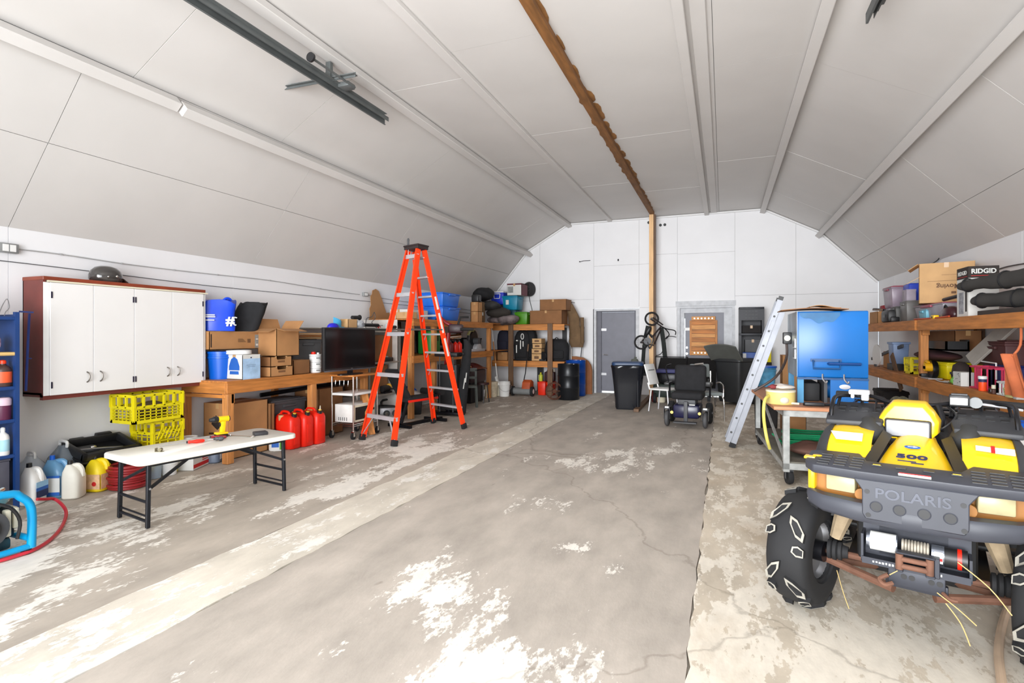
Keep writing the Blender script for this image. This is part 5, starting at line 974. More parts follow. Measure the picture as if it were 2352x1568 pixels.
t = T('fuel_can', 'dark brown red fuel jug standing on the orange red bins', 'jug', ((PZ(1222, 911).x + PZ(1262, 911).x) / 2 + .08, 13.05, .345)); MB().bb(-.13, .13, -.1, .1, 0, .24).b('body', mat('dark_wine', (58, 30, 32), .5), t, bev=.03); MB().tube([(-.08, 0, .22), (-.04, 0, .3), (.06, 0, .3), (.1, 0, .22)], .018, 8, sm=3).b('handle', _mats['dark_wine'], t); MB().cyl((.1, 0, .23), (.1, 0, .31), .015, n=10).b('spout', CREAMP, t)
bottle('bottle', 'yellow green bottle beside the dark fuel jug', (PZ(1227, 911).x, 13.0, .345), .05, .22, mat('lime_plastic', (190, 196, 60), .4), YELP)
t = T('jar', 'small cream jar next to the yellow green bottle', 'jar', (PZ(1222, 911).x - .0, 13.12, .345)); MB().lathe([(.05, 0), (.055, .01), (.055, .11), (.05, .12)], n=18).b('body', CREAMP, t); MB().lathe([(.057, .12), (.057, .145)], n=18).b('lid', CREAMP, t)
# wheel leaning by the barrels
wp = PZ(1275, 918); t = T('wheel', 'rusty spoked implement wheel leaning beside the black barrel', 'wheel', (wp.x - .02, wp.y - .0, .205)); RU = mat('brown_rust', (82, 48, 32), .8, .2, var=.3, scale=9)
MB().lathe([(.17, -.03), (.205, -.025), (.205, .025), (.17, .03)], axis=(.45, -.9, 0), n=28, ring=True).b('rim', RU, t)
for k in range(6): a = 2 * pi * k / 6; MB().bar((0, 0, 0), (.17 * cos(a) * .9, .17 * cos(a) * .45, .17 * sin(a)), .02, .02).b('spoke', RU, t)
MB().cyl((-.025, .05, 0), (.025, -.05, 0), .05, n=16).b('hub', RU, t)
# barrels
def barrel(label, u, v, r, h, m_, y=None):
    p = PZ(u, v) if y is None else V((bk(u, 0, y).x, y, 0)); t = T('barrel', label, 'barrel', (p.x, p.y + (r if y is None else 0), 0))
    prof = [(r * .97, 0), (r, .01), (r, h * .33 - .015), (r * 1.03, h * .33), (r, h * .33 + .015), (r, h * .66 - .015), (r * 1.03, h * .66), (r, h * .66 + .015), (r, h - .015), (r * 1.02, h - .005), (r * 1.02, h), (r * .96, h), (r * .95, h - .02), (.01, h - .02)]
    MB().lathe(prof, n=36).b('drum', m_, t, sm=40); MB().cyl((r * .5, 0, h - .02), (r * .5, 0, h + .002), .035, n=14).b('bung', STEEL, t); return t
barrel('black steel barrel standing by the end wall shelf', 1299, 919, .255, .83, mat('barrel_black', (26, 28, 32), .35, .3))
barrel('bright blue plastic barrel behind the black barrel', 1322, 0, .25, .88, mat('barrel_blue', (10, 70, 160), .3), y=13.2)
p = bk(1351, 0, 13.45); t = T('plywood_sheet', 'rounded brown plywood panel standing behind the blue barrel', 'board', (bk(1338, 0, 13.5).x, 13.6, 0)); MB().prism([(-.3, 0), (.22, 0), (.22, .6), (.19, .74), (.12, .84), (0, .92), (-.2, .95), (-.3, .95)], (0, -.01, 0), (1, 0, 0), (0, 0, 1), .02).b('panel', mat('plywood_brown', (150, 92, 52), .7, var=.15), t); MB().prism([(-.31, 0), (.23, 0), (.23, .6), (.2, .745), (.125, .85), (0, .93), (-.2, .96), (-.31, .96)], (0, .012, 0), (1, 0, 0), (0, 0, 1), .004).b('backing', CARDD, t)
# tools and coat hanging at the shelf end
cp_ = bk(1313, 0, 13.2); t = T('coat', 'brown canvas coat hanging at the end of the shelf', 'coat', (cp_.x, 13.5, 0))
prof = [(-.10, .05, 1.22), (.18, .10, 1.26), (.22, .12, 1.5), (.14, .10, 1.75), (.12, .09, 1.95), (.02, .07, 2.2), (-.04, .05, 2.32)]
ck = MB().loft([[V((c0 - .05 + w_ * 1.1 * cos(a), .07 * sin(a) * (1 + .3 * cos(3 * a)), z)) for a in [2 * pi * j / 22 for j in range(22)]] for c0, w_, z in ((.1, .14, 1.20), (.1, .17, 1.35), (.08, .16, 1.55), (.04, .13, 1.75), (.04, .14, 1.95), (-.04, .10, 2.15), (-.1, .06, 2.3))]); ck.noise(.03, 4, 2).b('cloth', mat('canvas_brown', (112, 88, 62), .9, var=.2, bump=.3), t, sm=60)
MB().loft([[V((.2 + s_ * .05 + .05 * cos(a), -.06 + .045 * sin(a), z)) for a in [2 * pi * j / 12 for j in range(12)]] for s_, z in ((0, 1.95), (.2, 1.7), (.35, 1.45), (.25, 1.3))]).noise(.015, 6, 1).b('sleeve', _mats['canvas_brown'], t, sm=60); MB().tube([(-.1, .0, 2.28), (-.1, .08, 2.36), (-.1, .37, 2.36)], .008, 6).b('hook', BLACKM, t)
for k, (u, y, lean, ht, m_, lb) in enumerate(((1303, 13.55, .02, 1.7, GREYP, 'grey long handled tool leaning in the corner by the coat'), (1309, 13.5, .0, 1.6, CHROME, 'shiny pole leaning in the corner by the coat'), (1326, 13.55, .12, 1.72, GREYD, 'thin dark rod leaning behind the brown coat'))):
    p = bk(u, 0, y); t = T('pole', lb, 'pole', (p.x, p.y, 0)); MB().tube([(0, 0, .01), (lean, .2, ht)], .012, 8).b('shaft', m_, t); MB().tube([(lean * .85, .17, ht * .85), (lean, .2, ht)], .018, 8).b('grip', BLACK, t)
# hockey-stick-like white pole, broom
p = PY(1130, 770, 12.6); t = T('pole', 'thin white pole with a wooden middle leaning on the corner post', 'pole', (p.x, 12.5, 0)); a_, b_ = PY(1130, 757, 12.5) - V((p.x, 12.5, 0)), PY(1142, 868, 12.3) - V((p.x, 12.5, 0))
MB().tube([a_, a_.lerp(b_, .25)], .014, 8).tube([a_.lerp(b_, .7), b_], .014, 8).b('white_end', WHITEP, t); MB().tube([a_.lerp(b_, .25), a_.lerp(b_, .7)], .0135, 8).b('wood_middle', LUMZ, t); c_ = PY(1146, 885, 12.25) - V((p.x, 12.5, 0)); MB().bar(b_ + V((-.03, 0, .03)), c_, .05, .06, up=(0, 1, 0)).b('brush_head', WHITEP, t)
# buckets on the floor
for lb, u, v, r, h, m_, op in (('white open bucket holding the white pole end', 1153, 911, .148, .36, WHITEP, True), ('stained cream bucket beside the open white one', 1127, 912, .125, .37, mat('stained_cream', (196, 184, 160), .6, var=.25, scale=9), False), ('narrow white tub between the two buckets', 1141, 909, .07, .32, CREAMP, False),
                         ('narrow cream tub behind the stained bucket', 1116, 914, .06, .34, mat('stained_cream', (0, 0, 0)), False), ('white bucket with a dark base line near the grey chair', 1100, 919, .10, .24, WHITEP, False), ('small white pail stacked behind the grey chair', 1104, 905, .08, .30, CREAMP, False)):
    p = PZ(u, v); bucket('bucket', lb, (p.x, p.y + r, 0), r, h, m_, opened=op, bail=op)
# grey moulded stool/chair and things by the ladder
p = PZ(1082, 935); ch = T('chair', 'grey green plastic chair standing behind the ladder legs', 'chair', (p.x - .13, p.y + .12, 0), radians(25)); GC = mat('chair_grey_green', (92, 98, 94), .5)
MB().bb(-.19, .19, -.2, .2, .40, .44).b('seat', GC, ch, bev=.012)
for x in (-.17, .17):
    for y in (-.18, .18): MB().bar((x * 1.1, y * 1.1, 0), (x, y, .41), .05, .04).b('leg', GC, ch, bev=.006)
MB().bb(-.19, -.14, .16, .2, .44, .78).bb(.14, .19, .16, .2, .44, .78).bb(-.19, .19, .16, .2, .72, .80).bb(-.19, .19, .16, .2, .56, .62).b('backrest', GC, ch, bev=.008)
p = PZ(1104, 925); t = T('stool', 'little dark red topped steel stool beside the grey chair', 'stool', (p.x, p.y + .1, 0)); MB().cyl((0, 0, .40), (0, 0, .44), .15, n=20).b('seat', mat('dark_red_vinyl', (60, 34, 36), .5), t)
for a in (.6, 2.2, 3.7, 5.3): MB().tube([(.1 * cos(a), .1 * sin(a), .41), (.15 * cos(a), .15 * sin(a), .0)], .012, 8).b('leg', BLACKM, t)
t = T('grill', 'dark red kettle lid shape under the long lumber shelf', 'grill', (-5.35, 11.1, 0)); MB().bb(-.18, .2, -.4, .4, .45, .72).b('body', mat('grill_dark', (58, 40, 42), .5), t, bev=.03); MB().sheet(lambda a, b_: (-.2 + .42 * a, -.42 + .84 * b_, .74 + .14 * sin(a * pi) * sin(b_ * pi) ** .5), 8, 8, .01).b('hood', mat('grill_red', (92, 36, 36), .25), t, sm=60); MB().bb(-.15, .17, -.36, .36, 0, .45).b('cabinet', BLACK, t)
carton('carton', 'narrow brown carton standing beneath the shelf by the buckets', -5.5, -5.32, 11.55, 11.75, 0, .62, CARDD)
# red machine column behind the ladder, dark fabric covers
p = PZ(1042, 948); hm = T('drill_press', 'dark red and black column machine behind the ladder', 'machine', (p.x - .08, p.y + .25, 0), radians(20)); DR = mat('machine_red', (150, 22, 30), .4)
MB().bb(-.16, .16, -.18, .18, .0, .26).b('base', DR, hm, bev=.03); MB().bb(-.05, .05, -.186, -.18, .08, .20).b('base_label', PAPER, hm); MB().tube([(-.12, .05, .25), (-.2, .06, .9), (-.16, .06, 1.55)], .045, 12).b('column', DR, hm)
MB().bb(-.14, .14, -.10, .14, 1.55, 1.72).b('head', mat('machine_dark', (56, 26, 34), .4), hm, bev=.03); MB().tube([(-.3, -.05, 1.85), (-.2, 0, 1.75), (-.1, 0, 1.70)], .035, 10).b('arm', DR, hm); MB().sph((-.34, -.06, 1.78), (.07, .05, .08), 14, 10).b('pad', BLACK, hm); MB().tube([(.05, -.05, 1.72), (.1, -.06, 1.86), (.26, -.08, 1.86)], .022, 8).tube([(.1, -.1, 1.62), (.36, -.12, 1.62)], .028, 10).b('handlebar', BLACK, hm); MB().sph((.24, -.1, 1.40), .04, 12, 8).b('knob', BLACK, hm)
p = PZ(1068, 955); t = T('bag', 'tall black covered golf bag leaning behind the ladder', 'bag', (p.x, p.y + .15, 0), radians(15))
MB().loft([[V((o_ + w_ * cos(a), w_ * .8 * sin(a), z)) for a in [2 * pi * j / 20 for j in range(20)]] for o_, w_, z in ((-.16, .10, 0), (-.15, .11, .05), (-.10, .10, .6), (-.04, .09, 1.0), (-.01, .075, 1.3), (-.05, .045, 1.42))]).noise(.02, 4, 4).b('cover', BLACKF, t, sm=60); MB().tube([(-.08, -.095, .5), (-.05, -.095, .7)], .01, 6).tube([(-.04, -.09, .62), (-.02, -.09, .8)], .01, 6).b('white_trim', PAPER, t); MB().tube([(-.03, 0, 1.38), (.0, -.02, 1.5)], .02, 8).b('club', BLACKM, t)
p = PZ(1072, 868, .55); t = T('disc', 'tan round disc standing behind the black covered bag', 'disc', (p.x, p.y, 0)); MB().cyl((0, -.01, .72), (0, .01, .72), .14, n=26).b('disc', CARDL, t); MB().bb(-.03, .03, -.03, .03, 0, .6).b('stand', BLACK, t)
p = PZ(1005, 955); t = T('weight_machine', 'black upright frame machine with a flat top behind the ladder', 'machine', (p.x + .12, p.y + .2, 0)); MB().bb(-.3, .3, -.15, .15, .02, .07).bb(-.04, .04, -.04, .04, .05, 1.1).b('frame', BLACKM, t, bev=.01); MB().bb(-.24, .24, -.12, .12, 1.1, 1.18).b('top_pad', BLACK, t, bev=.02); MB().bb(-.2, .2, -.06, .10, .1, .95).b('weight_stack', mat('stack_black', (34, 34, 36), .5), t, bev=.01)
for x in (-.14, .14): MB().cyl((x, -.08, .07), (x, -.08, 1.1), .010, n=8).b('guide_rod', GREYD, t)
MB().tube([(.24, 0, 1.14), (.36, -.1, 1.16)], .02, 8).b('grip', BLACK, t)
# weight bench with red trimmed pad
p = PZ(955, 975); t = T('weight_bench', 'black weight bench with red edged pads behind the ladder', 'weight bench', (p.x - .02, p.y + .1, 0), radians(78)); MB().bb(-.35, .35, -.14, .14, .40, .48).b('seat_pad', BLACKF, t, bev=.02); MB().bb(-.36, .36, -.145, -.12, .40, .44).b('red_edge', REDP, t, bev=.006); MB().bar((-.3, 0, .45), (-.62, 0, .95), .26, .07).b('back_pad', BLACKF, t, bev=.015); MB().tube([(.3, 0, .42), (.45, 0, .05)], .03, 8).tube([(-.25, 0, .42), (-.4, 0, .05)], .03, 8).bb(-.55, .6, -.03, .03, .0, .05).bb(-.45, -.4, -.25, .25, 0, .05).bb(.42, .47, -.25, .25, 0, .05).b('frame', BLACKM, t)
for y in (-.16, .16): MB().cyl((.36, y - .08, .52), (.36, y + .08, .52), .055, n=16).b('foam_roller', BLACK, t)
# radio and bins by the ladder foot
p = PZ(888, 966); t = T('radio', 'black and silver portable radio on the floor by the trolley', 'radio', (p.x - .05, p.y + .17, 0), radians(42)); MB().bb(-.20, .20, -.11, .11, 0, .26).b('case', BLACK, t, bev=.03); MB().bb(-.19, .19, -.12, -.10, .02, .22).b('silver_front', mat('radio_silver', (176, 176, 180), .3, .6), t, bev=.015); MB().tube([(-.15, 0, .24), (-.12, .02, .34), (.12, .02, .34), (.15, 0, .24)], .02, 10, sm=3).b('handle', BLACK, t)
for x in (-.07, .08): MB().cyl((x, -.123, .12), (x, -.118, .12), .06, n=20).b('speaker', GREYD, t); MB().cyl((x, -.127, .12), (x, -.12, .12), .03, n=16).b('speaker_cone', CHROME, t)
p = PZ(936, 952); tb = tote('storage_bin', 'black open bin with rags on the floor behind the ladder', (p.x, p.y + .15, 0), .42, .34, .33, BLACK, radians(30)); MB().bb(-.03, .02, -.18, -.17, .03, .08).b('yellow_tag', YELP, tb)
blob('rag', 'bright blue cloth on top of the black bin', (p.x - .04, p.y + .15, .43), (.14, .10, .09), mat('bright_blue_cloth', (10, 90, 190), .8), 'cloth', 3, .4, flat=-.088); blob('rag', 'crumpled white cloth hanging over the black bin edge', (p.x + .12, p.y + .05, .39), (.12, .08, .05), mat('white_cloth', (210, 206, 206), .85), 'cloth', 6, .5, flat=-.048)
p = PZ(868, 1000); t = T('plank', 'short wooden board leaning behind the ladder foot', 'board', (p.x - .02, p.y - .12, 0)); a_, b_ = PZ(866, 966) , PZ(845, 904, .45); MB().bar((0, .0, .035), (-.22, .12, .62), .10, .03, up=(1, -.6, 0)).b('board', LUMZ, t, bev=.004, seg=1)
# ---- bicycle hung on the post, straps beside it
def P_(u, v, y): return PY(u, v, y)
by = 13.18
bk_ = T('bicycle', 'small dark bicycle hung nose up on the wooden post', 'bicycle', tuple(P_(1495, 790, by)))
BKM = mat('bike_dark', (44, 34, 34), .4, .3)
def wheel_(c, r, ax, parent):
    w = MB().lathe([(r - .035, -.014), (r - .012, -.022), (r, -.012), (r, .012), (r - .012, .022), (r - .035, .014)], c=c, axis=ax, n=36, ring=True).b('tyre', RUBBER, parent, w=True)
    x, y, z = basis(ax); sp = MB()
    for k in range(14): a = 2 * pi * k / 14; sp.tube([c, V(c) + (x * cos(a) + y * sin(a)) * (r - .03)], .0028, 4)
    sp.b('spokes', STEEL, parent, w=True)['kind'] = 'stuff'
    MB().tube([V(c) + (x * cos(2 * pi * k / 28) + y * sin(2 * pi * k / 28)) * (r - .035) for k in range(28)], .008, 6, closed=True).b('rim', BKM, parent, w=True)
    MB().cyl(V(c) - V(ax).normalized() * .04, V(c) + V(ax).normalized() * .04, .022, n=12).b('hub', BLACKM, parent, w=True)
c1, c2 = P_(1497, 732, by - .05), P_(1473, 786, by + .02)
wheel_(c1, .168, (.15, -1, .1), bk_); wheel_(c2, .175, (-.1, -1, 0), bk_)
hd, bb, st = P_(1519, 749, by - .03), P_(1497, 775, by), P_(1489, 762, by)
fr = MB(); fr.tube([hd, bb], .02, 8).tube([P_(1518, 756, by), P_(1503, 790, by)], .018, 8).tube([c2, P_(1502, 793, by)], .014, 8).tube([c2, st], .014, 8).tube([st, bb], .018, 8).tube([c1 + V((-.03, 0, 0)), hd], .016, 8).tube([c1 + V((.03, 0, .03)), hd + V((.04, 0, .03))], .016, 8)
fr.b('frame', BKM, bk_, w=True)
MB().tube([hd, P_(1531, 755, by), P_(1547, 758, by - .1), P_(1552, 762, by - .12), P_(1551, 769, by - .12)], .012, 8, sm=3).tube([hd, P_(1530, 757, by), P_(1537, 768, by + .1), P_(1530, 778, by + .12)], .012, 8, sm=3).b('handlebar', BLACKM, bk_, w=True)
MB().sph(st + V((0, -.05, .02)), (.06, .05, .13), 14, 10, Matrix.Rotation(.5, 3, 'Y')).b('saddle', BLACK, bk_, w=True); MB().lathe([(.085, -.006), (.085, .006)], c=P_(1487, 783, by - .03), axis=(0, 1, 0), n=24).b('chainring', BLACKM, bk_, w=True); MB().tube([P_(1487, 783, by - .05), P_(1478, 777, by - .05)], .01, 6).b('crank', STEEL, bk_, w=True)
MB().tube([P_(1495, 768, by - .03), P_(1500, 780, by - .05), P_(1492, 800, by - .04), P_(1488, 785, by - .03)], .014, 8, sm=4).b('cable', BLACK, bk_, w=True)
sm_ = mat('strap_black', (30, 34, 32), .85, var=.2)
def strap(label, pts, y, w_):
    P2 = [P_(u, v, y) for u, v in pts]; m = MB()
    for i in range(len(P2) - 1): m.bar(P2[i], P2[i + 1], w_, .025, up=(0, 1, 0))
    t = T('strap', label, 'strap', tuple(P2[-1])); m.b('webbing', sm_, t, w=True); MB().box(P2[-1], (w_ * 1.1, .035, .05)).b('end_clip', GREYD, t, w=True)
strap('long dark green black strap hanging beside the bicycle wheel', ((1488, 748), (1482, 775), (1479, 800), (1477, 830), (1481, 860)), by + .1, .085)
strap('second black strap hanging on the other side of the post', ((1519, 752), (1524, 785), (1527, 815), (1528, 822)), by + .06, .10)
tag(MB().tube([P_(u, v, by + .2) for u, v in ((1500, 816), (1508, 816), (1515, 814), (1522, 806), (1529, 776), (1540, 772), (1553, 774))], .01, 6, sm=3).b('hose', BLACK), 'loop of black hose hung behind the hanging straps', 'hose')
# ---- black wheelie bag bin, white shower chair
p0_ = PZ(1437, 941); wx = p0_.x
tb = T('rubbish_bin', 'tall black bin lined with a shiny black bag by the grey door', 'bin', (wx, p0_.y + .28, 0), radians(8))
def sq_ring(w_, d_, z, k=.25): return [V((w_ / 2 * math.copysign(abs(cos(a)) ** k, cos(a)), d_ / 2 * math.copysign(abs(sin(a)) ** k, sin(a)), z)) for a in [2 * pi * j / 32 for j in range(32)]]
MB().loft([sq_ring(.46, .46, 0), sq_ring(.48, .48, .03), sq_ring(.60, .56, .84)]).b('body', mat('bin_black', (24, 26, 32), .4), tb, sm=50)
MB().loft([sq_ring(.63, .59, .89), sq_ring(.65, .61, .93), sq_ring(.62, .58, .955), sq_ring(.5, .46, .93)]).b('rim', mat('rim_navy', (30, 56, 92), .4), tb, sm=50)
bgm = MB().loft([sq_ring(.50, .50, .03, .3), sq_ring(.52, .51, .2, .3), sq_ring(.58, .55, .5, .3), sq_ring(.65, .61, .82, .35), sq_ring(.70, .65, .88, .5), sq_ring(.66, .61, .90, .4)]); bgm.v = [V((p.x, p.y, max(p.z, .02))) for p in bgm.v]; bgm.noise(.010, 9, 3).b('bag_liner', mat('shiny_bag', (20, 22, 28), .2), tb, sm=60)
for x in (-.2, .2): MB().cyl((x - .02, .22, .06), (x + .02, .22, .06), .06, n=18).b('wheel', RUBBER, tb)
MB().tube([(.2, -.28, .86), (.2, -.26, .05)], .006, 6).b('edge_rib', GREYD, tb)
hp_ = bk(1463, 0, 13.1); hg = T('sack', 'grey green sack standing between the bin and the post', 'sack', (hp_.x, 12.75, 0)); k_ = MB().loft([sq_ring(.26 * a, .22 * a, z, .8) for a, z in ((.8, 0), (1, .1), (1.05, .5), (.9, .8), (.5, .95))]); k_.noise(.02, 4, 7); k_.v = [V((p.x, p.y, max(p.z, 0))) for p in k_.v]; k_.b('cloth', mat('grey_green_cloth', (96, 100, 92), .85), hg, sm=60); MB().tube([(0, 0, .9), (.02, 0, 1.0)], .03, 8).b('neck', _mats['grey_green_cloth'], hg)
p = PZ(1500, 945); sc_ = T('shower_chair', 'white plastic shower chair with steel legs beside the wheelchair', 'chair', (p.x + .18, p.y + .18, 0), radians(70))
MB().bb(-.22, .22, -.2, .2, .42, .455).b('seat', WHITEP, sc_, bev=.015); bp = MB().box((0, .26, .72), (.40, .03, .42), R=Matrix.Rotation(radians(-16), 3, 'X')); bp.b('backrest', WHITEP, sc_, bev=.012)
for x in (-.19, .19): MB().tube([(x, .2, .43), (x, .24, .56)], .016, 8).b('back_tube', WHITEP, sc_); [MB().tube([(x, y, .42), (x * 1.1, y * 1.25, .0)], .014, 8).b('leg', ALU, sc_) for y in (-.17, .17)]
for k in range(3): MB().box((0, .25 + .012 * k, .60 + .1 * k), (.25, .034, .02), R=Matrix.Rotation(radians(-16), 3, 'X')).b('slot', GREYP, sc_)
# ---- power wheelchair
p = PZ(1575, 982); pw = T('power_wheelchair', 'black power wheelchair with a navy motor cover at the far end', 'wheelchair', (p.x, p.y + .05, 0), radians(-4))
for s in (-1, 1):
    x = s * .30
    MB().lathe([(.06, -.03), (.10, -.035), (.125, -.02), (.13, 0), (.125, .02), (.10, .035), (.06, .03)], c=(x, .02, .13), axis=(1, 0, 0), n=26).b('caster_tyre', mat('caster_grey', (70, 70, 72), .7), pw); MB().cyl((x - .02, .02, .13), (x + .02, .02, .13), .06, n=18).b('caster_hub', BLACKM, pw)
    MB().bb(x - .05, x - .042, -.02, .06, .12, .30).bb(x + .042, x + .05, -.02, .06, .12, .30).bb(x - .05, x + .05, -.02, .12, .28, .32).b('caster_fork', BLACKM, pw); MB().box((x, -.02, .315), (.06, .03, .025)).b('reflector', WHITEP, pw); MB().cyl((x * .72, -.06, .24), (x * .72, -.04, .24), .025, n=14).b('headlight', mat('amber_lens', (230, 206, 110), .3), pw)
    MB().lathe([(.08, -.045), (.15, -.05), (.175, -.03), (.18, 0), (.175, .03), (.15, .05), (.08, .045)], c=(s * .31, .55, .18), axis=(1, 0, 0), n=28).b('drive_tyre', RUBBER, pw); MB().cyl((s * .25, .55, .18), (s * .37, .55, .18), .08, n=18).b('drive_hub', BLACKM, pw)
    MB().bb(s * .33 - .045, s * .33 + .045, .12, .50, .66, .71).b('armrest', BLACK, pw, bev=.015); MB().tube([(s * .33, .45, .45), (s * .33, .45, .66)], .016, 8).b('arm_post', BLACKM, pw)
MB().bb(-.21, .21, .0, .5, .14, .36).b('motor_shroud', mat('shroud_navy', (24, 24, 58), .3), pw, bev=.04); MB().bb(-.03, .03, -.05, .0, .10, .42).b('footrest_stem', GREYD, pw, bev=.006); MB().bb(-.18, .18, -.16, -.03, .08, .10).b('foot_plate', GREYD, pw, bev=.006); MB().bb(.05, .14, -.002, .01, .36, .375).b('white_badge', PAPER, pw)
MB().bb(-.25, .25, .05, .52, .44, .56).b('seat_cushion', BLACKF, pw, bev=.04, seg=3); MB().bb(-.14, .14, .06, .45, .36, .44).b('seat_base', GREYD, pw, bev=.01)
bkk = MB().box((0, .56, .76), (.52, .12, .46), R=Matrix.Rotation(radians(-8), 3, 'X')); bkk.b('backrest', BLACKF, pw, bev=.05, seg=3)
MB().box((.34, .06, .72), (.07, .12, .05)).cyl((.34, .05, .74), (.34, .05, .80), .008, n=8).b('joystick', BLACK, pw, bev=.006); MB().tube([(.08, .5, 1.0), (.22, .48, 1.02)], .018, 8).b('push_grip', CHROME, pw)
MB().tube([(-.3, .3, .62), (-.36, .25, .95), (-.3, .4, 1.0)], .012, 8, sm=3).b('side_tube', BLACKM, pw)
# ---- chrome and grey dining chair
p = PZ(1635, 968); dc = T('dining_chair', 'grey vinyl chair with chrome tube legs beside the wheelchair', 'chair', (p.x - .08, p.y + .22, 0), radians(24)); GV = mat('grey_vinyl', (130, 138, 138), .5)
MB().bb(-.2, .2, -.2, .2, .44, .50).b('seat', GV, dc, bev=.02); MB().box((-.05, .22, .86), (.36, .05, .24), R=Matrix.Rotation(radians(-8), 3, 'X')).b('backrest', GV, dc, bev=.03, seg=3)
for s in (-1, 1): MB().tube([(s * .15, .21, .44), (s * .15, .22, .85)], .013, 8).b('back_tube', CHROME, dc); MB().tube([(s * .17, .18, .45), (s * .24, .26, .0)], .013, 8).b('leg', CHROME, dc); MB().tube([(s * .16, -.16, .45), (s * .2, -.22, .38), (s * .21, -.24, .0)], .013, 8, sm=3).b('leg', CHROME, dc)
MB().tube([(.2, -.2, .42), (.22, -.16, .6), (.23, .0, .66), (.22, .12, .64)], .012, 8, sm=3).b('arm_tube', CHROME, dc)
# ---- black board, mower and clutter behind the wheelchair
a0_, a1_ = PY(1502, 890, 13.05), PY(1647, 820, 13.05)
t = T('panel', 'wide black panel standing on edge in front of the second door', 'panel', ((a0_.x + a1_.x) / 2, 13.05, 0)); hw = (a1_.x - a0_.x) / 2
MB().prism([(-hw, .30), (hw * .95, .30), (hw, .98), (-hw * .78, .98)], (0, 0, 0), (1, 0, 0), (0, 0, 1), .03).b('sheet', mat('black_panel', (14, 11, 10), .7, spec=.2), t); MB().bb(-hw * .8, -hw * .7, -.03, .05, 0, .3).bb(hw * .7, hw * .8, -.03, .05, 0, .3).b('foot', BLACKM, t)
t = T('lawn_mower', 'dark green mower with a blue cover behind the shower chair', 'mower', (PY(1538, 890, 12.6).x, 12.62, 0)); MB().bb(-.34, .34, -.24, .24, .12, .42).b('deck', mat('mower_green', (34, 48, 42), .5), t, bev=.05); MB().bb(-.2, .24, -.16, .16, .42, .66).b('engine', BLACKM, t, bev=.04); MB().bb(-.28, .2, -.2, .2, .66, .74).b('blue_cover', mat('dull_blue_cover', (50, 52, 104), .6), t, bev=.02)
for x in (-.3, .3):
    for y in (-.22, .22): MB().cyl((x - .03, y, .11), (x + .03, y, .11), .11, n=20).b('wheel', RUBBER, t)
MB().tube([(-.3, .2, .4), (-.36, .42, 1.0), (.36, .42, 1.0), (.3, .2, .4)], .015, 8).b('handle', BLACKM, t)
bottle('bottle', 'small maroon bottle on the floor behind the shower chair', tuple(PZ(1503, 925) + V((0, .2, 0))), .08, .36, mat('maroon_plastic', (110, 36, 38), .5), BLACK)
t = T('jar', 'little white jar behind the shower chair seat', 'jar', tuple(PZ(1510, 926) + V((.05, .25, 0)))); MB().lathe([(.09, 0), (.1, .02), (.1, .24), (.09, .26)], n=18).b('body', CREAMP, t); MB().lathe([(.1, .26), (.1, .30)], n=18).b('lid', WHITEP, t)
tag(MB().bar(PZ(1461, 946) + V((0, 0, .03)), PZ(1495, 912) + V((0, 0, .03)), .10, .06).b('timber', LUMD, bev=.004, seg=1), 'dark length of timber lying on the floor by the black bin', 'timber')
# ---- dark wheelie bin with its lid open
p = PZ(1690, 928); wb_ = T('wheelie_bin', 'dark grey wheeled bin with its grey lid swung open', 'bin', (p.x, p.y + .08, 0), radians(-30))
MB().loft([sq_ring(.50, .56, .06), sq_ring(.52, .58, .10), sq_ring(.62, .72, .92), sq_ring(.68, .78, .94), sq_ring(.68, .78, 1.0)]).b('body', mat('wheelie_dark', (40, 42, 44), .5), wb_, sm=50)
MB().sheet(lambda a, b_: (-.36 + .72 * a, -.40 - .30 * b_ + .02, 1.0 - .0 + .30 * b_ + .05 * (1 - (2 * a - 1) ** 2) - .05), 8, 6, .03).b('lid', mat('wheelie_lid', (92, 94, 90), .5), wb_, sm=60)
for x in (-.26, .26): MB().cyl((x - .03, .28, .11), (x + .03, .28, .11), .11, n=20).b('wheel', RUBBER, wb_)
MB().tube([(-.25, .38, .98), (.25, .38, .98)], .016, 8).b('handle_bar', BLACK, wb_)
# ---- black plastic shelving by the end wall
x0_, x1_ = PY(1697, 705, 13.6).x, PY(1754, 705, 13.6).x
ps = T('plastic_shelves', 'tall black plastic shelf unit against the end wall', 'shelf unit', ((x0_ + x1_) / 2, 13.62, 0)); hw = (x1_ - x0_) / 2; zt2 = PY(1725, 705, 13.4).z
BSH = mat('shelf_black', (34, 36, 44), .5)
MB().bb(-hw, -hw + .05, -.24, .24, 0, zt2).bb(hw - .05, hw, -.24, .24, 0, zt2).b('side_panel', BSH, ps); MB().bb(-hw + .05, hw - .05, .22, .24, .0, zt2).b('back_panel', BSH, ps)
for z in (.08, .55, 1.05, 1.55, zt2): MB().bb(-hw, hw, -.25, .24, z - .05, z).b('shelf', BSH, ps, bev=.008)
MB().bb(-hw, hw, -.25, -.235, zt2 - .30, zt2 - .05).b('upper_front', BSH, ps)
rv = MB()
for i in range(3):
    for j in range(4): rv.bb(-hw + .12 + j * (2 * hw - .24) / 4, -hw + .12 + (j + .7) * (2 * hw - .24) / 4, -.252, -.248, zt2 - .26 + i * .075, zt2 - .235 + i * .075)
rv.b('vent_slots', GREYD, ps)['kind'] = 'stuff'
carton('carton', 'dark grey box on the black plastic shelves', ps.location.x - .14, ps.location.x + .2, 13.45, 13.75, 1.052, 1.40, GREYD)
carton('carton', 'black box on the upper deck of the black plastic shelves', ps.location.x - .2, ps.location.x + .2, 13.45, 13.75, 1.552, 1.72, mat('very_dark', (0, 0, 0)))
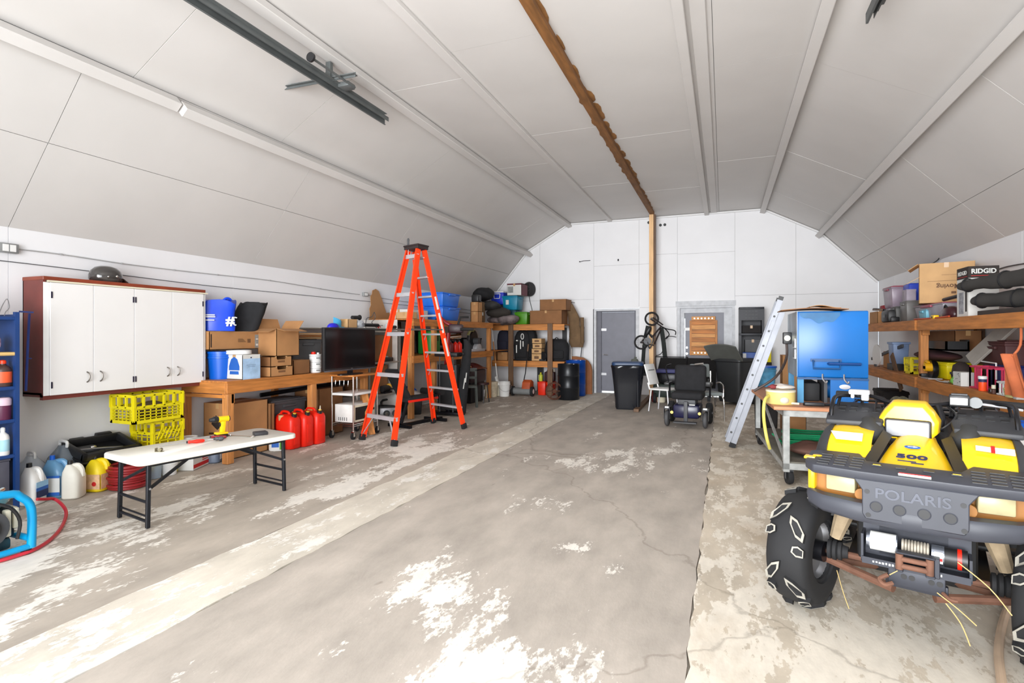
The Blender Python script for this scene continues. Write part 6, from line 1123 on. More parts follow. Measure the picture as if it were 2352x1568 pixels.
p = PY(1727, 815, 13.2); t = T('tool_box', 'blue box among the clutter beside the black plastic shelves', 'box', (p.x, 13.28, .0)); MB().bb(-.19, .19, -.17, .17, .78, 1.12).b('body', mat('box_blue', (34, 74, 150), .5), t, bev=.01); MB().bb(-.2, .2, -.18, .18, 0, .775).b('dark_stand', mat('very_dark', (0, 0, 0)), t); MB().bb(-.19, -.12, -.175, -.165, 1.0, 1.1).b('white_tag', PAPER, t)
t = T('box', 'small yellow box behind the blue box near the ladder', 'box', (p.x + .30, 13.42, 0)); MB().bb(-.1, .1, -.1, .1, .9, 1.24).b('body', YELP, t, bev=.008); MB().bb(-.11, .11, -.11, .11, 0, .895).b('stand', mat('very_dark', (0, 0, 0)), t)
# ================================================================ along the other long wall
# ---- aluminium extension ladder leaning on the blue cabinet
f0, f1_ = PZ(1681, 1027), PZ(1700, 1024)
LAD = mat('ladder_aluminium', (128, 130, 136), .45, .6, var=.08)
el = T('extension_ladder', 'aluminium extension ladder leaning against the blue blast cabinet', 'ladder', (f0.x + .1, f0.y, 0))
tp0 = PY(1806, 692, f0.y + .02)
for (a, b_, off, nm) in ((f0, tp0, V((0, 0, 0)), 'outer_rail'),):
    dr_ = (b_ - a).normalized(); sd = V((0, 1, 0))
    sd = (sd - dr_ * sd.dot(dr_)).normalized(); nn = dr_.cross(sd).normalized()
    L_ = (b_ - a).length
    for (o_, s0, s1, m_, nm2) in ((V((0, 0, 0)), .0, .93, LAD, 'outer_rail'), (sd * .42, .0, .93, LAD, 'outer_rail'), (sd * .05 + nn * .07, .02, 1.0, LAD, 'inner_rail'), (sd * .37 + nn * .07, .02, 1.0, LAD, 'inner_rail')):
        p, q_ = a + o_ + dr_ * (L_ * s0), a + o_ + dr_ * (L_ * s1)
        MB().bar(p, q_, .012, .07, up=nn).bar(p + nn * .033, q_ + nn * .033, .035, .004, up=nn).bar(p - nn * .033, q_ - nn * .033, .035, .004, up=nn).b(nm2, m_, el, w=True)
    rh = MB()
    for k in range(9):
        t_ = .06 + k * .1
        if t_ < .93: MB().tube([a + dr_ * (L_ * t_), a + sd * .42 + dr_ * (L_ * t_)], .015, 8).b('rung', LAD, el, w=True)
        MB().tube([a + sd * .05 + nn * .07 + dr_ * (L_ * (t_ + .03)), a + sd * .37 + nn * .07 + dr_ * (L_ * (t_ + .03))], .015, 8).b('rung', LAD, el, w=True)
        rh.cyl(a - sd * .01 + nn * .07 + sd * .045 + dr_ * (L_ * (t_ + .03)), a - sd * .016 + nn * .07 + sd * .045 + dr_ * (L_ * (t_ + .03)), .014, n=10)
    rh.b('rung_ends', BLACK, el, w=True)['kind'] = 'stuff'
    for o_ in (V((0, 0, 0)), sd * .42): MB().bar(a + o_, a + o_ + dr_ * .06, .04, .08, up=nn).b('foot', RUBBER, el, w=True)
    for o_ in (sd * .05, sd * .37): MB().bar(a + o_ + nn * .07 + dr_ * L_, a + o_ + nn * .07 + dr_ * (L_ + .05), .03, .06, up=nn).b('end_cap', BLACK, el, w=True)
    MB().bar(a + sd * .05 + dr_ * (L_ * .80) + nn * .03, a + sd * .05 + dr_ * (L_ * .86) + nn * .03, .06, .10, up=nn).b('rail_bracket', LAD, el, w=True)
# ---- blue blast cabinet
bl = PX(1822, 770, 0) if False else None
yb_ = 6.42
X0, X1 = PY(1832, 770, yb_).x, PY(1996, 770, yb_).x
zb = lambda v, u=1915: PY(u, v, yb_).z
bc = T('blast_cabinet', 'big bright blue sandblasting cabinet on an angle frame', 'cabinet', ((X0 + X1) / 2, yb_ + .45, 0), 0)
ZL0 = .788
BB = mat('cabinet_blue', (0, 98, 172), .35, var=.1, scale=2); hw = (X1 - X0) / 2; ZA, ZB, ZC = zb(714), zb(868), zb(935)
MB().bb(-hw, hw, -.43, .45, ZB, ZA).b('case', BB, bc, bev=.01); MB().bb(-hw + .01, hw - .005, -.45, -.43, ZB + .01, ZA - .01).b('front_door', BB, bc, bev=.004)
MB().bb(-hw - .004, -hw, -.42, .45, ZB, ZA).b('side_sheet', mat('worn_steel_side', (150, 160, 166), .4, .5, var=.35, scale=3), bc)
MB().bb(-hw, hw, -.452, -.44, ZB - .02, ZB).b('door_lip', mat('lip_blue', (20, 70, 120), .4), bc)
hz_ = zb(835)
MB().tube([(-hw + .14, -.45, hz_ + .03), (-hw + .14, -.50, hz_ + .03), (-hw + .14, -.50, hz_ - .05), (-hw + .38, -.50, hz_ - .05), (-hw + .38, -.50, hz_ + .03), (-hw + .38, -.45, hz_ + .03)], .009, 8).bb(-hw + .12, -hw + .40, -.465, -.45, hz_ + .02, hz_ + .05).b('handle', mat('lip_blue', (20, 70, 120), .4), bc)
MB().tube([(hw - .36, -.45, hz_), (hw - .36, -.50, hz_), (hw - .08, -.50, hz_), (hw - .08, -.45, hz_)], .014, 8).b('handle', mat('handle_navy', (10, 60, 120), .4), bc)
for x in (-hw + .23, hw - .22): MB().tube([(x, -.46, ZB + .04), (x, -.47, ZB - .01), (x + .03, -.475, ZB - .05), (x + .04, -.47, ZB - .03)], .008, 6, sm=3).b('latch_hook', STEEL, bc)
for x in (-hw + .03, hw - .03): [MB().bb(x - .03, x + .03, ya_, ya_ + .04, ZL0, ZB).b('leg', mat('leg_blue', (60, 134, 178), .45), bc) for ya_ in (-.43, .40)]
MB().cyl((-hw + .30, -.15, ZB - .125), (hw - .2, -.15, ZB - .125), .11, n=30).b('hopper_drum', BB, bc); MB().bb(hw - .34, hw - .005, -.44, -.42, ZL0, ZB - .01).b('switch_panel', BB, bc); MB().bb(-hw + .26, -hw + .29, -.35, .1, ZL0, ZB).b('brace_plate', GREYD, bc)
MB().lathe([(.05, 0), (.05, .003), (.042, .004)], c=(hw - .21, -.441, zb(888)), axis=(0, -1, 0), n=24, sq=(1, .5)).b('badge', ALU, bc)
MB().bb(-hw + .08, -hw + .24, -.25, .3, ZL0, ZL0 + .2).b('dust_box', mat('dust_black', (28, 28, 30), .7), bc, bev=.02)
MB().bb(-hw - .09, -hw - .004, .04, .15, zb(792), zb(762)).b('gauge_box', BLACK, bc, bev=.01); MB().cyl((-hw - .05, .042, zb(777)), (-hw - .05, .03, zb(777)), .032, n=20).b('gauge_face', CREAMP, bc)
MB().tube([(-hw - .05, .1, zb(792)), (-hw - .06, .05, zb(830)), (-hw - .2, -.36, zb(870)), (-hw - .42, -.4, zb(905))], .014, 8, sm=4).b('air_line', mat('line_brown', (62, 50, 46), .6), bc)
for z in (zb(800), zb(826)): MB().bb(-hw - .012, -hw, -.3, -.27, z, z + .1).cyl((-hw - .02, -.2, z), (-hw, -.2, z), .012, n=8).b('side_latch', STEEL, bc)
MB().sheet(lambda a, b_: (-hw + .02 + (hw * 1.15) * a, -.4515, ZA - .014 - (.03 + .10 * max(0, sin(a * 3.0)) * (.5 + .5 * a) + .012 * sin(a * 17)) * b_), 26, 3, .0008).b('oil_stain', mat('dark_stain', (20, 92, 140), .5, var=.15, scale=12), bc)
t = T('cardboard_sheet', 'brown cardboard sheet lying over the top of the blue cabinet', 'cardboard', (bc.location.x - hw * .35, yb_ + .2, ZA + .003)); MB().sheet(lambda a, b_: (-hw * 1.15 + hw * 1.9 * a, -.3 + .5 * b_, .012 + .02 * sin(a * 3) - .0 * max(0, .35 - a)), 12, 4, .008).b('sheet', CARDD, t, sm=60)
t = T('cardboard_sheet', 'second bent cardboard piece on the blue cabinet edge', 'cardboard', (bc.location.x - hw * .1, yb_ + .3, ZA + .045)); MB().sheet(lambda a, b_: (-hw * .5 + hw * .9 * a, -.2 + .3 * b_, .01 + .015 * sin(a * 5)), 10, 3, .006).b('sheet', CARD, t, sm=60)
# ---- steel cart in front of the blue cabinet
q0 = PZ(1822, 1112); 
ct = T('steel_cart', 'low welded steel cart with a wooden top behind the quad bike', 'cart', (0, 0, 0)); cfx, cfy = PZ(1826, 1114).x - .11, PZ(1826, 1114).y
W_, D_ = 1.02, 2.1; czt, czb = .752, .22; ct.location = (cfx, cfy, 0); ct.rotation_euler = (0, 0, radians(4))
GS = mat('worn_grey_steel', (168, 170, 168), .5, .3, var=.25, scale=12)
for x in (.03, W_):
    for y in (0, D_): MB().bb(x - .03, x + .03, y - .03, y + .03, .13, czt).b('upright', GS, ct, bev=.003, seg=1)
for z in (czt - .03, czb - .03):
    MB().bb(0, W_ + .03, -.03, .03, z - .035, z + .03).bb(0, W_ + .03, D_ - .03, D_ + .03, z - .035, z + .03).bb(0, .06, 0, D_, z - .035, z + .03).bb(W_ - .03, W_ + .03, 0, D_, z - .035, z + .03).b('frame_rail', GS, ct, bev=.003, seg=1)
MB().bar((.03, .05, czb), (.03, D_ * .8, czt - .05), .04, .02, up=(1, 0, 0)).b('diagonal', GS, ct)
MB().bb(-.09, W_ + .06, -.06, D_ + .05, czt, czt + .035).b('wooden_top', wood('cart_top', (186, 128, 92), 0), ct, bev=.004, seg=1); MB().bb(0, W_, 0, D_, czb - .005, czb + .01).b('bottom_shelf', mat('dirty_ply', (112, 108, 98), .8, var=.2), ct)
for x in (.06, W_ - .05):
    for y in (.02, D_ - .02): MB().lathe([(.04, -.022), (.068, -.025), (.075, 0), (.068, .025), (.04, .022)], c=(x, y, .075), axis=(1, .2, 0), n=22).b('caster', RUBBER, ct); MB().bb(x - .035, x - .03, y - .03, y + .03, .06, .15).bb(x + .03, x + .035, y - .03, y + .03, .06, .15).bb(x - .035, x + .035, y - .04, y + .04, .14, .15).b('caster_bracket', GREYD, ct)
def onct(x, y, z): c_, s_ = cos(radians(4)), sin(radians(4)); return V((cfx + x * c_ - y * s_, cfy + x * s_ + y * c_, z))
zc_ = czt + .036
t = T('drum', 'round pale yellow drum with rags on the steel cart corner', 'drum', tuple(PZ(1793, 926, zc_))); MB().lathe([(.135, 0), (.14, .01), (.14, .13), (.13, .135)], n=30).b('drum', mat('pale_yellow_drum', (214, 196, 120), .5), t); MB().lathe([(.143, .125), (.143, .142), (.12, .146)], n=30).b('rim', CREAMP, t)
blob('rag', 'dirty white rags lying on the pale yellow drum', PZ(1797, 926, zc_) + V((0, 0, .175)), (.12, .09, .028), mat('dirty_rag', (196, 186, 176), .9), 'rag', 4, .6); blob('rag', 'little red rag at the edge of the pale yellow drum', PZ(1775, 926, zc_) + V((0, 0, .175)), (.05, .04, .022), mat('dull_red_rag', (120, 46, 48), .9), 'rag', 9, .5)
tag(MB().tube([PZ(1772, 905, .88), PZ(1757, 918, .84), PZ(1754, 955, .68), PZ(1760, 1000, .5), PZ(1768, 1030, .36)], .016, 10, sm=4).b('yellow_hose', mat('yellow_hose', (206, 196, 96), .5)), 'thick yellow hose hanging down the side of the steel cart', 'hose')
t = T('fitting', 'white ball ended fitting on the near corner of the cart', 'fitting', tuple(onct(.03, .12, zc_))); MB().sph((0, 0, .045), (.05, .05, .042), 16, 10).b('ball', CREAMP, t); MB().tube([(0, 0, .02), (.14, .02, .012)], .012, 8).b('stem', CREAMP, t)
t = T('tool_bar', 'long black bar lying along the front of the cart top', 'bar', tuple(onct(.2, .08, zc_))); MB().tube([(0, 0, .018), (.7, .03, .018)], .014, 8).b('bar', BLACKM, t); MB().box((.1, 0, .02), (.18, .05, .035)).b('grip', BLACK, t, bev=.01); MB().tube([(.2, .06, .012), (.75, .08, .012)], .01, 8).b('chrome_rod', STEEL, t)
hz2 = MB()
for k in range(8): R_ = .20 + .02 * sin(k * 2.1); hz2.tube([(R_ * 1.3 * cos(a), R_ * sin(a), .02 + .022 * k + .01 * sin(3 * a)) for a in [2 * pi * i / 24 for i in range(24)]], .011, 6, closed=True)
t = T('garden_hose', 'coiled green hose on the bottom shelf of the cart', 'hose', tuple(onct(.40, .75, czb + .012))); hz2.b('coil', mat('green_hose', (20, 130, 84), .45), t)['kind'] = 'stuff'; MB().tube([(-.25, 0, .02), (-.34, .06, .10), (-.38, .0, .14), (-.3, -.1, .08)], .011, 6, sm=4).b('loose_end', mat('green_hose', (0, 0, 0)), t)
blob('leather_bag', 'flat dark brown leather bag on the cart bottom shelf', onct(.36, .30, czb + .09), (.26, .2, .075), mat('brown_leather', (98, 68, 58), .7, bump=.2), 'bag', 5, .3, flat=-.075)
carton('carton', 'tall brown carton standing between the ladder and blue cabinet', X0 + .08, X0 + .4, 8.95, 9.25, 0, 1.2, CARD)
tote('storage_bin', 'tall dark bin under the blue and white pail', (X0 - .15, 8.75, 0), .32, .32, .74, mat('very_dark', (0, 0, 0)))
t = bucket('bucket', 'blue and white printed pail beside the blue cabinet', (X0 - .15, 8.75, .754), .14, .30, mat('pail_blue', (90, 170, 214), .5, var=.5, scale=5), lid=BLUEP, bail=False)
# ---- lumber shelving on the wall
rx, ry0, ry1 = 2.45, 5.0, 11.6
rs = T('wooden_shelves', 'long orange brown lumber shelving opposite the cupboard wall', 'shelving', (rx, 0, 0)); WX = XR - rx - .01
rzt = PX(2110, 735, rx).z; rzl = PX(2110, 868, rx).z + .01
yp = PX(2112, 770, rx).y
for y in (yp, 5.2):
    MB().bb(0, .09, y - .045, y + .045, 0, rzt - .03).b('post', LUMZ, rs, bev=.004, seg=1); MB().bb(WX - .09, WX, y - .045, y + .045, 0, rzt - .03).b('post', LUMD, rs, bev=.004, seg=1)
    for z in (rzt, rzl): MB().bb(.09, WX - .09, y - .02, y + .02, z - .13, z - .02).b('bearer', LUMX, rs)
for z in (rzt, rzl):
    MB().bb(-.0, WX, 5.0, 12.3, z - .02, z).b('shelf_board', LUMB, rs); MB().bb(-.04, 0, 5.0, yp - .05, z - .14, z).bb(-.04, 0, yp + .05, 12.3, z - .14, z).b('front_rail', LUMB, rs, bev=.004, seg=1)
    MB().bar((.045, yp - .045, z - .14), (.045, yp - .10, z - .14), .08, .12).b('cleat', LUMX, rs)
def rs_(u, z, x=rx + .12): return V((x, PX(u, 770, x).y, z))
ZU, ZW = rzt + .002, rzl + .002
ry = lambda u, x: PX(u, 770, x).y
# upper deck
bigy0, bigy1 = ry(2205, 2.62), ry(2110, 2.62)
bgc = PX(2172, 770, 2.80)
bg = carton('carton', 'big brown moving carton with bent flaps on the upper deck', bgc.x - .29, bgc.x + .29, bgc.y - .2, bgc.y + .2, ZU + .225, ZU + .225 + .53, CARDL, rz=radians(-15))
MB().bar((-.29, -.18, .52), (-.40, -.17, .44), .3, .006, up=(0, 0, 1)).b('flap', CARDL, bg); MB().bar((-.29, -.1, .36), (-.44, -.12, .27), .2, .006, up=(0, 0, 1)).b('flap', CARDL, bg)
txt('Moving', .085, (.02, -.2015, .22), (-1, 0, 0), (0, 0, -1), BROWNINK, bg, ext=.001, bold=.002)
MB().bb(-.2, .25, -.2012, -.2, .29, .294).bb(-.05, .25, -.2012, -.2, .37, .373).bb(.05, .1, -.2012, -.2, .12, .15).b('print_rule', BROWNINK, bg)
t = tote('storage_bin', 'clear bin with a maroon lid under the big moving carton', (2.78, ry(2165, 2.70), ZU), .52, 1.1, .205, mat('clear_grey_bin', (170, 166, 176), .3, alpha=.75), 0, mat('maroon_lid', (150, 66, 84), .45))
bw, bd, hh = .135, .155, .55
rb_ = T('printed_box', 'white upright box with a black lettered top on the upper deck', 'box', (2.5 + bw, PX(2224, 770, 2.5).y + bd, ZU))
MB().bb(-bw, bw, -bd, bd, 0, hh * .77).b('carton', PAPER, rb_, bev=.003, seg=1); MB().bb(-bw - .001, bw + .001, -bd - .001, bd + .001, hh * .77, hh).b('black_top', INK, rb_, bev=.003, seg=1)
txt('RIDGID', .07, (0, -bd - .0025, hh * .895), (1, 0, 0), (0, 0, 1), PAPER, rb_, bold=.0022, sx=.95); txt('RIDGID', .06, (-bw - .0025, 0, hh * .88), (0, -1, 0), (0, 0, 1), PAPER, rb_, bold=.0015, sx=1.2)
MB().bb(-.11, .11, -bd - .0025, -bd - .001, hh * .805, hh * .815).bb(-bw - .0025, -bw - .001, -.13, .13, hh * .80, hh * .81).b('red_rule', REDINK, rb_); MB().bb(-bw - .0015, -bw, -.03, .10, hh * .06, hh * .5).b('side_picture', mat('grey_print', (150, 152, 158), .6, var=.4, scale=25), rb_); MB().bb(-bw - .002, -bw - .001, -.12, -.08, hh * .1, hh * .55).b('side_lettering', INK, rb_)
rl = []
for k, (lb, a, b_, r_) in enumerate((('upper of two long dark rolls lying at the near end of the upper deck', (2.38, 7.22, 2.03), (2.88, 5.9, 2.07), .10), ('lower of two long dark rolls lying at the near end of the upper deck', (2.47, 7.12, 1.865), (2.95, 5.9, 1.84), .112))):
    a, b_ = V(a), V(b_); t = T('rolled_mat', lb, 'rolled mat', tuple((a + b_) / 2)); m = MB().tube([a.lerp(b_, i / 14) for i in range(15)], [r_ * (.38 if i == 0 else (.55 + .04 * min(i, 9)) + .05 * sin(i * 1.7)) for i in range(15)], 18); m.noise(.012, 5, k).b('roll', mat('mat_charcoal', (52, 50, 48), .85, bump=.2), t, w=True, sm=60)
    for q_ in (.08, .4): c_ = a.lerp(b_, q_); d_ = (b_ - a).normalized(); x_, y_, _z = basis(d_); MB().tube([c_ + (x_ * cos(2 * pi * i / 20) + y_ * sin(2 * pi * i / 20)) * (r_ * (.64 + .36 * min(1, q_ * 1.5))) for i in range(20)], .008, 6, closed=True).b('tie', BLACK, t, w=True)
tag(MB().bb(2.5, 2.95, 5.4, ry(2262, 2.6) - .1, ZU, ZU + .05).b('plank', mat('dark_plank', (58, 50, 46), .7), bev=.004, seg=1), 'dark flat board under the rolled mats', 'board')
t = T('drill_case', 'maroon smooth tool case beside the white upright box', 'tool case', (2.58, ry(2185, 2.58), ZU)); MB().loft([[V((.09 * k * cos(a), .17 * k * sin(a), z)) for a in [2 * pi * j / 24 for j in range(24)]] for k, z in ((.9, 0), (1, .03), (.95, .09), (.7, .13), (.3, .145))]).b('shell', mat('case_maroon', (62, 26, 32), .3), t, sm=60); MB().tube([(-.05, -.05, .12), (-.06, 0, .16), (-.05, .06, .12)], .01, 8, sm=3).b('handle', BLACK, t)
tote('storage_bin', 'little sky blue tub with a pale rim on the upper deck', (2.58, ry(2132, 2.58), ZU), .14, .30, .13, mat('sky_tub', (110, 178, 198), .45))
t = T('tape_measure', 'yellow tape measure lying at the deck edge by the maroon case', 'tape measure', (2.50, ry(2147, 2.50), ZU)); MB().bb(-.03, .03, -.06, .06, 0, .05).b('case', mat('tape_yellow', (246, 196, 20), .4), t, bev=.012); MB().bb(-.032, -.03, -.02, .02, .01, .035).b('label', BLACK, t)
tag(MB().tube([(2.5, ry(2180, 2.5), ZU + .02), (2.49, ry(2150, 2.49), ZU + .012), (2.47, ry(2125, 2.47), ZU + .012), (2.5, ry(2100, 2.5), ZU + .018)], .011, 8, sm=4).b('orange_cord', mat('cord_orange', (190, 70, 24), .5)), 'orange brown cord lying along the upper deck edge', 'cord')
tg = tote('storage_bin', 'grey clear drawer bin standing upright on the upper deck', (2.62, ry(2092, 2.62), ZU), .2, .34, .30, mat('drawer_grey', (112, 110, 108), .4, alpha=.9))
tote('storage_bin', 'second grey drawer bin behind the black case', (2.62, ry(2068, 2.62), ZU), .2, .30, .24, mat('drawer_dark', (84, 84, 82), .5))
t = T('tool_box', 'black rounded tool box on the upper deck near the blue cabinet', 'tool box', (2.52, ry(2046, 2.52), ZU)); MB().bb(-.09, .09, -.21, .21, 0, .20).b('body', BLACK, t, bev=.04); MB().bb(-.1, -.085, -.08, .08, .08, .13).b('latch', BLACKM, t); MB().bb(-.06, .06, -.26, -.2, 0, .09).b('side_pocket', BLACK, t, bev=.02)
tote('storage_bin', 'tall violet grey clear bin with a maroon rim at the far upper deck', (2.82, ry(2052, 2.72), ZU + .26), .40, .55, .36, mat('violet_clear', (168, 150, 166), .3, alpha=.7), 0, mat('maroon_lid', (0, 0, 0)))
tote('storage_bin', 'flat clear bin holding up the violet grey bin', (2.82, ry(2048, 2.72), ZU), .44, .62, .245, mat('clear_grey_bin', (0, 0, 0)))
t = T('container', 'tall blue plastic container behind the big moving carton', 'container', (2.85, ry(2082, 2.74), ZU + .02)); MB().bb(-.12, .12, -.16, .16, 0, .60).b('body', mat('container_blue', (24, 62, 190), .4), t, bev=.03); MB().cyl((-.12, .04, .40), (-.135, .04, .40), .04, n=16).b('cap', NAVYINK, t)
t = T('box', 'pale lilac box squeezed under the bent carton flap', 'box', (2.66, ry(2088, 2.66), ZU + .31)); MB().bb(-.06, .06, -.11, .11, 0, .18).b('body', mat('lilac_box', (168, 158, 172), .6), t, bev=.004); MB().bb(-.062, .062, -.112, .112, .16, .185).b('lid', _mats['lilac_box'], t)
carton('carton', 'brown carton at the far end of the upper deck beside the cabinet', 2.46, 2.70, ry(2022, 2.5), ry(2004, 2.5), ZU, ZU + .20, CARD)
t = T('wood_offcut', 'grey and brown wood offcut lying over the far brown carton', 'wood', (2.56, ry(2020, 2.56), ZU + .21)); MB().bar((-.06, -.3, .02), (.0, .3, .05), .08, .03).b('offcut', LUMD, t); MB().bar((.05, -.2, .02), (-.02, .25, .06), .05, .03).b('stick', GREYD, t)
t = T('paper_bag', 'red printed sack behind the wood offcut on the upper deck', 'sack', (2.75, ry(2026, 2.7), ZU)); MB().bb(-.06, .06, -.12, .12, 0, .34).b('body', mat('sack_red', (150, 36, 44), .7, var=.3), t, bev=.02); MB().bb(-.061, -.06, -.08, .08, .1, .2).b('print', PAPER, t)
tag(MB().tube([(2.66, ry(2240, 2.66), ZU + .25), (2.60, ry(2200, 2.60), ZU + .26), (2.60, ry(2168, 2.60), ZU + .245)], .022, 10).b('pipe', BLACK), 'black pipe with a pale end lying over the clear bin', 'pipe')
tag(MB().tube([PX(u, v, XR - .02) for u, v in ((2100, 616), (2118, 607), (2135, 606), (2150, 600), (2160, 588), (2166, 570))], .008, 6, sm=3).b('cable', BLACK), 'black cable dangling on the wall above the big moving carton', 'cable')
tag(MB().tube([PX(u, v, XR - .02) for u, v in ((2288, 620), (2310, 613), (2335, 608), (2360, 604))], .008, 6, sm=3).b('cable', GREYD), 'grey cable on the wall above the rolled mats', 'cable')
# lower deck
crate('milk_crate', 'yellow milk crate behind the middle shelf post', (2.70, ry(2088, 2.56) + .0, ZW), .32, .30, .24, YELP, 0, 4, 2)
t = tote('storage_bin', 'long yellow tray beneath the maroon folded cloth', (2.80, ry(2150, 2.64), ZW), .40, .95, .20, YELP)
blob('cloth', 'maroon folded cloth draped over the yellow tray', (2.76, ry(2128, 2.64), ZW + .285), (.22, .60, .07), mat('maroon_cloth', (0, 0, 0)), 'cloth', 2, .3, flat=-.07)
carton('carton', 'wide brown carton deep on the lower deck', 2.75, 3.03, ry(2215, 2.85), ry(2150, 2.85), ZW + .36, ZW + .62, CARDD)
t = T('open_case', 'long black open case lying on the maroon cloth', 'case', (2.70, ry(2175, 2.70), ZW + .37)); MB().bb(-.12, .12, -.34, .34, 0, .02).bb(-.12, -.10, -.34, .34, 0, .12).bb(.10, .12, -.34, .34, 0, .14).bb(-.12, .12, -.34, -.32, 0, .12).bb(-.12, .12, .32, .34, 0, .12).b('shell', BLACK, t); MB().bb(-.1, .1, -.32, .32, .02, .03).b('lining', CHAR, t)
t = T('bin', 'light blue grey tall bin at the far lower deck', 'bin', (2.66, ry(2064, 2.66), ZW + .1)); MB().box((0, 0, .17), (.2, .26, .34), top=1.12).b('body', mat('blue_grey_tub', (132, 156, 196), .45), t, bev=.02); MB().bb(-.125, .125, -.16, .16, .32, .355).b('rim', _mats['blue_grey_tub'], t, bev=.008); MB().bb(-.12, .12, -.16, .16, -.1, .0).b('black_base', BLACK, t)
sa = T('circular_saw', 'yellow and black circular saw on the lower deck edge', 'circular saw', (2.54, ry(2142, 2.54), ZW)); SY = mat('saw_yellow', (236, 176, 14), .45)
MB().lathe([(.05, -.02), (.11, -.03), (.115, 0), (.11, .03), (.05, .02)], c=(0, -.02, .12), axis=(1, 0, 0), n=26).b('blade_guard', BLACKM, sa); MB().cyl((-.10, -.04, .15), (.0, -.04, .15), .055, n=18).b('motor', SY, sa); MB().tube([(-.04, .0, .2), (-.04, .09, .22), (-.04, .15, .16), (-.04, .12, .10)], .022, 10, sm=3).b('handle', SY, sa); MB().bb(-.09, .06, -.15, .15, .0, .012).b('shoe', ALU, sa); MB().bb(-.10, -.06, -.08, .02, .12, .17).b('vents', BLACK, sa, bev=.006); MB().bb(-.09, .0, .10, .2, .01, .06).b('battery', BLACK, sa, bev=.008)
t = T('jigsaw', 'second yellow and black power tool behind the circular saw', 'power tool', (2.66, ry(2128, 2.6) - .05, ZW)); MB().cyl((0, -.12, .17), (0, .12, .17), .045, n=16).b('body', SY, t); MB().tube([(0, .08, .15), (0, .12, .03)], .03, 10).b('grip', BLACK, t); MB().bb(-.04, .04, .06, .17, 0, .05).b('battery', BLACK, t, bev=.006)
tag(MB().tube([(2.45, ry(2150, 2.45), ZW + .012), (2.43, ry(2158, 2.43), ZW + .01), (2.44, ry(2172, 2.44), ZW + .01), (2.47, ry(2180, 2.47), ZW + .01), (2.5, ry(2170, 2.5), ZW + .01)], .008, 6, sm=4).b('chain', STEEL), 'steel chain end lying on the lower deck edge', 'chain')
t = T('bag', 'dark bag with shiny clips behind the white carton', 'bag', (2.62, ry(2208, 2.62), ZW)); k_ = MB().loft([sq_ring(.16, .26, 0, .7), sq_ring(.18, .30, .1, .7), sq_ring(.14, .2, .2, .7), sq_ring(.05, .08, .25, .7)]); k_.noise(.02, 6, 2).b('cloth', mat('dark_brown_cloth', (52, 40, 38), .8), t, sm=60); MB().bb(-.1, -.08, -.04, .04, .1, .13).b('clip', CHROME, t)
t = T('carton', 'small white speckled box at the lower deck edge', 'box', (2.50, ry(2212, 2.50), ZW)); MB().bb(-.06, .06, -.12, .10, 0, .155).b('body', PAPER, t, bev=.003, seg=1); dm = MB(); rnd = random.Random(8)
for k in range(12): dm.box((-.0608, rnd.uniform(-.1, .08), rnd.uniform(.02, .14)), (.001, .014, .008))
dm.b('specks', GREYD, t)['kind'] = 'stuff'
t = T('glove', 'lime green glove beside the white speckled box', 'glove', (2.47, ry(2192, 2.47), ZW)); k_ = MB().sph((0, 0, .04), (.035, .06, .04), 14, 10)
for k in range(4): k_.tube([(-.0 + .01 * k, .04, .03), (-.0 + .012 * k, .12, .02 + .006 * k)], [.014, .009], 8)
k_.tube([(0, -.04, .05), (-.03, -.07, .09)], [.014, .01], 8); k_.b('glove', mat('lime_glove', (120, 190, 80), .8), t, sm=60); MB().tube([(-.02, .1, .03), (-.03, .28, .012)], .004, 6).b('cord', PAPER, t)
def basket(label, u0, u1, x0, x1, z0, h, m_, nb):
    ya, yb2 = ry(u1, x0), ry(u0, x0); t = T('basket', label, 'basket', ((x0 + x1) / 2, (ya + yb2) / 2, z0)); a, b_ = (x1 - x0) / 2, (yb2 - ya) / 2
    MB().bb(-a, a, -b_, b_, 0, .01).b('base', m_, t); MB().bb(-a, a, -b_, -b_ + .01, h - .02, h).bb(-a, a, b_ - .01, b_, h - .02, h).bb(-a, -a + .01, -b_, b_, h - .02, h).bb(a - .01, a, -b_, b_, h - .02, h).b('rim', m_, t); g = MB()
    for s in (-1, 1): lattice(g, (s * a, -b_, .01), (0, 1, 0), (0, 0, 1), 2 * b_, h - .02, nb, 1, .012, (1, 0, 0)); lattice(g, (-a, s * b_, .01), (1, 0, 0), (0, 0, 1), 2 * a, h - .02, max(2, nb // 2), 1, .012, (0, 1, 0))
    g.b('bars', m_, t)['kind'] = 'stuff'; return t
PK = mat('pink_plastic', (214, 50, 92), .45)
pb = basket('bright pink basket on the lower deck edge', 2228, 2282, 2.49, 2.66, ZW, .24, PK, 4); MB().bb(-.088, -.08, -.0, .16, .0, .22).b('front_panel', PK, pb)
wbk = basket('small white basket holding dark odds and ends', 2290, 2335, 2.42, 2.56, ZW + .002, .13, WHITEP, 6); blob('odds', 'dark odds and ends inside the small white basket', wbk.location + V((.0, 0, .06)), (.05, .10, .045), BLACK, 'scrap', 5, .5)
t = T('pill_bottle', 'orange pill bottle with a white lid before the pink basket', 'bottle', (2.455, ry(2257, 2.455), ZW)); MB().lathe([(.032, 0), (.034, .005), (.034, .09)], n=20).b('lower_label', mat('pill_orange', (250, 84, 30), .4), t); MB().lathe([(.034, .09), (.034, .12)], n=20).b('band', NAVYINK, t); MB().lathe([(.037, .12), (.038, .125), (.038, .145), (.034, .15)], n=20).b('lid', WHITEP, t)
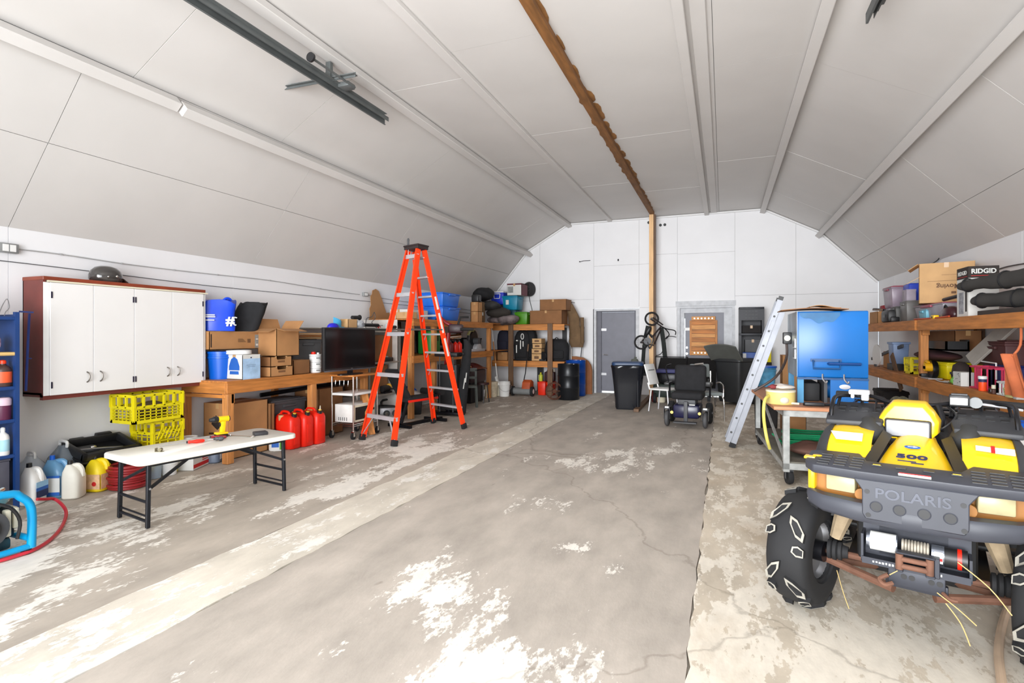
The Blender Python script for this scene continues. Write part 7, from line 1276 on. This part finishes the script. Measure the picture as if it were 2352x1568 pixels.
t = T('wooden_block', 'dark brown wooden block with a metal clip on the deck edge', 'tool', (2.43, ry(2283, 2.43), ZW)); MB().bb(-.03, .03, -.05, .05, 0, .05).b('block', mat('dark_brown_wood', (76, 46, 36), .6), t, bev=.008); MB().bb(-.034, -.03, -.02, .02, .02, .04).b('clip', CHROME, t); MB().cyl((0, 0, .05), (0, 0, .085), .02, n=12).b('knob', CREAMP, t)
t = T('rope_bundle', 'pale yellow rope bundle at the near end of the lower deck', 'rope', (2.42, ry(2325, 2.42), ZW)); k_ = MB()
for k in range(5): k_.tube([(.035 * cos(a) * (1 + .1 * k), .075 * sin(a), .015 + .016 * k) for a in [2 * pi * i / 18 for i in range(18)]], .011, 6, closed=True)
k_.b('coil', mat('pale_rope', (206, 200, 140), .8), t)['kind'] = 'stuff'; MB().bb(-.03, .03, -.15, -.085, 0, .06).b('white_tag', PAPER, t, bev=.006)
t = T('apron', 'rust coloured leather apron hanging at the near shelf post', 'apron', (2.40, ry(2345, 2.40) + .05, 0)); MB().sheet(lambda a, b_: (-.08 + .05 * sin(a * 9) * (.3 + b_ * .7), .05 - .28 * a * (1.3 - b_) - .02, ZW + .04 + .36 * b_), 14, 8, .012).b('leather', mat('rust_leather', (186, 100, 60), .7, var=.2), t, sm=60); MB().tube([(-.06, -.05, ZW + .38), (-.0, -.04, ZW + .48), (.04, .05, rzt - .1)], .010, 8, sm=3).b('strap', _mats['rust_leather'], t)
tote('storage_bin', 'navy bin with a white handle frame behind the pink basket', (2.80, ry(2268, 2.62), ZW), .26, .46, .24, mat('navy_bin', (22, 34, 96), .45))
tag(MB().tube([(2.66, ry(2240, 2.66), ZW + .10), (2.66, ry(2240, 2.66), ZW + .28), (2.66, ry(2288, 2.66), ZW + .27), (2.66, ry(2288, 2.66), ZW + .10)], .008, 6).b('wire_stand', WHITEP), 'white wire handle frame before the navy bin', 'wire frame')
tote('storage_bin', 'dark maroon deep bin at the near end of the lower deck', (2.90, ry(2325, 2.9), ZW), .36, .6, .50, mat('deep_maroon', (70, 32, 32), .6))
tag(MB().bar((2.60, ry(2228, 2.6), ZW + .27), (2.9, ry(2330, 2.9), ZW + .72), .22, .03, up=(1, 0, 0)).b('board', mat('pale_grey_board', (150, 144, 136), .7), bev=.004, seg=1), 'pale grey board leaning among the bins on the lower deck', 'board')
tag(MB().bar((2.56, ry(2060, 2.5), ZW - .28), (2.50, ry(2048, 2.5), ZW + .26), .14, .02, up=(1, 0, 0)).b('plank', LUMD, bev=.003, seg=1), 'brown board leaning across the lower deck near the blue cabinet', 'board')
carton('carton', 'tan carton on the lower deck beside the leaning brown board', 2.62, 2.85, ry(2044, 2.6), ry(2026, 2.6), ZW, ZW + .28, CARD)
t = T('white_panel', 'round edged white panel at the far lower deck by the cabinet', 'panel', (2.58, ry(2008, 2.55), ZW)); MB().prism([(.28 * cos(a), .2 + .2 * sin(a)) for a in [2 * pi * j / 26 for j in range(26)]], (0, 0, 0), (0, 1, 0), (0, 0, 1), .02).b('disc', WHITEP, t); MB().bb(-.02, .04, -.06, .06, 0, .04).b('foot', GREYD, t)
tag(MB().bar((2.62, ry(2000, 2.6), ZW + .12), (2.62, ry(2070, 2.6), ZW + .40), .05, .03, up=(1, 0, 0)).b('plank', GREYD, bev=.003, seg=1), 'long grey board slanting up over the lower deck', 'board')
# floor under the shelf: dark clutter
t = T('wheel', 'pale rope wound wheel on the floor under the lumber shelving', 'reel', (2.60, ry(2068, 2.60), .0)); MB().lathe([(.20, -.06), (.21, -.05), (.16, -.04), (.16, .04), (.21, .05), (.20, .06)], c=(0, 0, .33), axis=(1, .4, 0), n=26).b('reel', mat('reel_grey', (140, 138, 118), .6, var=.3, scale=20), t); MB().cyl((-.09, -.036, .33), (.09, .036, .33), .05, n=16).b('hub', BLACK, t); MB().bb(-.1, .1, -.14, .14, 0, .125).b('stand', BLACKM, t)
tote('storage_bin', 'dark bin on the floor beneath the lower deck', (2.80, ry(2030, 2.7), 0), .4, .7, .52, mat('very_dark', (0, 0, 0)))
tote('storage_bin', 'second dark bin on the floor beyond the shelf post', (2.85, 8.0, 0), .45, 1.0, .5, mat('deep_charcoal', (0, 0, 0)))
tote('storage_bin', 'third dark bin on the floor close to the quad bike', (2.85, 6.7, 0), .45, .9, .55, BLACK)
bucket('bucket', 'white pail with a blue edge behind the quad bike', (2.25, ry(2318, 2.25), .0), .13, .78, WHITEP, lid=BLUEP, bail=False)
tag(MB().tube([PZ(u, v, .02) for u, v in ((2372, 1305), (2335, 1350), (2306, 1420), (2294, 1490), (2300, 1560), (2312, 1640))], .018, 10, sm=4).b('hose', mat('pale_tan_tube', (214, 186, 158), .5)), 'made-up pale tan tube for a stitching ghost beside the quad bike wheel', 'hose')  # made-up tube, shaped after a blurred stitching ghost at the view's edge
# ================================================================ the quad bike
YEL = mat('quad_yellow', (250, 202, 22), .32, var=.03, scale=2, coat=.3)
YELD = mat('quad_yellow_shaded', (150, 94, 8), .5, var=.1)  # darkened quad yellow, the shade of the lamp recess put into the colour
MUD = mat('dried_mud', (150, 132, 106), .9, var=.25, scale=14, bump=.4)
RUST = mat('rusty_steel', (112, 78, 62), .8, .3, var=.3, scale=10, bump=.2)
LENS = mat('headlamp_lens', (150, 152, 158), .35, var=.2, scale=9, coat=.1)
LENSY = mat('fogged_lens', (176, 166, 128), .3, var=.12, scale=14)
LUGP = mat('scuffed_lug_edge', (150, 146, 136), .85, var=.12, scale=10)
q = T('quad_bike', 'yellow and charcoal four wheeled quad bike parked nose towards the open door', 'quad bike', (.795, 2.943, 0), radians(-17))
def wheel(x, y, st, front=True):
    R_, W_ = .318, .205
    w = T('wheel', '', '', (x, y, R_), st); del w['label']; del w['category']; w.parent = q
    s = 1 if x > 0 else -1
    prof = [(.165, -.088), (.17, -.098), (.235, -.105), (.272, -.098), (.289, -.08), (.297, -.04), (.299, 0), (.297, .04), (.289, .08), (.272, .098), (.235, .105), (.17, .098), (.165, .088)]
    MB().lathe(prof + [(.15, .085), (.15, -.085)], n=44, axis=(1, 0, 0), ring=True).b('tyre', RUBBER, w, sm=50)
    def pt(a, l, r): return V((l, r * cos(a), r * sin(a)))
    lug, edge = MB(), MB(); n = 12
    for k in range(n):
        for sd in (-1, 1):
            a0 = 2 * pi * (k + (.5 if sd > 0 else 0)) / n
            big = (k % 2 == 0)
            # outline in (angle, lateral): slanted pentagon running from the centre to the shoulder
            if big: out = [(.0, .010), (.13, .016), (.34, .058), (.40, .092), (.26, .094), (.06, .05)]
            else: out = [(-.03, .05), (.06, .045), (.12, .07), (.12, .1), (.0, .1), (-.05, .075)]
            for md, rr, f in ((lug, .318, 1.0), (edge, .3195, 1.0)):
                base = [pt(a0 + a, sd * l, .288 - max(0, abs(l) - .06) * .35) for a, l in out]
                hh = lambda l: rr - max(0, abs(l) - .06) * .42
                top = [pt(a0 + a, sd * l, hh(l)) for a, l in out]; m = len(out)
                ca = sum(a for a, l in out) / m; cl = sum(l for a, l in out) / m
                if md is lug: md.add(base + top, [tuple(range(m - 1, -1, -1)), tuple(range(m, 2 * m))] + [(i, (i + 1) % m, m + (i + 1) % m, m + i) for i in range(m)])
                else:
                    inn = [pt(a0 + ca + (a - ca) * .70, sd * (cl + (l - cl) * .70), hh(l)) for a, l in out]
                    low = [p * .996 for p in top]
                    md.add(top + inn + low + [p * .996 for p in inn], [(i, (i + 1) % m, m + (i + 1) % m, m + i) for i in range(m)] + [(i, (i + 1) % m, 2 * m + (i + 1) % m, 2 * m + i) for i in range(m)] + [(m + i, m + (i + 1) % m, 3 * m + (i + 1) % m, 3 * m + i) for i in range(m)])
    lug.b('tread', RUBBER, w, sm=0); edge.b('tread_edge', LUGP, w, sm=0)
    MB().lathe([(.155, -.085), (.168, -.085), (.168, .085), (.155, .085), (.14, .04), (.05, .03), (.05, -.03), (.14, -.02)], n=32, axis=(1, 0, 0)).b('rim', STEEL, w)
    MB().cyl((-s * .1, 0, 0), (s * .06, 0, 0), .055, n=20).b('hub', BLACKM, w)
wheel(-.49, .35, radians(-11)); wheel(.49, .35, radians(-11)); wheel(-.48, 1.55, 0); wheel(.48, 1.55, 0)
# front deck with its slots
deck = MB(); P = [(-.445, .07), (-.40, .0), (-.2, -.015), (.2, -.015), (.40, .0), (.445, .07), (.445, .235), (.40, .265), (.22, .275), (.175, .165), (-.185, .165), (-.225, .275), (-.40, .265), (-.445, .235)]
tri = lambda x, y: .862 + .03 * y / .27
deck.prism(P, (0, 0, .812), (1, 0, 0), (0, 1, 0), .046)
deck.v = [V((p.x, p.y + (.012 if p.z < .83 else 0), p.z + (.03 * p.y / .27 if p.z > .83 else .03 * p.y / .27))) for p in deck.v]
deck.b('front_deck', CHAR, q, bev=.008, seg=2)
sl = MB()
for s, xs_ in ((-1, (-.36, -.29, -.222)), (1, (.235, .30, .365))):
    for i, x in enumerate(xs_):
        for k in range(5):
            y = .035 + k * .04 + (.008 if i % 2 else 0); sl.box((x, y, .8585 + .03 * y / .27), (.05, .021, .004))
for x in (-.14, -.045, .06, .16): sl.box((x, .115, .8585 + .013), (.04, .045, .004))
sl.b('deck_slots', BLACK, q)
ys_ = MB()
for x in (-.14, .16): ys_.box((x, .103, .874), (.03, .012, .002))
ys_.b('deck_gap_yellow', YEL, q)
MB().box((-.43, .13, .868), (.05, .06, .012)).cyl((-.4, .15, .874), (-.4, .15, .878), .022, n=14).b('deck_lamp', YEL, q, bev=.004)
MB().box((.01, -.006, .862), (.12, .03, .006), R=Matrix.Rotation(radians(-28), 3, 'X')).b('warning_label', PAPER, q)
MB().box((.01, .0005, .8692), (.115, .010, .003), R=Matrix.Rotation(radians(-28), 3, 'X')).b('warning_stripe', REDINK, q)
# bumper: centre panel, lower bar
def bump_ring(x, z0, z1, y0, y1): return [V((x, y0 + .012, z0)), V((x, y0, z0 + .015)), V((x, y0, z1 - .015)), V((x, y0 + .012, z1)), V((x, y1, z1)), V((x, y1, z0))]
xsb = [(-.445, .675, .70, .11, .14), (-.43, .645, .712, .07, .13), (-.36, .625, .705, .025, .1), (-.22, .612, .70, .0, .08), (0, .607, .70, -.012, .07), (.22, .612, .70, .0, .08), (.36, .625, .705, .025, .1), (.43, .645, .712, .07, .13), (.445, .675, .70, .11, .14)]
MB().loft([bump_ring(*a) for a in xsb]).b('lower_bumper_bar', CHAR, q, sm=50)
pn = MB().prism([(-.19, .66), (-.175, .635), (.185, .635), (.20, .66), (.20, .77), (.235, .82), (-.225, .82), (-.19, .77)], (0, .06, 0), (1, 0, 0), (0, 0, 1), .07)
pn.b('bumper_panel', CHAR, q, bev=.004, seg=1)
ho = MB()
for x, z in ((-.134, .70), (-.045, .70), (.045, .70), (.136, .70)): ho.cyl((x, -.012, z), (x, -.008, z), .021, n=18)
for x, z in ((-.17, .765), (-.165, .655), (.18, .765), (.183, .655)): ho.cyl((x, -.012, z), (x, -.007, z), .011, n=12)
ho.b('panel_holes', BLACK, q)
rg = MB()
for x, z in ((-.134, .70), (-.045, .70), (.045, .70), (.136, .70)): rg.tube([(x + .023 * cos(a), -.0105, z + .023 * sin(a)) for a in [2 * pi * i / 18 for i in range(18)]], .003, 5, closed=True)
rg.b('hole_rims', CHAR, q)
txt('POLARIS', .066, (0, -.0105, .762), (1, 0, 0), (0, 0, 1), mat('embossed_letters', (74, 77, 88), .45), q, ext=.0035, bold=.001, sx=1.12)
# yellow lamp housings and lower lamps
for s in (-1, 1):
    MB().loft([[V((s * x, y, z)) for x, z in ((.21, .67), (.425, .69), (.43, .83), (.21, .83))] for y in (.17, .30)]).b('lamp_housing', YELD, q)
    MB().bb(s * .405, s * .44, .11, .30, .70, .86).b('housing_cheek', YEL, q, bev=.015)
    MB().box((s * .29, .16, .752), (.13, .08, .078), rz=s * .12).b('lower_headlamp', LENSY, q, bev=.008)
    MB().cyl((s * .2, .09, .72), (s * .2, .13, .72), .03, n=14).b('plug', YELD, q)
# hood
def hood_ring(y, w, zc, dr):
    return [V((x * w, y + dr * abs(x) ** 3, zc - .035 * abs(x) ** 2.2 * (1 + .6 * (abs(x) > .95)))) for x in (-1, -.9, -.7, -.4, 0, .4, .7, .9, 1)] + [V((w, y + .03, zc - .12)), V((-w, y + .03, zc - .12))]
MB().loft([hood_ring(.165, .172, .838, .03), hood_ring(.24, .166, .862, .03), hood_ring(.36, .15, .895, .03), hood_ring(.5, .125, .93, .02), hood_ring(.62, .10, .955, .0), hood_ring(.72, .09, .965, 0)]).b('hood', YEL, q, sm=50)
def on_hood(y): # point and up-vector on the hood's middle
    ys2, zs2 = (.165, .24, .36, .5, .62), (.838, .862, .895, .93, .955)
    for i in range(4):
        if ys2[i] <= y <= ys2[i + 1]:
            t = (y - ys2[i]) / (ys2[i + 1] - ys2[i]); return V((-.012, y, zs2[i] + t * (zs2[i + 1] - zs2[i]) + .004)), V((0, ys2[i + 1] - ys2[i], zs2[i + 1] - zs2[i]))
o_, u_ = on_hood(.325); txt('500', .058, o_, (1, 0, 0), u_, NAVYINK, q, ext=.002, bold=.0012, sx=1.5)
o_, u_ = on_hood(.275); nh = V((1, 0, 0)).cross(u_.normalized())
MB().bar(o_ + V((-.055, 0, 0)), o_ + V((.02, 0, 0)), .003, .004, up=nh).bar(o_ + V((.0, -.012, -.004)), o_ + V((.05, -.012, -.004)), .004, .004, up=nh).b('hood_underline', NAVYINK, q)
o_, u_ = on_hood(.44); un = u_.normalized(); nh = V((1, 0, 0)).cross(un)
MB().prism([(.034 * cos(a), .017 * sin(a)) for a in [2 * pi * i / 28 for i in range(28)]], o_, (1, 0, 0), un, .003).b('hood_badge', BLUEINK, q)
MB().prism([(-.02, -.002), (.004, -.002), (.004, -.009), (.022, 0), (.004, .009), (.004, .003), (-.02, .003)], o_ + nh * .003, (1, 0, 0), un, .0015).b('badge_arrow', PAPER, q)
# fenders
for s in (-1, 1):
    cx0, cx1 = (.185, .385)
    def fn(a, b_, s=s):
        x = s * (cx0 + (cx1 - cx0) * a); t = b_
        y = .215 + .5 * t; z = .80 + .185 * (1 - (1 - t) ** 3) - .02 * max(0, abs(a * 2 - 1) - .6)
        return (x, y, z)
    MB().sheet(fn, 8, 12, .02 * (s)).b('fender', YEL, q, sm=60)
    def fl_(a, b_, s=s):
        x = s * (.383 + .075 * sin(a * pi / 2)); y = .25 + .75 * b_; z = .985 - .17 * (1 - cos(a * pi / 2)) - .12 * max(0, .35 - b_) ** 1.2 / .28
        return (x, y, z)
    MB().sheet(fl_, 8, 10, .015 * s).b('fender_flare', mat('matt_flare', (48, 49, 52), .6, var=.08), q, sm=60)
    MB().bar((s * .192, .19, .835), (s * .13, .6, .955), .016, .05, up=(s, 0, .6)).b('side_gusset', BLACK, q)
    MB().sph((s * .205, .66, .955), (.065, .12, .085), 18, 12, Matrix.Rotation(s * .5, 3, 'Y')).b('bar_boot', mat('boot_rubber', (46, 46, 46), .7), q)
    if s < 0:
        MB().prism([(-.375, .02), (-.345, -.045), (-.225, -.045), (-.225, .02)], (0, .395, .959), (1, 0, 0), (0, .75, .5), .004).b('fender_label', PAPER, q)
    else:
        MB().prism([(.235, -.03), (.29, -.035), (.29, .0), (.235, .005)], (0, .40, .962), (1, 0, 0), (0, .75, .5), .004).prism([(.305, -.04), (.375, -.045), (.375, 0), (.305, 0)], (0, .40, .962), (1, 0, 0), (0, .75, .5), .004).b('fender_label', PAPER, q)
        MB().prism([(.29, -.04), (.305, -.04), (.305, .01), (.29, .01)], (0, .40, .963), (1, 0, 0), (0, .75, .5), .004).b('fender_label_red', REDINK, q)
    # rack pan beside the pod
    R1, R2 = s * .155, s * .425
    pan = MB().prism([(R1, .60), (R2, .58), (R2 + s * .01, .70), (R2 - s * .02, .95), (R1 + s * .03, .95), (R1 - s * .01, .72)], (0, 0, .985), (1, 0, 0), (0, 1, 0), .03)
    pan.v = [V((p.x, p.y, p.z + .19 * (p.y - .6))) for p in pan.v]; pan.b('rack_pan', mat('rack_plastic', (46, 47, 51), .55), q, bev=.01)
    so = MB()
    for k in range(4):
        for j in range(2): so.box((s * (.195 + .058 * k), .78 + .07 * j, 1.0165 + .19 * (.18 + .07 * j)), (.036, .03, .003), R=Matrix.Rotation(.19, 3, 'X'))
    so.b('rack_slots', BLACK, q)
    rk = MB().tube([(s * .41, .66, 1.02), (s * .405, .68, 1.085), (s * .40, .80, 1.125), (s * .33, .93, 1.125), (s * .20, .94, 1.12), (s * .16, .92, 1.10), (s * .15, .86, 1.04)], .012, 10, sm=4)
    rk.tube([(s * .40, .86, 1.06), (s * .39, .89, 1.12)], .009, 8).tube([(s * .28, .95, 1.05), (s * .28, .94, 1.125)], .009, 8)
    rk.b('rack_rail', BLACKM, q)
# lamp pod on the handlebars
pod = T('lamp_pod', '', '', (-.036, .74, 0), radians(-3)); del pod['label']; del pod['category']; pod.parent = q
pr = lambda y, k, dz_: [V((x * k, y, 1.02 + (z - 1.02) * k + dz_)) for x, z in ((-.088, .918), (.092, .918), (.135, .965), (.14, 1.03), (.115, 1.075), (.075, 1.125), (-.072, 1.125), (-.112, 1.075), (-.138, 1.03), (-.132, .965))]
MB().loft([pr(-.085, .86, -.005), pr(-.075, .97, 0), pr(.0, 1.02, .005), pr(.09, .93, .01), pr(.13, .7, .01)]).b('pod_shell', YEL, pod, bev=.006, sm=40)
MB().bb(-.106, .106, -.10, -.07, .932, 1.036).b('lamp_surround', BLACK, pod, bev=.012)
MB().bb(-.098, .098, -.108, -.08, .94, 1.028).b('headlamp', LENS, pod, bev=.01)
MB().bb(-.085, .1, -.075, .05, .895, .925).b('pod_base', BLACK, pod, bev=.008)
# handlebars and controls
hb = MB().tube([(-.42, .98, 1.125), (-.25, .93, 1.13), (-.12, .86, 1.10), (.05, .85, 1.10), (.15, .90, 1.115), (.26, .95, 1.125), (.46, 1.0, 1.11)], .012, 10, sm=4).b('handlebar', BLACKM, q)
MB().tube([(.27, .955, 1.125), (.46, 1.0, 1.112)], .019, 12).tube([(-.25, .935, 1.13), (-.42, .98, 1.126)], .019, 12).b('grip', RUBBER, q)
MB().bb(.14, .23, .87, .94, 1.10, 1.165).b('brake_reservoir', BLACK, q, bev=.008); MB().bb(.145, .22, .868, .872, 1.112, 1.15).b('reservoir_label', PAPER, q); MB().bb(.15, .22, .88, .93, 1.165, 1.172).b('reservoir_cap', BLACKM, q)
MB().tube([(.24, .93, 1.12), (.34, .92, 1.112), (.45, .95, 1.095)], .007, 8, sm=3).b('brake_lever', ALU, q)
MB().cyl((.255, .90, 1.125), (.255, .95, 1.125), .03, n=16).b('throttle_housing', GREYP, q)
MB().box((-.29, .9, 1.15), (.11, .06, .03)).box((-.26, .9, 1.125), (.04, .04, .05)).box((-.325, .9, 1.13), (.02, .04, .04)).b('switch_housing', mat('pale_grey_casting', (196, 198, 202), .45, var=.08), q, bev=.008)
MB().tube([(.09, .84, 1.1), (.11, .80, 1.03), (.10, .78, .97)], .018, 10, sm=3).b('steering_stem', BLACKM, q)
MB().tube([(.13, .90, 1.10), (.17, .78, 1.06), (.12, .72, 1.0), (.06, .76, .96)], .006, 6, sm=4).tube([(-.2, .9, 1.1), (-.2, .78, 1.05), (-.15, .72, .98)], .006, 6, sm=4).b('control_cable', BLACK, q)
# chassis, engine mass, seat, tail
MB().bb(-.24, .24, .26, 1.5, .34, .78).bb(-.16, .16, .1, .3, .42, .66).b('chassis', mat('chassis_black', (20, 20, 22), .7, var=.3), q, bev=.03)
MB().bb(-.3, .3, .45, 1.4, .24, .30).b('skid_plate', BLACKM, q)
MB().loft([[V((x * w, y, z + (0 if k < 2 else h))) for k, x in enumerate((-1, 1, .8, -.8))] for y, w, z, h in ((.95, .12, .82, .12), (1.1, .16, .82, .07), (1.35, .18, .82, .07), (1.6, .17, .84, .10), (1.72, .12, .86, .06))]).b('seat', BLACKF, q, bev=.01)
for s in (-1, 1):
    MB().sheet(lambda a, b_, s=s: (s * (.2 + .32 * a), 1.2 + .62 * b_, .86 - .1 * (2 * b_ - 1) ** 2 - .06 * a * a), 6, 8, .015 * s).b('rear_fender', YEL, q, sm=60)
    MB().bb(s * .2, s * .5, .8, 1.2, .34, .37).b('footwell', BLACK, q, bev=.01)
    # suspension: strut, boot, lower arm
    MB().tube([(s * .25, .36, .66), (s * .31, .36, .52), (s * .345, .36, .40)], [.035, .045, .03], 10).b('strut', MUD, q)
    MB().tube([(s * .40, .36, .32), (s * .1, .32, .33)], .018, 10).tube([(s * .40, .38, .27), (s * .08, .22, .25)], .022, 8).tube([(s * .40, .38, .27), (s * .08, .5, .25)], .02, 8).b('suspension_arm', RUST, q)
    MB().lathe([(.03, -.05), (.05, -.045), (.05, -.03), (.04, -.025), (.052, -.02), (.052, -.005), (.04, 0), (.048, .005), (.048, .02), (.035, .025), (.03, .05)], c=(s * .335, .345, .335), axis=(1, 0, 0), n=18).b('axle_boot', RUBBER, q)
    MB().prism([(.22, .5), (.43, .5), (.44, .66), (.24, .70)], (0, .42, 0), (s, 0, 0), (0, 0, 1), s * .01).b('inner_mudguard', BLACK, q)
rr_ = MB()
for k in range(5): rr_.tube([(-.4 + .2 * k, 1.35, 1.0), (-.4 + .2 * k, 1.9, 1.0)], .01, 6)
for y in (1.35, 1.62, 1.9): rr_.tube([(-.42, y, 1.0), (.42, y, 1.0)], .011, 6)
for x in (-.3, .3): rr_.tube([(x, 1.5, 1.0), (x, 1.5, .8)], .012, 6)
rr_.b('rear_rack', BLACKM, q)
# winch on its mounting plate
WM = mat('winch_mount', (52, 54, 62), .5, .3, var=.1)
MB().bb(-.195, .21, .10, .115, .42, .585).bb(-.195, .21, .0, .115, .43, .44).bb(-.195, -.185, .0, .115, .43, .56).bb(.2, .21, .0, .115, .43, .53).bb(-.19, .205, -.008, .0, .425, .455).b('winch_mount', WM, q)
MB().cyl((-.165, .045, .525), (-.055, .045, .525), .042, n=24).cyl((-.175, .045, .525), (-.165, .045, .525), .036, n=24).b('winch_motor', mat('winch_silver', (150, 156, 168), .25, .8, var=.1), q)
MB().lathe([(.0385, -.05), (.0425, -.05), (.0425, .05), (.0385, .05)], c=(-.11, .044, .525), axis=(1, 0, 0), n=24).b('motor_label', PAPER, q)
dr = MB()
for k in range(9): dr.lathe([(.02, -.006), (.031, -.004), (.033, 0), (.031, .004), (.02, .006)], c=(-.035 + k * .0115, .045, .525), axis=(1, 0, 0), n=18)
dr.b('winch_rope', mat('wire_rope', (176, 168, 154), .5, .4, var=.3, scale=40), q)
MB().cyl((.07, .045, .515), (.115, .045, .515), .04, n=24).b('winch_gearbox', mat('winch_silver', (1, 1, 1)), q)
MB().cyl((.115, .045, .512), (.195, .045, .512), .043, n=24).b('winch_housing', BLACK, q); MB().cyl((.16, .045, .512), (.175, .045, .512), .0445, n=24).b('winch_band', REDP, q)
MB().box((.095, .0035, .515), (.03, .004, .05)).b('winch_sticker', PAPER, q); MB().box((.095, .001, .507), (.028, .003, .012)).b('winch_sticker_red', REDINK, q)
MB().cyl((-.045, -.03, .44), (-.045, -.03, .51), .015, n=12).cyl((.065, -.03, .44), (.065, -.03, .51), .015, n=12).cyl((-.04, -.03, .487), (.06, -.03, .487), .012, n=12).cyl((-.04, -.03, .455), (.06, -.03, .455), .012, n=12).b('fairlead_rollers', RUST, q)
MB().bb(-.06, -.03, -.045, .0, .43, .44).bb(-.06, .085, -.045, .0, .512, .52).bb(.05, .085, -.045, .0, .43, .44).bb(.08, .1, -.03, .005, .43, .52).b('fairlead_frame', WM, q, bev=.003, seg=1)
MB().bb(-.09, .12, .01, .03, .345, .425).bb(-.1, .13, .03, .06, .33, .38).b('tow_plate', WM, q, bev=.006)
hk = MB()
for x in (-.03, .0, .07, .1): hk.cyl((x, .008, .395), (x, .012, .395), .012, n=12)
hk.b('tow_holes', BLACK, q); MB().tube([(-.09, .0, .39), (-.12, -.02, .37), (-.1, -.035, .355), (-.07, -.02, .365)], .01, 8, sm=4).b('tow_hook', RUST, q); MB().tube([(.11, .01, .36), (.135, -.02, .35), (.16, -.02, .35)], .008, 8, sm=3).b('tow_hook', RUST, q)
dm = MB(); rnd = random.Random(3)
for k in range(21): dm.box((-.145 + k * .0125, -.0092, .441 + rnd.uniform(-.001, .001)), (rnd.uniform(.004, .009), .0016, rnd.uniform(.006, .011)))
dm.b('plate_lettering', PAPER, q)
for k, pts in enumerate(([(.16, -.02, .52), (.26, -.05, .45), (.33, -.06, .36)], [(.09, .0, .36), (.16, -.05, .33), (.22, -.08, .29)], [(.12, -.02, .33), (.17, -.05, .27), (.20, -.06, .19)], [(-.08, -.05, .41), (-.05, -.06, .44)], [(-.33, .28, .25), (-.29, .2, .17), (-.26, .15, .12)])):
    MB().tube(pts, .0022, 5, sm=4).b('straw', mat('straw', (206, 172, 112), .8, var=.15), q)
# ================================================================ repeats share a group phrase
def grp(phrase, test):
    for o in COL.objects:
        if o.parent is None and 'label' in o and 'group' not in o:
            n = o.name.split('.')[0]; p = o.matrix_basis.translation
            if test(n, o['label'], p): o['group'] = phrase
grp('red fuel cans in front of the bench', lambda n, l, p: n == 'fuel_can' and p.x < -5 and p.y < 8)
grp('yellow crates under the cupboard', lambda n, l, p: n in ('milk_crate', 'harvest_crate') and p.x < 0)
grp('jugs and bottles on the floor along the long wall', lambda n, l, p: n in ('jug', 'oil_jug', 'water_jug', 'water_bottle') and p.x < -4 and p.y < 7)
grp('bottles and tins on the blue shelf unit', lambda n, l, p: n in ('bottle', 'paint_can', 'squeeze_bottle') and p.y < 3 and p.x < -5)
grp('stacked white tubs', lambda n, l, p: n == 'tub' and 'stack' in l)
grp('fruit trays on the bench', lambda n, l, p: n == 'fruit_tray')
grp('shopping bags above the bench', lambda n, l, p: n == 'shopping_bag')
grp('pale boards on the grey bin', lambda n, l, p: n == 'plank' and 'grey bin' in l)
grp('cartons on the work bench', lambda n, l, p: n == 'carton' and p.x < -5 and p.y < 7 and p.z > .9)
grp('cartons under the work bench', lambda n, l, p: n == 'carton' and p.x < -5 and p.y < 7)
grp('screwdrivers on the folding table', lambda n, l, p: n == 'screwdriver' and p.z < 1)
grp('shoe boxes on the end wall shelf', lambda n, l, p: n == 'carton' and 'shoe box' in l)
grp('cartons on the end wall shelf', lambda n, l, p: n == 'carton' and p.y > 12.5)
grp('cartons on the long wall shelving', lambda n, l, p: n == 'carton' and p.x < -4)
grp('backpacks on the end wall shelf', lambda n, l, p: n == 'backpack' and p.y > 12.5)
grp('bags piled in the shelf corner', lambda n, l, p: n in ('duffel_bag', 'sleeping_bag', 'patterned_bag'))
grp('bins on the corner shelving', lambda n, l, p: n == 'storage_bin' and p.x < -3 and p.y > 8)
grp('pails on the floor by the corner shelving', lambda n, l, p: n == 'bucket' and p.y > 9 and p.x < -3)
grp('poles at the shelf end', lambda n, l, p: n == 'pole')
grp('barrels at the end wall', lambda n, l, p: n == 'barrel')
grp('straps hanging by the bicycle', lambda n, l, p: n == 'strap')
grp('bins on the lumber shelving opposite the cupboard', lambda n, l, p: n == 'storage_bin' and p.x > 2 and p.z > .5)
grp('dark bins on the floor under the shelving', lambda n, l, p: n == 'storage_bin' and p.x > 2)
grp('cartons on the shelving opposite the cupboard', lambda n, l, p: n == 'carton' and p.x > 2)
grp('rolled mats on the upper deck', lambda n, l, p: n == 'rolled_mat')
grp('bottles on the middle board', lambda n, l, p: n == 'bottle' and p.y > 8 and p.x < -5)
